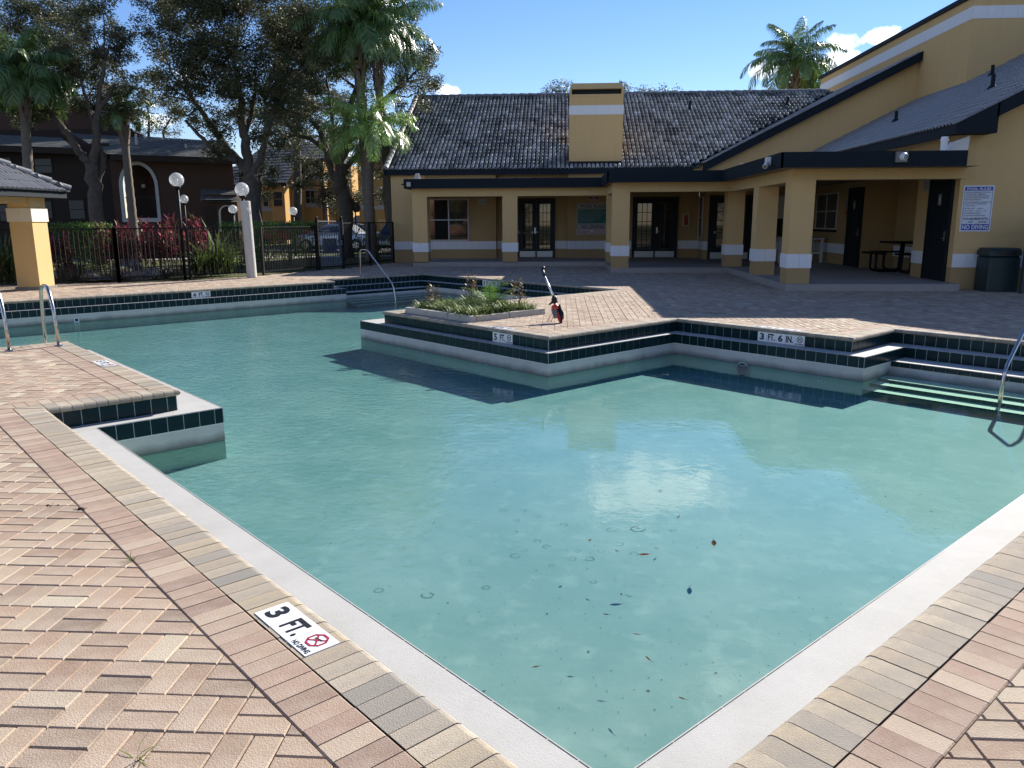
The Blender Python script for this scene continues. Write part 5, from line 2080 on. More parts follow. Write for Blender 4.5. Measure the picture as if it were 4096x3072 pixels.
# ------------------------------------------------------------------ gazebo
g = thing('gazebo', 'yellow pillared gazebo with a grey tiled hip roof at the left edge', 'gazebo', (-15, 17, 0))
gx1, gy1 = -12.87, 19.47
for (x0, y0) in [(gx1 - .58, gy1 - .58), (gx1 - .58, gy1 - 4.6), (gx1 - 4.6, gy1 - .58), (gx1 - 4.6, gy1 - 4.6)]:
    bb = MB()
    bb.box(x0, x0 + .58, y0, y0 + .58, 0, 2.24)
    p_ = part(bb, 'pillar', M['stucco'], g)
    bb = MB()
    bb.box(x0 - .04, x0 + .62, y0 - .04, y0 + .62, -.01, .075)
    sub(bb, 'plinth', M['coping'], p_)
    for (a, b_, c, d) in [(x0 - .03, x0 + .29, y0 - .03, y0), (x0 + .29, x0 + .61, y0 - .03, y0), (x0 + .58, x0 + .61, y0, y0 + .29), (x0 + .58, x0 + .61, y0 + .29, y0 + .61), (x0 - .03, x0, y0, y0 + .61), (x0, x0 + .58, y0 + .58, y0 + .61)]:
        bb = MB()
        bb.box(a + .002, b_ - .002, c + .002, d - .002, 1.66, 1.985)
        sub(bb, 'band_tile', M['bandcream'], p_)
bb = MB()
x0, y0 = gx1 - 4.6, gy1 - 4.6
bb.box(x0 + .58, gx1 - .58, gy1 - .52, gy1 - .06, 2.1, 2.243)
bb.box(x0 + .58, gx1 - .58, y0 + .06, y0 + .52, 2.1, 2.243)
bb.box(gx1 - .52, gx1 - .06, y0 + .58, gy1 - .58, 2.1, 2.243)
bb.box(x0 + .06, x0 + .52, y0 + .58, gy1 - .58, 2.1, 2.243)
part(bb, 'beam', M['stucco'], g)
ex1, ey1 = -12.52, 19.98
ex0, ey0 = x0 - .35, y0 - .35
bb = MB()
bb.box(ex0 + .05, ex1 - .05, ey0 + .05, ey1 - .05, 2.242, 2.40)
part(bb, 'fascia', M['fascia'], g)
hx, hy = (ex0 + ex1) / 2, (ey0 + ey1) / 2
rise = (ex1 - hx) * .62
apex = (hx, hy, 2.40 + rise)
bb = MB()
c4 = [(ex0, ey0, 2.40), (ex1, ey0, 2.40), (ex1, ey1, 2.40), (ex0, ey1, 2.40)]
bb.add(c4 + [apex], [(0, 1, 4), (1, 2, 4), (2, 3, 4), (3, 0, 4)])
gr = part(bb, 'roof', M['rooftile2'], g)
pt_ = []
for (org, exv, inx, hv) in [(Vector((ex1 + .02, ey1, 2.39)), Vector((0, -1, 0)), Vector((-1, 0, 0)), ex1 - hx), (Vector((ex0, ey1 + .02, 2.39)), Vector((1, 0, 0)), Vector((0, -1, 0)), ey1 - hy),
                            (Vector((ex1, ey0 - .02, 2.39)), Vector((-1, 0, 0)), Vector((0, 1, 0)), hy - ey0)]:
    upv = (inx + Vector((0, 0, .62))).normalized()
    nnv = exv.cross(upv).normalized()
    if nnv.z < 0:
        nnv = -nnv
    W_ = abs((Vector((ex1, ey1, 0)) - Vector((ex0, ey0, 0))).x)
    k_ = upv.dot(inx)
    pt_ += tilerows(org, exv, upv, nnv, int(W_ / .1655), 10, .1655, .352, lambda p, o_=org, e_=exv, i_=inx, W2=W_, kk=k_: (p - o_).dot(i_) < min((p - o_).dot(e_), W2 - (p - o_).dot(e_)) - .02, .002)
emit(pt_, 'roof_tile', M['rooftile2'], gr, 'far_roof_tiles', 150)
for i, cc in enumerate([(ex1, ey1), (ex1, ey0), (ex0, ey1)]):
    a, b_ = Vector((*cc, 2.43)), Vector(apex)
    d = (b_ - a)
    n_ = 9
    st = d / n_
    sdv = d.cross(Vector((0, 0, 1))).normalized()
    upv = sdv.cross(d).normalized()
    for k_ in range(n_):
        bb = MB()
        vs = []
        for t, kk, lf in ((0, 1.0, .035), (1.12, .86, .0)):
            for j in range(7):
                an = math.pi * j / 6
                vs.append(a + st * (k_ + t) + sdv * (-.13 * kk * math.cos(an)) + upv * (.11 * kk * math.sin(an) + lf))
        bb.add(vs, [(j, j + 1, 8 + j, 7 + j) for j in range(6)] + [tuple(range(7))])
        sub(bb, 'hip_tile', M['rooftile2'], gr)

# ------------------------------------------------------------------ iron fence with gate


def fence_run(label, pts, h, group='black iron fence around the pool', spacing=.115, brace=False):
    g = thing('iron_fence', label, 'fence', (*pts[0], 0), group)
    for p, q in zip(pts, pts[1:]):
        p, q = Vector(p), Vector(q)
        d = q - p
        ln = d.length
        d.normalize()
        nv = Vector((-d.y, d.x))
        for z in (.12, h - .14, h):
            bb = MB()
            for a, b_ in ((p, q),):
                bb.hexa([(*(a - nv * .02), z - .018), (*(b_ - nv * .02), z - .018), (*(b_ + nv * .02), z - .018), (*(a + nv * .02), z - .018), (*(a - nv * .02), z + .018), (*(b_ - nv * .02), z + .018), (*(b_ + nv * .02), z + .018), (*(a + nv * .02), z + .018)])
            if z < h - .2 or z > h - .05:
                part(bb, 'rail', M['iron'], g)
        npst = max(1, round(ln / 1.75))
        for i in range(npst + 1):
            c = p + d * (ln * i / npst)
            bb = MB()
            bb.box(c.x - .032, c.x + .032, c.y - .032, c.y + .032, -.03, h + .03)
            part(bb, 'post', M['iron'], g)
        n_ = int(ln / spacing)
        for i in range(n_):
            c = p + d * ((i + .5) * ln / n_)
            o = put('picket', PICK, g)
            o.location = Vector((c.x, c.y, 0)) - Vector(g.location)
            o.scale = (1, 1, h / 1.46)
        if brace:
            bb = MB()
            bb.tube([(*(p + d * .1), .3), (*(p + d * min(1.3, ln * .7)), h - .1)], .018, 6)
            part(bb, 'brace', M['iron'], g)
    return g


PICK = MB().box(-.0085, .0085, -.0085, .0085, .06, 1.45).mesh('picket', M['iron'])
fence_run('long black picket fence run in front of the red leaved hedge', [(-19.0, 18.55), (-15.6, 19.85), (-12.3, 21.45), (-9.35, 23.9)], 1.46)
fence_run('short black picket fence run between the rope wrapped post and the gate', [(-9.15, 24.04), (-8.17, 26.38)], 1.46, brace=True)
fence_run('black picket fence run joining the gate to the clubhouse corner', [(-7.55, 27.46), (-6.55, 31.15)], 1.56, brace=True)
g = thing('pool_gate', 'tall black iron pool gate backed with metal mesh', 'gate', (-7.86, 26.9, 0))
p, q = Vector((-8.13, 26.43)), Vector((-7.57, 27.43))
d = (q - p).normalized()
for c in (p, q):
    bb = MB()
    bb.box(c.x - .045, c.x + .045, c.y - .045, c.y + .045, -.03, 1.70)
    bb.lathe([(0, .10), (.03, .085), (.042, .05), (.03, .015), (.02, 0)], (c.x, c.y, 1.70), 10)
    part(bb, 'post', M['iron'], g)
for z in (.10, 1.30, 1.62):
    bb = MB()
    bb.tube([(*(p + d * .06), z), (*(q - d * .06), z)], .02, 6)
    part(bb, 'rail', M['iron'], g)
for i in range(9):
    c = p + d * (.12 + i * .112)
    bb = MB()
    bb.box(c.x - .009, c.x + .009, c.y - .009, c.y + .009, .1, 1.62)
    part(bb, 'picket', M['iron'], g)
bb = MB()
W_ = (q - p).length
for k_ in range(-18, 20):
    for sgn in (1, -1):
        s0 = k_ * .06
        pts = []
        for t in (0, 1):
            s_ = s0 + sgn * t * 1.5 * .5
            pts.append((s_, .12 + t * 1.5))
        # clip to the leaf
        (a0, z0), (a1, z1) = pts
        lo_, hi_ = 0.06, W_ - .06
        ts = [0, 1]
        dx_ = a1 - a0
        t0, t1 = sorted(((lo_ - a0) / dx_, (hi_ - a0) / dx_))
        t0, t1 = max(t0, 0), min(t1, 1)
        if t1 - t0 > .02:
            A = p + d * (a0 + dx_ * t0)
            B = p + d * (a0 + dx_ * t1)
            bb.tube([(A.x + .03, A.y - .02, z0 + 1.5 * t0), (B.x + .03, B.y - .02, z0 + 1.5 * t1)], .003, 3, 0, False)
part(bb, 'mesh_infill', M['steel'], g, kind='stuff')
bb = MB()
c = p + d * .5
bb.hexa([(*(p + d * .25), .55), (*(p + d * .85), .55), (*(p + d * .85 + Vector((.02, -.01))), .55), (*(p + d * .25 + Vector((.02, -.01))), .55), (*(p + d * .25), 1.05), (*(p + d * .85), 1.05), (*(p + d * .85 + Vector((.02, -.01))), 1.05), (*(p + d * .25 + Vector((.02, -.01))), 1.05)])
part(bb, 'lock_plate', M['iron'], g)
bb = MB()
bb.lathe([(0, .05), (.025, .045), (.03, .02), (.02, 0)], (*(q - d * .09 + Vector((.05, -.03))), .82), 10)
bb.lathe([(0, .05), (.025, .045), (.03, .02), (.02, 0)], (*(q - d * .09 + Vector((.05, -.03))), .92), 10)
part(bb, 'knob', M['steel'], g, True)

# ------------------------------------------------------------------ globe lamps and rope wrapped post


def lamp(label, x, y, zc_, r_=.2, lean=(0, 0)):
    g = thing('globe_lamp', label, 'lamp post', (x, y, 0), 'clear globe lamp posts')
    gx_, gy_ = x + lean[0], y + lean[1]
    bb = MB()
    bb.tube([(x, y, -.03), (x + lean[0] * .5, y + lean[1] * .5, zc_ * .5), (gx_, gy_, zc_ - r_ * .85)], .042, 10)
    part(bb, 'pole', M['iron'], g, True)
    bb = MB()
    bb.lathe([(.05, -.06), (.085, -.05), (.10, 0), (.09, .02), (0, .02)], (gx_, gy_, zc_ - r_), 14)
    part(bb, 'collar', M['iron'], g, True)
    bb = MB()
    n_ = 14
    bb.lathe([(r_ * math.cos(R(a)), r_ * math.sin(R(a))) for a in [-66 + i * 156 / n_ for i in range(n_ + 1)]], (gx_, gy_, zc_), 24)
    part(bb, 'globe', M['globe'], g, True)
    bb = MB()
    bb.lathe([(.03, -.17), (.03, -.08), (.045, -.05), (.04, .0), (.015, .03), (0, .03)], (gx_, gy_, zc_), 10)
    part(bb, 'bulb', M['white'], g, True)


lamp('tallest clear globe lamp post rising behind the red ti plants', -11.02, 22.75, 2.82)
lamp('globe lamp post standing right behind the rope wrapped post', -9.36, 23.35, 2.56)
for lb, x, y, Y in [('globe lamp post in front of the brown building doorway', 397, 430, 37), ('globe lamp half hidden behind the rope wrapped post', 503, 452, 37), ('globe lamp post in front of the yellow apartments above the green hedge', 633, 456, 38),
                    ('tiny distant globe lamp at the foot of the yellow apartments', 591, 468, 62), ('globe lamp peeping out beside the forked oak trunk', 767, 443, 48)]:
    q = sight(x, y, Y)
    lamp(lb, q.x, q.y, max(q.z, 1.9))
g = thing('rope_post', 'thick post wrapped in white rope standing by the pool fence', 'post', (-9.15, 23.1, 0))
bb = MB()
for i in range(74):
    z = .015 + i * .0298
    t = i / 73
    dx_ = -.04 * t
    prof = [(.128, 0), (.146, .007), (.150, .015), (.146, .023), (.128, .0298)]
    bb.lathe([(r_ * (1 - .03 * t), zz) for r_, zz in prof], (-9.15 + dx_, 23.1, z), 16)
part(bb, 'rope_wrap', M['rope'], g, True, kind='stuff')
bb = MB()
bb.tube([(-9.15, 23.1, -.02), (-9.19, 23.1, 2.19)], .125, 12)
part(bb, 'core', M['rope'], g)
bb = MB()
bb.tube(arc([(-9.10, 22.95, 2.02), (-9.02, 22.9, 2.0), (-8.98, 22.93, 1.9), (-9.0, 22.94, 1.85)], .03, 2), .012, 6)
bb.tube(arc([(-9.10, 22.95, 2.0), (-9.06, 22.88, 1.95), (-9.03, 22.93, 1.93)], .03, 2), .012, 6)
part(bb, 'knot', M['rope'], g)

# ------------------------------------------------------------------ planting behind the fence


def spot(x, Y, z=0.0):
    q = sight(x, 560, Y)
    return (q.x, Y, z)


def ti_plant(loc, label, h=1.6, seed=0, dark=False):
    g = thing('ti_plant', label, 'plant', loc, 'red ti plants behind the fence')
    r_ = random.Random(seed)
    bs, bl = MB(), MB()
    for k_ in range(11):
        a = r_.uniform(0, 6.28)
        rr = r_.uniform(.05, .45)
        top = Vector((math.cos(a) * rr * 1.2, math.sin(a) * rr * .8, h * r_.uniform(.55, 1.0)))
        bs.tube([(top.x * .5, top.y * .5, 0), (top.x * .9, top.y * .9, top.z * .6), top], .011, 5)
        for j in range(24):
            t = .45 + .55 * j / 23
            bl_ = top * t
            blade(bl, (top.x * (.5 + .5 * t), top.y * (.5 + .5 * t), top.z * t), j * 2.4 + a, r_.uniform(.20, .36), .052, r_.uniform(.55, 1.35) if t > .8 else r_.uniform(-.1, .8), r_.uniform(.5, 1.5), 4, 0, .5)
    bs.build('stem', M['stem'], g)
    bl.build('leaves', M['tired'], g)


def crinum(loc, label, h=1.5, seed=0):
    g = thing('spider_lily', label, 'plant', loc, 'strap leaved lilies behind the fence')
    r_ = random.Random(seed)
    bl = MB()
    for j in range(46):
        a = r_.uniform(0, 6.28)
        blade(bl, (r_.gauss(0, .08), r_.gauss(0, .08), 0), a, h * r_.uniform(.7, 1.15), .11, r_.uniform(.9, 1.5), r_.uniform(.5, 2.0), 6, 0, .6)
    bl.build('leaves', M['crinumleaf'], g)


def leafcloud(n, c, rad, size, seed, flat=False, shell=.35):
    """many small leaf quads in an ellipsoid or box, as vertex and face lists"""
    r_ = random.Random(seed)
    vs, fs = [], []
    g_ = r_.gauss
    for i in range(n):
        if flat:
            p = [c[k_] + rad[k_] * r_.uniform(-1, 1) for k_ in range(3)]
        else:
            x, y, z = g_(0, 1), g_(0, 1), g_(0, 1)
            l_ = math.sqrt(x * x + y * y + z * z) + 1e-6
            rr = r_.random() ** shell / l_
            p = [c[0] + rad[0] * x * rr, c[1] + rad[1] * y * rr, c[2] + rad[2] * z * rr]
        a, b_ = r_.uniform(0, 6.283), math.asin(r_.uniform(-1, 1)) * .8
        L_ = size * r_.uniform(.6, 1.3)
        W2 = L_ * .42
        ca, sa, cb, sb = math.cos(a), math.sin(a), math.cos(b_), math.sin(b_)
        ax = (ca * cb * L_, sa * cb * L_, sb * L_)
        t = r_.uniform(0, 6.283)
        px, py, pz = -sa, ca, 0
        qx, qy, qz = -ca * sb, -sa * sb, cb
        wx = (px * math.cos(t) + qx * math.sin(t)) * W2 * .5
        wy = (py * math.cos(t) + qy * math.sin(t)) * W2 * .5
        wz = (qz * math.sin(t)) * W2 * .5
        o = len(vs)
        m5 = .5
        vs += [tuple(p), (p[0] + ax[0] * m5 + wx, p[1] + ax[1] * m5 + wy, p[2] + ax[2] * m5 + wz), (p[0] + ax[0], p[1] + ax[1], p[2] + ax[2]), (p[0] + ax[0] * m5 - wx, p[1] + ax[1] * m5 - wy, p[2] + ax[2] * m5 - wz)]
        fs.append((o, o + 1, o + 2, o + 3))
    return vs, fs


def shrub(loc, label, rad, h, n, seed, name='green_shrub', m='hedgeleaf', size=.075, group='green shrubs behind the fence'):
    g = thing(name, label, 'shrub', loc, group)
    bs = MB()
    r_ = random.Random(seed)
    for k_ in range(9):
        a = r_.uniform(0, 6.28)
        t = (math.cos(a) * rad[0] * .7 * r_.random(), math.sin(a) * rad[1] * .7 * r_.random(), h * .85)
        bs.tube([(t[0] * .3, t[1] * .3, 0), (t[0] * .7, t[1] * .7, h * .4), t], [.018, .012, .006], 5)
    bs.build('stem', M['stem'], g)
    bl = MB()
    v_, f_ = leafcloud(n, (0, 0, h * .58), (rad[0], rad[1], h * .40), size, seed, True)
    bl.add(v_, f_)
    v_, f_ = leafcloud(int(n * .5), (0, 0, h * .92), (rad[0] * 1.04, rad[1], h * .09), size, seed + 1, True)
    bl.add(v_, f_)
    bl.build('leaves', M[m], g)


crinum(spot(12, 20.8), 'dark strap leaved lily left of the gazebo pillar', 1.5, 1)
crinum(spot(-12, 20.6), 'strap leaved lily at the very left end of the fence', 1.4, 2)
ti_plant(spot(128, 21.6), 'small red ti plant just right of the gazebo pillar', 1.45, 3)
shrub(spot(170, 22.2), 'clipped green shrub left of the mass of red ti plants', (.62, .35), 1.62, 1500, 4)
shrub(spot(208, 22.4), 'bright green shrub overlapping the first tall red ti plant', (.5, .35), 1.6, 1200, 5)
ti_plant(spot(238, 22.3), 'ti plant with the brightest pink leaves low on its stems', 1.6, 6)
ti_plant(spot(268, 22.5), 'dense dark red ti plant left of the middle fence post', 1.68, 7)
ti_plant(spot(305, 22.8), 'tall wine red ti plant in the middle of the hedge', 1.70, 8)
ti_plant(spot(338, 23.0), 'loose red ti plant with brownish lower leaves', 1.62, 9)
ti_plant(spot(370, 23.2), 'thin ti plant beside the tallest lamp pole', 1.58, 10)
ti_plant(spot(402, 23.9), 'ti plant with red tips above the strap leaved lilies', 1.85, 11)
ti_plant(spot(432, 24.1), 'rightmost red ti plant left of the rope wrapped post', 1.8, 12)
crinum(spot(430, 23.6), 'big strap leaved lily right of the red ti plants', 1.55, 13)
crinum(spot(462, 24.0), 'tallest strap leaved lily with leaves above the fence rail', 1.8, 14)
crinum(spot(488, 24.4), 'yellowing strap leaved lily beside the rope wrapped post', 1.35, 15)
for i, (x, Y, lb) in enumerate([(520, 27.5, 'clipped green hedge section just left of the rope wrapped post'), (570, 28.2, 'clipped green hedge section right of the rope wrapped post'), (622, 29.0, 'clipped green hedge section below the yellow apartments'), (665, 30.0, 'last green hedge section before the gate')]):
    shrub(spot(x, Y), lb, (.62, .5), 1.62, 1500, 20 + i, 'hedge_section')
shrub(spot(815, 33.5), 'dark low shrub behind the fence by the clubhouse corner', (.9, .5), .95, 900, 31, 'green_shrub', 'oakleaf', .07)
shrub(spot(745, 36), 'dark low shrub behind the pool gate', (.9, .5), .8, 700, 32, 'green_shrub', 'oakleaf', .07)


def rock(loc, r_, label, seed):
    q = random.Random(seed)
    bm = bmesh.new()
    bmesh.ops.create_icosphere(bm, subdivisions=3, radius=1)
    k_ = [Vector((q.gauss(0, 1), q.gauss(0, 1), q.gauss(0, 1))).normalized() for _ in range(9)]
    w_ = [q.uniform(.62, .92) for _ in range(9)]
    for v in bm.verts:
        for kk, ww in zip(k_, w_):
            dd = v.co.dot(kk)
            if dd > ww:
                v.co -= kk * (dd - ww)
        v.co += Vector((q.gauss(0, .012), q.gauss(0, .012), q.gauss(0, .012)))
        v.co = Vector((v.co.x * r_[0], v.co.y * r_[1], v.co.z * r_[2]))
    me = bpy.data.meshes.new('boulder')
    bm.to_mesh(me)
    bm.free()
    me.materials.append(M['rock'])
    o = put('boulder', me, None, label=label, category='rock', group='boulders under the hedge')
    o.location = loc
    o.rotation_euler = (0, 0, q.uniform(0, 6))


for i, (x, Y, r_, lb) in enumerate([(140, 22.4, (.45, .35, .34), 'tall grey boulder behind the fence right of the gazebo pillar'), (165, 22.9, (.5, .3, .26), 'pale grey boulder behind the clipped green shrub'), (192, 22.2, (.34, .28, .2), 'small boulder below the bright green shrub'), (215, 21.9, (.36, .3, .10), 'flat tan stone at the foot of the fence'),
                                    (262, 22.9, (.4, .3, .22), 'boulder under the dense dark red ti plant'), (300, 22.6, (.5, .35, .16), 'low wide boulder in the middle under the hedge'), (328, 23.0, (.3, .3, .24), 'rounded boulder left of the tallest lamp pole'), (350, 23.6, (.28, .26, .2), 'round pale boulder right of the tallest lamp pole'), (272, 24.2, (.5, .4, .34), 'large boulder at the back of the ti plants')]):
    rock(spot(x, Y, r_[2] * .55), r_, lb, 60 + i)

# ------------------------------------------------------------------ trees
KD = 4096 / 2212


def oak(label, base, trunk, clumps, Y, m='oakleaf', dens=1.0, size=.105, limb=.10, tr=.26, seed=1, name='oak_tree', forks=None, group=None, spread=1.0):
    """trunk: list of polylines [(x, y) image coordinates + optional dY, radius]; clumps: (x, y, r[, dY])"""
    q0 = sight(base[0], base[1], Y)
    g = thing(name, label, 'tree', (q0.x, Y, 0), group)
    r_ = random.Random(seed)
    bb = MB()
    joints = []
    for pl_ in trunk:
        pts, rs = [], []
        for p in pl_:
            dY = p[3] if len(p) > 3 else 0
            w_ = sight(p[0], p[1], Y + dY)
            if p is pl_[0] and p[1] >= base[1]:
                w_.z = -.1
            pts.append(w_)
            rs.append(p[2])
        # finer, slightly crooked
        fp, fr_ = [], []
        for i in range(len(pts) - 1):
            for t in range(4):
                t /= 4
                jit = rs[i] * .22
                c = pts[i].lerp(pts[i + 1], t)
                if t:
                    c += Vector((r_.gauss(0, jit), r_.gauss(0, jit), r_.gauss(0, jit * .6)))
                fp.append(c)
                fr_.append((rs[i] * (1 - t) + rs[i + 1] * t) * r_.uniform(.94, 1.06))
        fp.append(pts[-1])
        fr_.append(rs[-1])
        bb.tube(fp, fr_, 10)
        joints += list(zip(fp, fr_))[2:]
    bl = MB()
    for i, cdef in enumerate(clumps):
        x, y, rd = cdef[:3]
        dY = cdef[3] if len(cdef) > 3 else r_.uniform(-1.6, 1.6) * spread
        c = sight(x, y, Y + dY)
        R_ = 1.06 * rd * KD / FPX * (Y + dY)
        # limb from the nearest lower joint
        cand = [j for j in joints if j[0].z < c.z + .2]
        if cand:
            j = min(cand, key=lambda j_: (j_[0] - c).length + .6 * max(0, c.z - j_[0].z - 3))
            mid = j[0].lerp(c, .5) + Vector((r_.gauss(0, .15), r_.gauss(0, .15), -.12 * (c - j[0]).length * r_.uniform(0, 1)))
            r0 = min(j[1] * .6, limb)
            bb.tube([j[0], j[0].lerp(mid, .5), mid, mid.lerp(c, .5), c], [r0, r0 * .8, r0 * .62, r0 * .4, r0 * .18], 6)
        # twigs and leaf sprays
        nsub = max(6, int(17 * dens * (R_ / 1.2) ** 2))
        for k_ in range(nsub):
            v = Vector((r_.gauss(0, 1), r_.gauss(0, 1), r_.gauss(0, .8))).normalized() * (R_ * 1.08 * r_.random() ** .5)
            sc_ = c + v
            bb.tube([c + v * .12, c + v * .6 + Vector((0, 0, .05)), sc_], [.016, .010, .004], 4, 0, False)
            sr = r_.uniform(.34, .62) * max(.75, R_ / 1.2) * (size / .105) ** .4
            nl = int(250 * dens * (sr / .45) ** 2 * (.105 / size) ** 1.6)
            v_, f_ = leafcloud(nl, sc_, (sr, sr, sr * .75), size, r_.randrange(10 ** 6), False, .5)
            bl.add(v_, f_)
    part(bb, 'trunk', M['bark'], g, True)
    part(bl, 'crown', M[m], g)
    return g


oak('dark oak with a wide V shaped fork in front of the brown building', (205, 478),
    [[(207, 478, .27), (204, 420, .25), (196, 352, .24)], [(196, 352, .16), (170, 330, .15), (150, 290, .14), (118, 258, .12), (92, 215, .08)], [(198, 356, .17), (208, 320, .16), (207, 270, .14), (214, 210, .10), (225, 130, .06)], [(207, 400, .13, .3), (222, 360, .12, .3), (218, 330, .10, .3), (212, 300, .08, .2)],
     [(210, 240, .09), (230, 215, .08), (250, 180, .05)], [(207, 275, .08), (190, 230, .07), (175, 170, .05)]],
    [(120, 130, 42), (160, 60, 48), (205, 15, 48), (235, 70, 46), (170, 120, 44), (215, 140, 46), (255, 120, 34), (150, 185, 42), (200, 195, 40), (245, 185, 40), (108, 215, 40), (65, 205, 34), (30, 232, 38), (280, 190, 32), (255, 235, 28), (175, 235, 28), (20, 175, 30), (110, 70, 36), (60, 150, 36), (215, -40, 50), (150, -20, 45), (5, 120, 40), (60, 240, 26), (100, 180, 36), (280, 245, 24)], 31, seed=11, dens=1.05)
oak('huge dark oak whose crown fills the sky left of the palms', (545, 470),
    [[(548, 470, .36), (545, 410, .33), (536, 375, .32)], [(536, 378, .2), (512, 345, .19), (485, 315, .17), (455, 270, .13), (420, 220, .09)], [(537, 380, .22), (532, 330, .2), (525, 280, .17), (520, 210, .12), (505, 120, .07)], [(540, 385, .17), (565, 340, .15), (575, 290, .13), (595, 230, .10), (620, 160, .06)],
     [(512, 345, .12, -.4), (480, 340, .10, -.5), (440, 300, .08, -.6), (400, 260, .05, -.6)], [(527, 290, .1, .4), (545, 240, .09, .6), (555, 170, .06, .7)]],
    [(345, 20, 46), (400, 30, 60), (470, 20, 66), (540, 35, 62), (600, 60, 56), (655, 95, 48), (340, 80, 46), (370, 120, 52), (430, 110, 64), (500, 115, 68), (570, 130, 60), (640, 160, 50), (345, 170, 42), (400, 190, 56), (465, 200, 58), (535, 210, 58), (605, 220, 50), (670, 190, 40), (375, 245, 44), (430, 262, 46), (490, 275, 42), (585, 285, 38), (640, 260, 38), (455, 300, 30), (420, -50, 66), (510, -60, 70), (590, -40, 60), (340, -40, 50), (660, 30, 46), (690, 110, 36), (320, 200, 30), (550, 300, 28), (610, 320, 24)], 33, seed=12, dens=1.05, limb=.12)
oak('spreading oak with a leaning many limbed trunk behind the gate', (745, 480),
    [[(748, 480, .34), (742, 430, .32), (735, 400, .3), (738, 360, .27), (745, 310, .22), (752, 260, .16), (770, 190, .10)], [(736, 400, .17), (715, 370, .16), (705, 320, .14), (690, 280, .11), (660, 250, .08), (620, 240, .05)], [(745, 320, .15), (765, 290, .13), (785, 265, .12), (830, 215, .09), (880, 175, .06)],
     [(735, 405, .16, .5), (760, 440, .20, .5), (768, 452, .17, .5), (772, 444, .12, .5)], [(742, 370, .12), (775, 330, .11), (800, 345, .08)], [(705, 325, .1, -.3), (670, 300, .09, -.4), (640, 292, .07, -.5), (610, 300, .05, -.5)], [(738, 350, .1, .3), (722, 300, .09, .5), (715, 240, .07, .6), (705, 170, .05, .6)]],
    [(690, 60, 36), (705, 130, 38), (680, 195, 36), (720, 210, 34), (860, 95, 38), (895, 130, 40), (925, 165, 32), (880, 175, 38), (840, 150, 40), (900, 200, 28), (850, 215, 32), (820, 90, 36), (870, 60, 28), (765, 130, 40), (740, 90, 38), (655, 230, 34), (630, 265, 28), (740, 245, 30), (690, 265, 30), (910, 110, 22), (945, 185, 14), (860, 250, 24), (800, 200, 34), (620, 210, 28), (880, 35, 26), (925, 135, 20), (640, 310, 22), (600, 270, 24)], 36, seed=13, dens=.85, limb=.09)
oak('tall dark oak standing behind the brown building', (60, 470),
    [[(60, 470, .3), (66, 330, .26), (72, 250, .2), (80, 150, .1)]],
    [(20, 60, 40), (70, 20, 44), (120, 40, 40), (30, 130, 40), (90, 90, 42), (140, 110, 38), (60, 180, 40), (120, 170, 40), (10, 210, 36), (170, 20, 36), (180, 90, 34), (190, 160, 36), (230, 130, 32), (150, 230, 34), (210, 220, 32), (260, 200, 26), (100, 240, 34), (40, 250, 30), (240, 60, 26), (230, 250, 26)], 52, seed=18, dens=.9, size=.15, limb=.1)
oak('dark oak standing behind the huge oak and the leaning oak', (640, 470),
    [[(640, 470, .28), (642, 340, .24), (640, 250, .18), (650, 140, .08)]],
    [(600, 60, 40), (650, 40, 42), (690, 20, 40), (620, 120, 42), (670, 110, 42), (710, 90, 36), (600, 190, 40), (650, 180, 42), (700, 160, 38), (580, 250, 34), (630, 240, 40), (680, 230, 38), (720, 220, 34), (660, 290, 30), (720, 290, 28), (610, 290, 24), (740, 30, 36), (750, 140, 34), (760, 220, 32), (540, 260, 30), (500, 250, 28)], 50, seed=19, dens=.9, size=.15, limb=.1)
oak('rounded bushy oak in front of the yellow apartments', (700, 470),
    [[(705, 470, .16), (700, 420, .13), (695, 380, .09)]],
    [(640, 330, 22), (668, 352, 26), (700, 340, 28), (690, 380, 28), (655, 375, 20), (720, 400, 28), (735, 360, 26), (690, 425, 22), (715, 435, 22), (750, 400, 24), (760, 345, 26), (650, 300, 20), (690, 300, 22), (640, 400, 14)], 46, 'oakleaf', .9, .13, .06, seed=14, name='bushy_tree', spread=.6)
oak('leafy tree filling the gap between the palms and the clubhouse', (830, 470),
    [[(835, 470, .16), (832, 420, .13), (830, 380, .09)]],
    [(790, 330, 22), (815, 345, 22), (830, 310, 22), (845, 340, 18), (800, 380, 20), (830, 380, 20), (770, 310, 20), (850, 300, 16), (775, 420, 18), (820, 420, 16), (838, 280, 18)], 50, 'oakleaf', .9, .13, .06, seed=15, name='bushy_tree', spread=.6)
oak('thin pale tree with airy twigs behind the brown building roof', (320, 440),
    [[(318, 440, .14), (320, 330, .12), (322, 270, .09), (318, 215, .04)], [(360, 440, .12), (362, 330, .11), (352, 285, .08), (372, 250, .04)]],
    [(318, 225, 22), (335, 245, 20), (302, 255, 20), (345, 270, 18), (372, 262, 18), (300, 285, 16), (325, 280, 16), (365, 292, 16), (340, 215, 16), (385, 285, 14)], 58, 'oakleaf2', .22, .14, .05, seed=16, name='thin_tree', spread=.6)
oak('bushy green tree between the big oak and the yellow apartments', (555, 470),
    [[(560, 470, .14), (560, 420, .12), (562, 380, .08)]], [(545, 400, 18), (565, 380, 20), (555, 360, 18), (585, 395, 12), (570, 420, 14), (520, 380, 16), (590, 370, 12)], 44, 'oakleaf', .7, .12, .05, seed=17, name='bushy_tree', spread=.5)
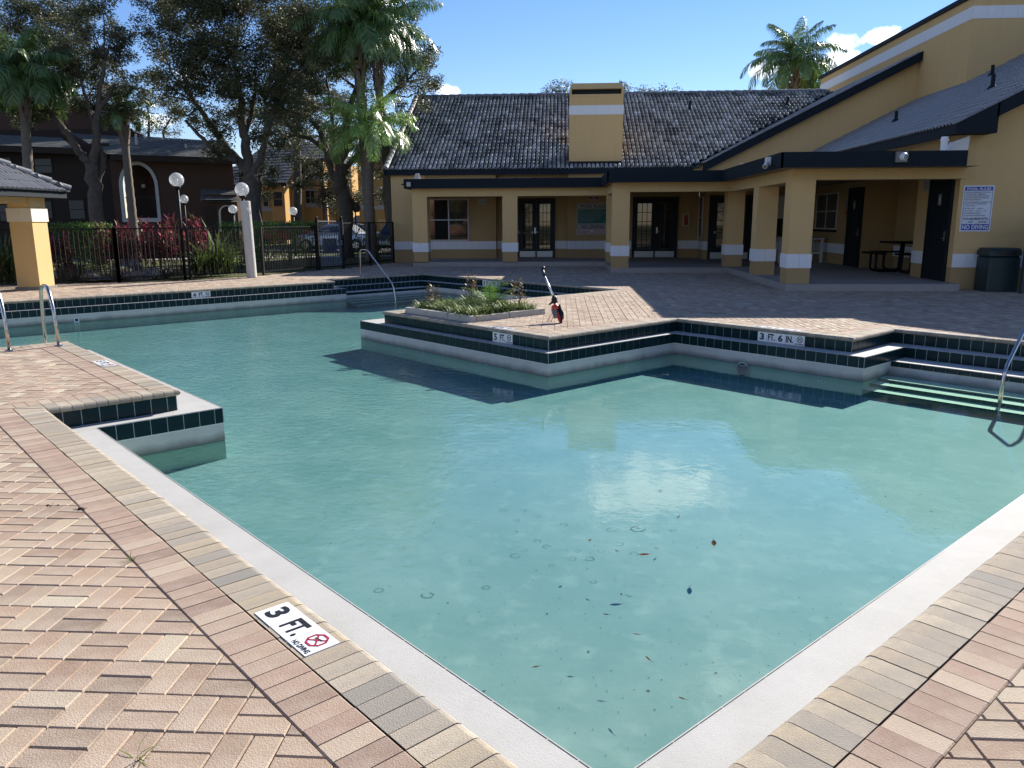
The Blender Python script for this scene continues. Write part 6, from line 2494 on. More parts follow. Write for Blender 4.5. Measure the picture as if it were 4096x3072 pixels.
for lb, xs, sd_ in [('airy tree crown showing over the roof left of the chimney', [(1190, 190, 22), (1222, 180, 20), (1212, 196, 18), (1246, 190, 16), (1180, 204, 14)], 21), ('small airy tree crown right of the chimney top', [(1340, 186, 16), (1352, 196, 14), (1330, 200, 12)], 22), ('low airy tree crown over the roof ridge', [(1400, 199, 15), (1440, 202, 13), (1458, 202, 10), (1378, 203, 10)], 23)]:
    x0_ = xs[0][0]
    oak(lb, (x0_, 470), [[(x0_, 470, .2), (x0_, 330, .16), (x0_ + 2, 230, .1), (x0_ + 3, 195, .05)]], xs, 60, 'oakleaf2', .34, .16, .05, seed=sd_, name='far_tree', spread=.5, group='trees showing above the clubhouse roof')


def palm(label, base, top, Y, tr, nfr, L_, ll, seed, m='palmleaf', boots=1.3, bootr=1.55, e=(-.2, 1.45), droop=(1.1, 2.5), name='queen_palm', nl=60, lean=0, lw=.036):
    b0 = sight(base[0], base[1], Y)
    t0 = sight(top[0], top[1], Y)
    g = thing(name, label, 'palm', (b0.x, Y, 0), 'queen palms around the pool')
    r_ = random.Random(seed)
    H_ = t0.z
    bb = MB()
    n_ = 26
    pts, rs = [], []
    for i in range(n_ + 1):
        t = i / n_
        pts.append(Vector((b0.x + (t0.x - b0.x) * t + .0 * math.sin(t * 3), Y, -.05 + (H_ + .05) * t)))
        rs.append(tr * (1.25 - .35 * t) * (1.06 if i % 2 else .97) if t > .06 else tr * 1.35)
    bb.tube(pts, rs, 12)
    part(bb, 'trunk', M['palmbark'], g, True)
    bo = MB()
    for k_ in range(22):
        a = k_ * 2.4
        z = H_ - .15 + boots * (k_ / 22)
        p = Vector((t0.x + math.cos(a) * tr * .75, Y + math.sin(a) * tr * .75, z - .35))
        q = Vector((t0.x + math.cos(a) * tr * bootr, Y + math.sin(a) * tr * bootr, z + r_.uniform(.15, .45)))
        s_ = Vector((-math.sin(a), math.cos(a), 0)) * tr * .55
        o_ = Vector((math.cos(a), math.sin(a), 0)) * .03
        bo.add([p - s_, p + s_, p + s_ + o_, p - s_ + o_, q - s_ * .35, q + s_ * .35, q + s_ * .3 + o_, q - s_ * .3 + o_], [(0, 3, 2, 1), (4, 5, 6, 7), (0, 1, 5, 4), (1, 2, 6, 5), (2, 3, 7, 6), (3, 0, 4, 7)])
    part(bo, 'boots', M['boots'], g)
    bl = MB()
    for k_ in range(nfr):
        a = k_ * 2.39996 + r_.uniform(-.2, .2)
        t = (k_ + .5) / nfr
        e0 = e[1] - (e[1] - e[0]) * t + r_.uniform(-.12, .12)
        frond(bl, (t0.x, Y, H_ + boots * .95), a, L_ * r_.uniform(.8, 1.08), max(e0, .25), droop[0] + (droop[1] - droop[0]) * t, nl, ll, lw, 1.7, 0, 1, .03, .55, r_)
    part(bl, 'fronds', [M[m], M['palmbark']], g)


palm('tall queen palm at the far left rising behind the gazebo', (60, 450), (52, 235), 30, .17, 36, 2.6, .75, 31, boots=1.15)
palm('left one of the two tall queen palms beside the clubhouse roof', (802, 480), (777, 170), 33.6, .2, 36, 3.2, .85, 32, boots=1.9)
palm('right one of the two tall queen palms beside the clubhouse roof', (855, 480), (816, 172), 34.2, .18, 36, 3.2, .85, 33, boots=1.9)
palm('short bright green queen palm in front of the two tall palms', (798, 480), (796, 345), 33, .18, 28, 2.7, .7, 34, 'palmyoung', boots=1.2, nl=46)
palm('slim dark palm in front of the arched brown doorway', (287, 480), (268, 290), 32, .15, 12, 1.6, .4, 35, boots=.9)
palm('lone queen palm standing above the clubhouse ridge', (1713, 480), (1713, 190), 60, .32, 30, 4.3, .95, 36, boots=1.7, bootr=1.7, nl=70, lw=.055, e=(.0, 1.45), droop=(1.1, 2.6))
palm('second palm half hidden behind the clubhouse parapet', (1757, 480), (1757, 215), 64, .26, 22, 2.6, .7, 37, boots=1.0, lw=.05)

# ------------------------------------------------------------------ buildings beyond the fence


def rect3(bb, a, b_, c, d, m=0):
    bb.add([a, b_, c, d], [(0, 1, 2, 3)], m)


def shingles(parent, name, e0, e1, r0, r1, rows, th):
    """courses of roof shingles between an eave line and a ridge line"""
    bb = MB()
    e0, e1, r0, r1 = map(Vector, (e0, e1, r0, r1))
    nn_ = (e1 - e0).cross(r0 - e0).normalized()
    if nn_.z < 0:
        nn_ = -nn_
    for i in range(rows):
        a, b_ = e0.lerp(r0, i / rows), e1.lerp(r1, i / rows)
        c, d = e1.lerp(r1, (i + 1.08) / rows), e0.lerp(r0, (i + 1.08) / rows)
        up = nn_ * .03
        n_ = max(1, int((b_ - a).length / .32))
        off = rnd.random()
        for k_ in range(n_ + 1):
            s0, s1 = max(0, (k_ - off) / n_), min(1, (k_ + 1 - off) / n_ - .001)
            if s1 <= s0:
                continue
            u_ = up * rnd.uniform(.75, 1.2)
            p = [a.lerp(b_, s0), a.lerp(b_, s1), d.lerp(c, s1), d.lerp(c, s0)]
            bb.add([p[0] + u_, p[1] + u_, p[2] + up * .1, p[3] + up * .1, p[0], p[1]], [(0, 1, 2, 3), (4, 5, 1, 0)])
    bb.add([e0 - nn_ * .1, e1 - nn_ * .1, r1 - nn_ * .1, r0 - nn_ * .1], [(0, 1, 2, 3)])
    return part(bb, name, M['shingle'], th, kind='stuff') if parent is None else sub(bb, name, M['shingle'], parent, kind='stuff')


def win(th, F, s0, s1, z0, z1, cols=2, rows=2, glass='glass', fm='trimwhite', w_=.07):
    return window(F, s0, s1, z0, z1, cols, rows, M[glass], th, w_, None, M[fm])


g = thing('brown_house', 'dark brown two storey stucco house with a white trimmed arch in tree shade', 'building', (-24, 42, 0))
S_ = lambda x, y, Y: sight(x, y, Y)
YB = 40.0
xr, xl = S_(508, 430, YB).x, S_(245, 430, YB).x
ze = 4.70
bb = MB()
# front wall with an arched opening
ax0, ax1 = S_(268, 430, YB).x, S_(338, 430, YB).x
az0, azs = S_(300, 471, YB).z, S_(300, 402, YB).z
cxa, ra = (ax0 + ax1) / 2, (ax1 - ax0) / 2
arcp = [(cxa + ra * math.cos(t), azs + (S_(300, 356, YB).z - azs) * math.sin(t)) for t in [math.pi * k_ / 16 for k_ in range(17)]]
rect3(bb, (xl, YB, -.1), (xr, YB, -.1), (xr, YB, az0), (xl, YB, az0))
rect3(bb, (xl, YB, az0), (ax0, YB, az0), (ax0, YB, azs), (xl, YB, azs))
rect3(bb, (ax1, YB, az0), (xr, YB, az0), (xr, YB, azs), (ax1, YB, azs))
top = [(xr, ze), (xl, ze)]
for k_ in range(16):
    a, b_ = arcp[k_], arcp[k_ + 1]
    rect3(bb, (a[0], YB, a[1]), (a[0], YB, ze), (b_[0], YB, ze), (b_[0], YB, b_[1]))
rect3(bb, (ax1, YB, azs), (xr, YB, azs), (xr, YB, ze), (ax1, YB, ze))
rect3(bb, (xl, YB, azs), (ax0, YB, azs), (ax0, YB, ze), (xl, YB, ze))
rect3(bb, (xr, YB, -.1), (xr - 5.2, 50, -.1), (xr - 5.2, 50, ze), (xr, YB, ze))
rect3(bb, (ax0 - .6, YB + 1.6, -.1), (ax1 + .6, YB + 1.6, -.1), (ax1 + .6, YB + 1.6, ze), (ax0 - .6, YB + 1.6, ze))
rect3(bb, (ax0 - .1, YB + .02, az0), (ax1 + .1, YB + .02, az0), (ax1 + .1, YB + 1.6, az0), (ax0 - .1, YB + 1.6, az0))
part(bb, 'wall', M['brown'], g)
bb = MB()
w_ = .17
ring = [(ax1, az0)] + arcp + [(ax0, az0)]
outr = [(ax1 + w_, az0 - .02)] + [(cxa + (ra + w_) * math.cos(t), azs + (S_(300, 356, YB).z - azs + w_) * math.sin(t)) for t in [math.pi * k_ / 16 for k_ in range(17)]] + [(ax0 - w_, az0 - .02)]
for k_ in range(len(ring) - 1):
    a, b_, c, d = ring[k_], ring[k_ + 1], outr[k_ + 1], outr[k_]
    bb.hexa([(a[0], YB - .05, a[1]), (b_[0], YB - .05, b_[1]), (c[0], YB - .05, c[1]), (d[0], YB - .05, d[1]), (a[0], YB + .02, a[1]), (b_[0], YB + .02, b_[1]), (c[0], YB + .02, c[1]), (d[0], YB + .02, d[1])])
bb.box(ax0 - w_, ax1 + w_, YB - .052, YB + .02, az0 - .20, az0)
part(bb, 'arch_trim', M['trimwhite'], g)
bb = MB()
bb.box(ax0, ax1, YB + .12, YB + .16, az0 + 1.0, az0 + 1.05)
part(bb, 'balcony_rail', M['iron'], g)
for k_ in range(13):
    bb = MB()
    x = ax0 + (k_ + .5) * (ax1 - ax0) / 13
    bb.box(x - .012, x + .012, YB + .13, YB + .15, az0, az0 + 1.0)
    part(bb, 'baluster', M['iron'], g)
bb = MB()
q = S_(300 - 21, 403, YB + 1.58)
q = S_(310, 402, YB + 1.5)
bb.lathe([(0, .12), (.08, .09), (.12, 0), (.08, -.09), (0, -.12)], q, 12)
part(bb, 'globe_light', M['white'], g, True)
# small arch and its gablet
YS = 39.0
bb = MB()
sx0, sx1 = S_(440, 440, YS).x, S_(512, 440, YS).x
zt_ = S_(480, 420, YS).z
bb.box(sx0, sx1, YS, YB - .01, -.1, zt_)
part(bb, 'entry_wall', M['brown'], g)
bb = MB()
a0, a1 = S_(473, 460, YS).x, S_(509, 460, YS).x
zc0, zc1, zb_ = S_(490, 461, YS).z, S_(490, 443, YS).z, S_(490, 500, YS).z
c_ = (a0 + a1) / 2
rr = (a1 - a0) / 2
pts_i = [(a1 - .1, zb_)] + [(c_ + (rr - .1) * math.cos(t), zc0 + (zc1 - zc0) * .85 * math.sin(t)) for t in [math.pi * k_ / 12 for k_ in range(13)]] + [(a0 + .1, zb_)]
pts_o = [(a1, zb_)] + [(c_ + rr * math.cos(t), zc0 + (zc1 - zc0) * math.sin(t)) for t in [math.pi * k_ / 12 for k_ in range(13)]] + [(a0, zb_)]
for k_ in range(len(pts_i) - 1):
    a, b_, c, d = pts_i[k_], pts_i[k_ + 1], pts_o[k_ + 1], pts_o[k_]
    bb.hexa([(a[0], YS - .05, a[1]), (b_[0], YS - .05, b_[1]), (c[0], YS - .05, c[1]), (d[0], YS - .05, d[1]), (a[0], YS + .02, a[1]), (b_[0], YS + .02, b_[1]), (c[0], YS + .02, c[1]), (d[0], YS + .02, d[1])])
part(bb, 'small_arch_trim', M['trimwhite'], g)
bb = MB()
bb.add([(x, YS - .012, z) for x, z in pts_i], [tuple(range(len(pts_i)))])
part(bb, 'small_arch_door', M['browndark'], g)
shingles(None, 'entry_roof', S_(432, 432, YS - .4), S_(516, 432, YS - .4), S_(436, 408, YB), S_(512, 412, YB), 6, g)
bb = MB()
bb.box(sx0 + .0, S_(470, 440, YS).x - .1, YS - .02, YS - .005, -.1, S_(450, 445, YS).z)
part(bb, 'entry_doorway', M['browndark'], g)
# main roof
e0, e1 = S_(232, 333, 39.4), S_(508, 342, 39.4)
r0, r1 = S_(145, 284, 44), S_(490, 306, 44)
shingles(None, 'roof', e0, e1, r0, r1, 17, g)
bb = MB()
bb.hexa([(e0.x, 39.38, e0.z - .28), (e1.x, 39.38, e1.z - .28), (e1.x, 39.5, e1.z - .28), (e0.x, 39.5, e0.z - .28), (e0.x, 39.38, e0.z - .01), (e1.x, 39.38, e1.z - .01), (e1.x, 39.5, e1.z - .01), (e0.x, 39.5, e0.z - .01)])
bb.hexa([(e0.x - .02, 39.38, e0.z - .26), (e0.x + .1, 39.38, e0.z - .26), (r0.x + .1, 44, r0.z - .26), (r0.x - .02, 44, r0.z - .26), (e0.x - .02, 39.38, e0.z), (e0.x + .1, 39.38, e0.z), (r0.x + .1, 44, r0.z), (r0.x - .02, 44, r0.z)])
part(bb, 'fascia', M['browndark'], g)
for x, y in [(294, 300), (402, 322)]:
    q = S_(x, y, 41.5)
    bb = MB()
    bb.tube([(q.x, q.y, q.z - .3), (q.x, q.y, q.z + .25)], .06, 8)
    part(bb, 'vent_pipe', M['trimgrey'], g)
# left wing, its shade put into a darker wall colour
YL = 41.0
xll = S_(-120, 430, YL).x
xm = S_(248, 430, YL).x
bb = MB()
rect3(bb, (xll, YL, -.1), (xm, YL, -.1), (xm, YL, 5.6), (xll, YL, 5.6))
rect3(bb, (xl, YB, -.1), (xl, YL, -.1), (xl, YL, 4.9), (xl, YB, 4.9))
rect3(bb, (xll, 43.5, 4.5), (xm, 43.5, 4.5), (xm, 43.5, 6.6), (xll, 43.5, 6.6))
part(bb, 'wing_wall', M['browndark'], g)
FL = Frame((0, YL, 0), (1, 0, 0), (0, -1, 0))
for (xa, xb, ya, yb) in [(75, 112, 340, 376), (8, 24, 338, 372), (78, 112, 432, 474), (0, 20, 440, 480), (150, 182, 430, 475)]:
    a, b_ = S_(xa, yb, YL), S_(xb, ya, YL)
    win(g, FL, a.x, b_.x, a.z, b_.z, 1, 2, 'glassgrey', 'browndark', .05)
e0, e1, r0, r1 = S_(-120, 310, 40.2), S_(160, 320, 40.2), S_(-120, 285, 42.5), S_(132, 298, 42.5)
shingles(None, 'wing_roof', e0, e1, r0, r1, 9, g)
bb = MB()
bb.hexa([(e0.x, 40.18, e0.z - .3), (e1.x, 40.18, e1.z - .3), (e1.x, 40.3, e1.z - .3), (e0.x, 40.3, e0.z - .3), (e0.x, 40.18, e0.z - .01), (e1.x, 40.18, e1.z - .01), (e1.x, 40.3, e1.z - .01), (e0.x, 40.3, e0.z - .01)])
part(bb, 'wing_fascia', M['browndark'], g)
# upper gable
YG = 44.0
pk = [S_(-260, 330, YG), S_(302, 300, YG), S_(95, 208, YG)]
bb = MB()
a, b_, c = S_(-100, 330, YG), S_(304, 300, YG), S_(95, 203, YG)
bb.add([a, b_, c, S_(-100, 203, YG)], [(0, 1, 2, 3)])
part(bb, 'upper_wall', M['brown'], g)
bb = MB()
dv = (b_ - c).normalized()
upv = Vector((0, -1, 0)).cross(dv).normalized()
if upv.z < 0:
    upv = -upv
bb.hexa([c + Vector((0, -.3, 0)), b_ + Vector((0, -.3, 0)), b_ + Vector((0, .2, 0)), c + Vector((0, .2, 0)), c + Vector((0, -.3, 0)) + upv * .25, b_ + Vector((0, -.3, 0)) + upv * .25, b_ + Vector((0, .2, 0)) + upv * .25, c + Vector((0, .2, 0)) + upv * .25])
part(bb, 'upper_rake', M['browndark'], g)
bb = MB()
bb.hexa([S_(-60, 206, YG - .3), S_(62, 214, YG - .3), S_(62, 214, YG), S_(-60, 206, YG), S_(-60, 200, YG - .3), S_(62, 206, YG - .3), S_(62, 206, YG), S_(-60, 200, YG)])
part(bb, 'gable_trim', M['trimwhite'], g)
shingles(None, 'upper_roof', S_(-200, 203, YG - .1), S_(95, 203, YG - .1), S_(-200, 165, YG + 5), S_(70, 175, YG + 5), 12, g)

# yellow apartment blocks
g = thing('apartment_block', 'three storey yellow apartment block with white window frames behind the oaks', 'building', (-18, 62, 0), 'yellow apartment blocks beyond the lawn')
YA = 62.0
x0, x1 = S_(624, 400, YA).x, S_(700, 400, YA).x
ztp = S_(624, 345, YA).z
bb = MB()
bb.box(x0, x1, YA, YA + 12, -.1, ztp)
part(bb, 'wall', M['farstucco'], g)
x2 = S_(760, 400, YA + 3).x
bb = MB()
bb.box(x1 + .01, x2, YA + 3, YA + 12, -.1, ztp - .3)
part(bb, 'wall', M['farstucco'], g)
bb = MB()
for y in (384, 447, 400):
    pass
for z in (S_(624, 390, YA).z, S_(624, 448, YA).z):
    bb = MB()
    bb.box(x0 - .03, x1 + .03, YA - .04, YA + 6, z, z + .32)
    part(bb, 'string_course', M['trimwhite'], g)
FA_ = Frame((0, YA, 0), (1, 0, 0), (0, -1, 0))
for (xa, xb, ya, yb) in [(648, 672, 348, 384), (656, 686, 409, 446), (654, 685, 478, 500)]:
    a, b_ = S_(xa, yb, YA), S_(xb, ya, YA)
    win(g, FA_, a.x, b_.x, a.z, b_.z, 2, 2, 'glass', 'trimwhite', .09)
FA2 = Frame((0, YA + 3, 0), (1, 0, 0), (0, -1, 0))
for (xa, xb, ya, yb) in [(735, 752, 352, 384), (726, 742, 478, 500)]:
    a, b_ = S_(xa, yb, YA + 3), S_(xb, ya, YA + 3)
    win(g, FA2, a.x, b_.x, a.z, b_.z, 2, 2, 'glass', 'trimwhite', .09)
shingles(None, 'roof', (x0 - .6, YA - .5, ztp), (x2 + .5, YA - .5, ztp), (x0 + 3.5, YA + 6, ztp + 3.2), (x2 - 3, YA + 6, ztp + 3.2), 12, g)
bb = MB()
bb.box(x0 - .6, x2 + .5, YA - .52, YA - .4, ztp - .22, ztp + .02)
part(bb, 'fascia', M['browndark'], g)
# lower wing to the left
g = thing('apartment_block', 'lower yellow apartment wing with a curved gable left of the three storey block', 'building', (-22, 60, 0), 'yellow apartment blocks beyond the lawn')
YW = 58.0
x0, x1 = S_(548, 430, YW).x, S_(624, 430, YW).x
ztw = S_(590, 398, YW).z
bb = MB()
bb.box(x0 - 3, x1, YW + 1.5, YW + 9, -.1, ztw + .9)
part(bb, 'wall', M['farstucco'], g)
bb = MB()
xb0, xb1 = S_(586, 430, YW).x, S_(615, 430, YW).x
bb.box(xb0, xb1, YW, YW + 1.5, -.1, ztw)
part(bb, 'bay_wall', M['farstucco'], g)
bb = MB()
bb.box(x0 - 3, xb0 - .02, YW + 1.42, YW + 1.5, S_(560, 456, YW).z, S_(560, 448, YW).z)
part(bb, 'string_course', M['trimwhite'], g)
FB_ = Frame((0, YW, 0), (1, 0, 0), (0, -1, 0))
for (xa, xb, ya, yb) in [(590, 611, 412, 448), (590, 612, 478, 497)]:
    a, b_ = S_(xa, yb, YW), S_(xb, ya, YW)
    win(g, FB_, a.x, b_.x, a.z, b_.z, 1, 2, 'glassgrey', 'farstucco', .07)
FB2 = Frame((0, YW + 1.5, 0), (1, 0, 0), (0, -1, 0))
for (xa, xb, ya, yb) in [(568, 580, 412, 448), (569, 580, 478, 500), (535, 550, 412, 448)]:
    a, b_ = S_(xa, yb, YW + 1.5), S_(xb, ya, YW + 1.5)
    win(g, FB2, a.x, b_.x, a.z, b_.z, 1, 2, 'glassgrey', 'trimgrey', .07)
shingles(None, 'roof', (x0 - 3.4, YW - .3, ztw - .1), (x1, YW - .3, ztw + .1), (x0 - 1, YW + 6, ztw + 3.3), (x1, YW + 6, ztw + 3.5), 14, g)
bb = MB()
bb.hexa([(x0 - 3.4, YW - .32, ztw - .35), (x1, YW - .32, ztw - .15), (x1, YW - .2, ztw - .15), (x0 - 3.4, YW - .2, ztw - .35), (x0 - 3.4, YW - .32, ztw - .1), (x1, YW - .32, ztw + .1), (x1, YW - .2, ztw + .1), (x0 - 3.4, YW - .2, ztw - .1)])
part(bb, 'fascia', M['browndark'], g)
g = thing('apartment_block', 'yellow apartment block partly hidden right beside the clubhouse corner', 'building', (-11, 56, 0), 'yellow apartment blocks beyond the lawn')
YR = 55.0
x0, x1 = S_(775, 430, YR).x, S_(905, 430, YR).x
bb = MB()
bb.box(x0, x1, YR, YR + 10, -.1, S_(840, 345, YR).z)
part(bb, 'wall', M['farstucco'], g)
FR_ = Frame((0, YR, 0), (1, 0, 0), (0, -1, 0))
a, b_ = S_(817, 446, YR), S_(842, 404, YR)
win(g, FR_, a.x, b_.x, a.z, b_.z, 1, 2, 'glass', 'trimwhite', .09)
a, b_ = S_(780, 446, YR), S_(800, 404, YR)
win(g, FR_, a.x, b_.x, a.z, b_.z, 1, 2, 'glass', 'trimwhite', .09)
bb = MB()
bb.box(x0, x1, YR - .04, YR, S_(840, 452, YR).z, S_(840, 446, YR).z)
part(bb, 'string_course', M['trimwhite'], g)
bb = MB()
a, b_ = S_(818, 496, YR), S_(834, 474, YR)
bb.box(a.x, b_.x, YR - .03, YR, a.z, b_.z)
part(bb, 'lit_doorway', M['stucco'], g)
bb = MB()
ztr = S_(840, 345, YR).z
bb.hexa([(x0 - .5, YR - .5, ztr), (x1, YR - .5, ztr), (x1, YR + 10, ztr), (x0 - .5, YR + 10, ztr), (x0 + 3, YR + 4, ztr + 2.2), (x1, YR + 4, ztr + 2.2), (x1, YR + 6, ztr + 2.2), (x0 + 3, YR + 6, ztr + 2.2)])
part(bb, 'roof', M['shingle'], g)
# salmon block behind the viewer: seen only mirrored in the porch windows
g = thing('apartment_block', 'salmon apartment block mirrored in the porch window', 'building', (0, -26, 0), 'apartment blocks across the pool')
bb = MB()
bb.box(-34, -10.5, -38, -26, -.1, 7.4)
part(bb, 'wall', mat('salmon_stucco', (.42, .22, .14), .9, .15, bump=.4, bscale=14), g)
bb = MB()
bb.hexa([(-35, -39, 7.4), (-10, -39, 7.4), (-10, -25, 7.4), (-35, -25, 7.4), (-30, -34, 9.8), (-14, -34, 9.8), (-14, -30, 9.8), (-30, -30, 9.8)])
part(bb, 'roof', M['shingle'], g)
bb = MB()
bb.box(-34.02, -10.48, -26, -25.95, 3.6, 3.95)
part(bb, 'string_course', M['trimwhite'], g)
FZ = Frame((0, -26, 0), (1, 0, 0), (0, 1, 0))
for k_ in range(4):
    for z in (1.0, 4.6):
        win(g, FZ, -31 + k_ * 6.2, -29.2 + k_ * 6.2, z, z + 1.5, 2, 2, 'glass', 'trimwhite', .09)

for i, (x, y, h, lb) in enumerate([(-4, -19, 9, 'dark oak mirrored in the first porch double door'), (6, -21, 10, 'dark oak mirrored in the second porch double door'), (17, -20, 9, 'dark oak mirrored in the right porch doors'), (-9, -17, 7, 'bushy dark tree beside the mirrored salmon block')]):
    g = thing('oak_tree', lb, 'tree', (x, y, 0), 'trees across the pool')
    bb = MB()
    bb.tube([(0, 0, -.1), (.1, .1, 1.2), (0, .2, 2.4), (.3, 0, h * .6), (.2, .1, h * .85)], [.3, .25, .2, .12, .04], 8)
    for a in range(6):
        bb.tube([(0, .2, 2.2 + a * .3), (math.cos(a * 1.9) * 1.5, math.sin(a * 1.9) * 1.5, 3.4 + a * .5), (math.cos(a * 1.9) * 2.6, math.sin(a * 1.9) * 2.6, 4.2 + a * .6)], [.12, .08, .03], 6)
    bb.build('trunk', M['bark'], g, True)
    bb = MB()
    for a in range(16):
        t = a * 2.4
        rr = 3.6 * ((a % 5) / 5 + .15)
        v_, f_ = leafcloud(700, (math.cos(t) * rr, math.sin(t) * rr, 1.8 + (h - 2.2) * ((a * 7) % 16) / 16), (1.6, 1.6, 1.2), .2, 900 + i * 20 + a)
        bb.add(v_, f_)
    bb.build('crown', M['oakleaf'], g)

# ------------------------------------------------------------------ lane, cars, sign
tess([[(-60, 43.5), (-3, 43.5), (-3, 50.5), (-60, 50.5)]], -.02).build('lane', M['asphalt'], kind='structure', label='asphalt parking lane beyond the lawn')
tess([[(-22, 33.2), (-6.5, 37.5), (-6.5, 38.8), (-22, 34.5)]], -.018).build('path', M['path'], kind='structure', label='pale concrete path crossing the lawn')


def car(label, loc, rz, paint, suv=False, group='cars parked beyond the gate'):
    g = thing('parked_car', label, 'car', loc, group, rz)
    h = 1.72 if suv else 1.45
    L_, W_ = (4.5, 1.85) if suv else (4.6, 1.8)
    prof = [(-L_ / 2, .35), (-L_ / 2 - .03, .62), (-L_ / 2 + .12, .86), (-L_ / 2 + .55, .95), (L_ / 2 - 1.15, .95), (L_ / 2 - .35, .84), (L_ / 2, .68), (L_ / 2 + .02, .38), (L_ / 2 - .1, .26), (-L_ / 2 + .1, .26)]

    def shell(bb, pr, wb, wt, zmid, m=0):
        vs = []
        n = len(pr)
        for s_ in (-1, 1):
            for x, z in pr:
                w2 = wb if z < zmid else wt
                vs.append((x, s_ * w2 / 2 * (1 if .3 < z < zmid else .96), z))
        bb.add(vs, [tuple(range(n - 1, -1, -1)), tuple(range(n, 2 * n))] + [(i, (i + 1) % n, n + (i + 1) % n, n + i) for i in range(n)], m)
    bb = MB()
    shell(bb, prof, W_, W_ * .94, .8)
    body = bb.build('body', paint, g)
    bv = body.modifiers.new('bevel', 'BEVEL')
    bv.width = .06
    bv.segments = 3
    bb = MB()
    back = -L_ / 2 + (.25 if suv else .75)
    cab = [(back, .94), (back + (.15 if suv else .55), h - .06), (back + (.35 if suv else .8), h), (L_ / 2 - 2.15, h), (L_ / 2 - 1.95, h - .04), (L_ / 2 - 1.25, .94)]
    n = len(cab)
    vs = []
    for s_ in (-1, 1):
        for x, z in cab:
            vs.append((x, s_ * (W_ * .47 if z < 1 else W_ * .38), z))
    bb.add(vs, [tuple(range(n - 1, -1, -1)), tuple(range(n, 2 * n))] + [(i, (i + 1) % n, n + (i + 1) % n, n + i) for i in range(n)])
    cabin = bb.build('cabin', paint, g)
    bv = cabin.modifiers.new('bevel', 'BEVEL')
    bv.width = .05
    bv.segments = 3
    for s_ in (-1, 1):
        bb = MB()
        y0_, y1_ = s_ * W_ * .465, s_ * W_ * .40
        x0_, x1_ = back + .38, L_ / 2 - 1.5
        bb.add([(x0_, y0_ + s_ * .015, 1.0), (x1_, y0_ + s_ * .015, 1.0), (x1_ - .5, y1_ + s_ * .015, h - .12), (x0_ + .35, y1_ + s_ * .015, h - .12)], [(0, 1, 2, 3)])
        bb.build('side_window', M['glass'], g)
        for x in (-L_ / 2 + .85, L_ / 2 - .9):
            bb = MB()
            vs = []
            for yy in (s_ * (W_ / 2 - .2), s_ * (W_ / 2 + .012)):
                vs += [(x + .33 * math.cos(6.2832 * k_ / 20), yy, .33 + .33 * math.sin(6.2832 * k_ / 20)) for k_ in range(20)]
            bb.add(vs, [(k_, (k_ + 1) % 20, 20 + (k_ + 1) % 20, 20 + k_) for k_ in range(20)] + [tuple(range(20)), tuple(range(20, 40))])
            wl = bb.build('wheel', M['rubber'], g)
            bb = MB()
            bb.add([(x + .2 * math.cos(6.2832 * k_ / 16), s_ * (W_ / 2 + .02), .33 + .2 * math.sin(6.2832 * k_ / 16)) for k_ in range(16)], [tuple(range(16))])
            bb.build('rim', M['steel'], wl)
        bb = MB()
        bb.hexa([(L_ / 2 - .18, s_ * W_ * .30, .62), (L_ / 2 + .03, s_ * W_ * .30, .60), (L_ / 2 - .1, s_ * W_ * .48, .62), (L_ / 2 - .3, s_ * W_ * .48, .64), (L_ / 2 - .22, s_ * W_ * .30, .76), (L_ / 2 + .0, s_ * W_ * .30, .74), (L_ / 2 - .14, s_ * W_ * .48, .78), (L_ / 2 - .34, s_ * W_ * .48, .80)])
        bb.build('headlight', M['headlight'], g)
    bb = MB()
    bb.add([(L_ / 2 - 1.30, -W_ * .41, .99), (L_ / 2 - 1.30, W_ * .41, .99), (L_ / 2 - 1.90, W_ * .35, h - .09), (L_ / 2 - 1.90, -W_ * .35, h - .09)], [(0, 1, 2, 3)])
    o = bb.build('windscreen', M['glass'], g)
    o.location = (.03, 0, .025)
    return g


q = S_(718, 500, 43)
car('silver sedan parked nose left behind the iron fence', (q.x, 43.6, 0), math.pi * .97, M['carsilver'])
q = S_(862, 500, 41)
car('dark parked SUV with sun glint beside the clubhouse corner', (q.x, 42, 0), -2.0, M['carblack'], True)
q = S_(770, 500, 49)
car('pale parked car behind the pool gate mesh', (q.x, 49, 0), .1, M['carsilver'])
q = S_(612, 500, 54)
car('red parked car above the green hedge', (q.x, 54, .1), .05, M['carred'])
q = S_(773, 476, 58)
g = thing('road_sign', 'pale octagonal road sign seen from the back behind the gate', 'sign', (q.x, 58, 0))
bb = MB()
vs = []
for y in (57.96, 58.0):
    vs += [(q.x + .38 * math.cos(R(22.5 + 45 * k_)), y, q.z + .38 * math.sin(R(22.5 + 45 * k_))) for k_ in range(8)]
bb.add(vs, [tuple(range(8)), tuple(range(15, 7, -1))] + [(k_, 8 + k_, 8 + (k_ + 1) % 8, (k_ + 1) % 8) for k_ in range(8)])
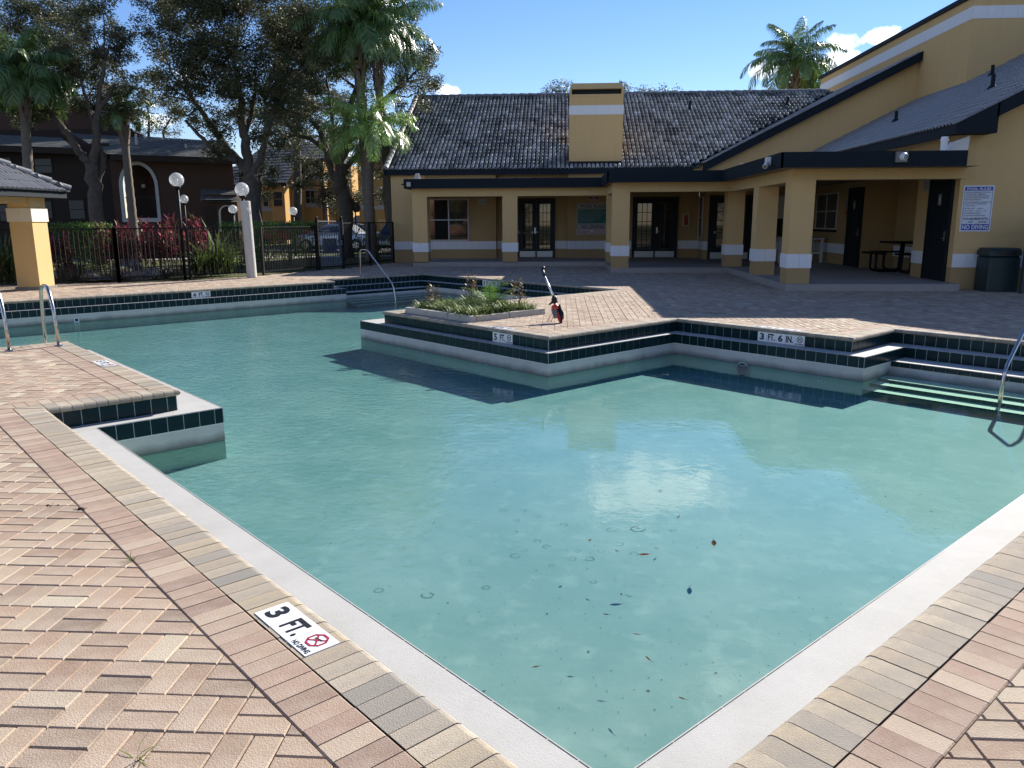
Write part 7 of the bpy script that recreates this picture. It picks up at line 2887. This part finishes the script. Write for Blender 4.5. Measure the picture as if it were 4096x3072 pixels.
part(bb, 'plate', M['trimwhite'], g)
bb = MB()
bb.tube([(q.x, 58.05, -.1), (q.x, 58.05, q.z + .3)], .03, 8)
part(bb, 'pole', M['steel'], g)

# overhead wires in the gap between the trees
for i, y in enumerate((355, 362, 369)):
    bb = MB()
    bb.tube([S_(430, y - 3, 90), S_(580, y - 1, 90), S_(760, y + 3, 90)], .02, 4)
    o = bb.build('overhead_wire', M['iron'], None, label=['highest', 'middle', 'lowest'][i] + ' of the three overhead wires crossing the gap right of the big oak', category='cable', group='overhead wires')

# ------------------------------------------------------------------ small litter on the deck
for (x, y, n_, lb) in [(175, 1100, 26, 'dark dirt smear across two pavers near the left border course'), (107, 1092, 10, 'small dark clump of dirt left of the dirt smear')]:
    r_ = ray(x * KD, y * KD)
    c = EYE + r_ * (-EYE.z / r_.z)
    bb = MB()
    for _ in range(n_):
        p = c + Vector((rnd.gauss(0, .018), rnd.gauss(0, .012), .003))
        s_ = rnd.uniform(.003, .008)
        bb.add([p + Vector((-s_, 0, 0)), p + Vector((0, -s_, 0)), p + Vector((s_, 0, 0)), p + Vector((0, s_, 0)), p + Vector((0, 0, s_))], [(0, 1, 4), (1, 2, 4), (2, 3, 4), (3, 0, 4)])
    bb.build('dirt_clump', M['dirt'], None, label=lb, category='dirt', group='dirt on the pavers')
for (x, y, L_, lb) in [(283, 1212, .055, 'dry weed tuft growing in the joint of the left border course'), (297, 1640, .085, 'single tall green weed at the bottom of the left paving'), (1190, 640, .10, 'weed sprouting right behind the red garden tool'), (765, 566, .12, 'thin weed on the shaded paving behind the planter')]:
    r_ = ray(x * KD, y * KD)
    c = EYE + r_ * (-EYE.z / r_.z)
    bb = MB()
    for _ in range(9):
        blade(bb, c + Vector((rnd.gauss(0, .006), rnd.gauss(0, .006), -.003)), rnd.uniform(0, 6.28), L_ * rnd.uniform(.5, 1.2), .006, rnd.uniform(.2, 1.5), rnd.uniform(.2, 1.2), 3)
    bb.build('weed', M['liriope'], None, label=lb, category='weed', group='weeds in the paving joints')
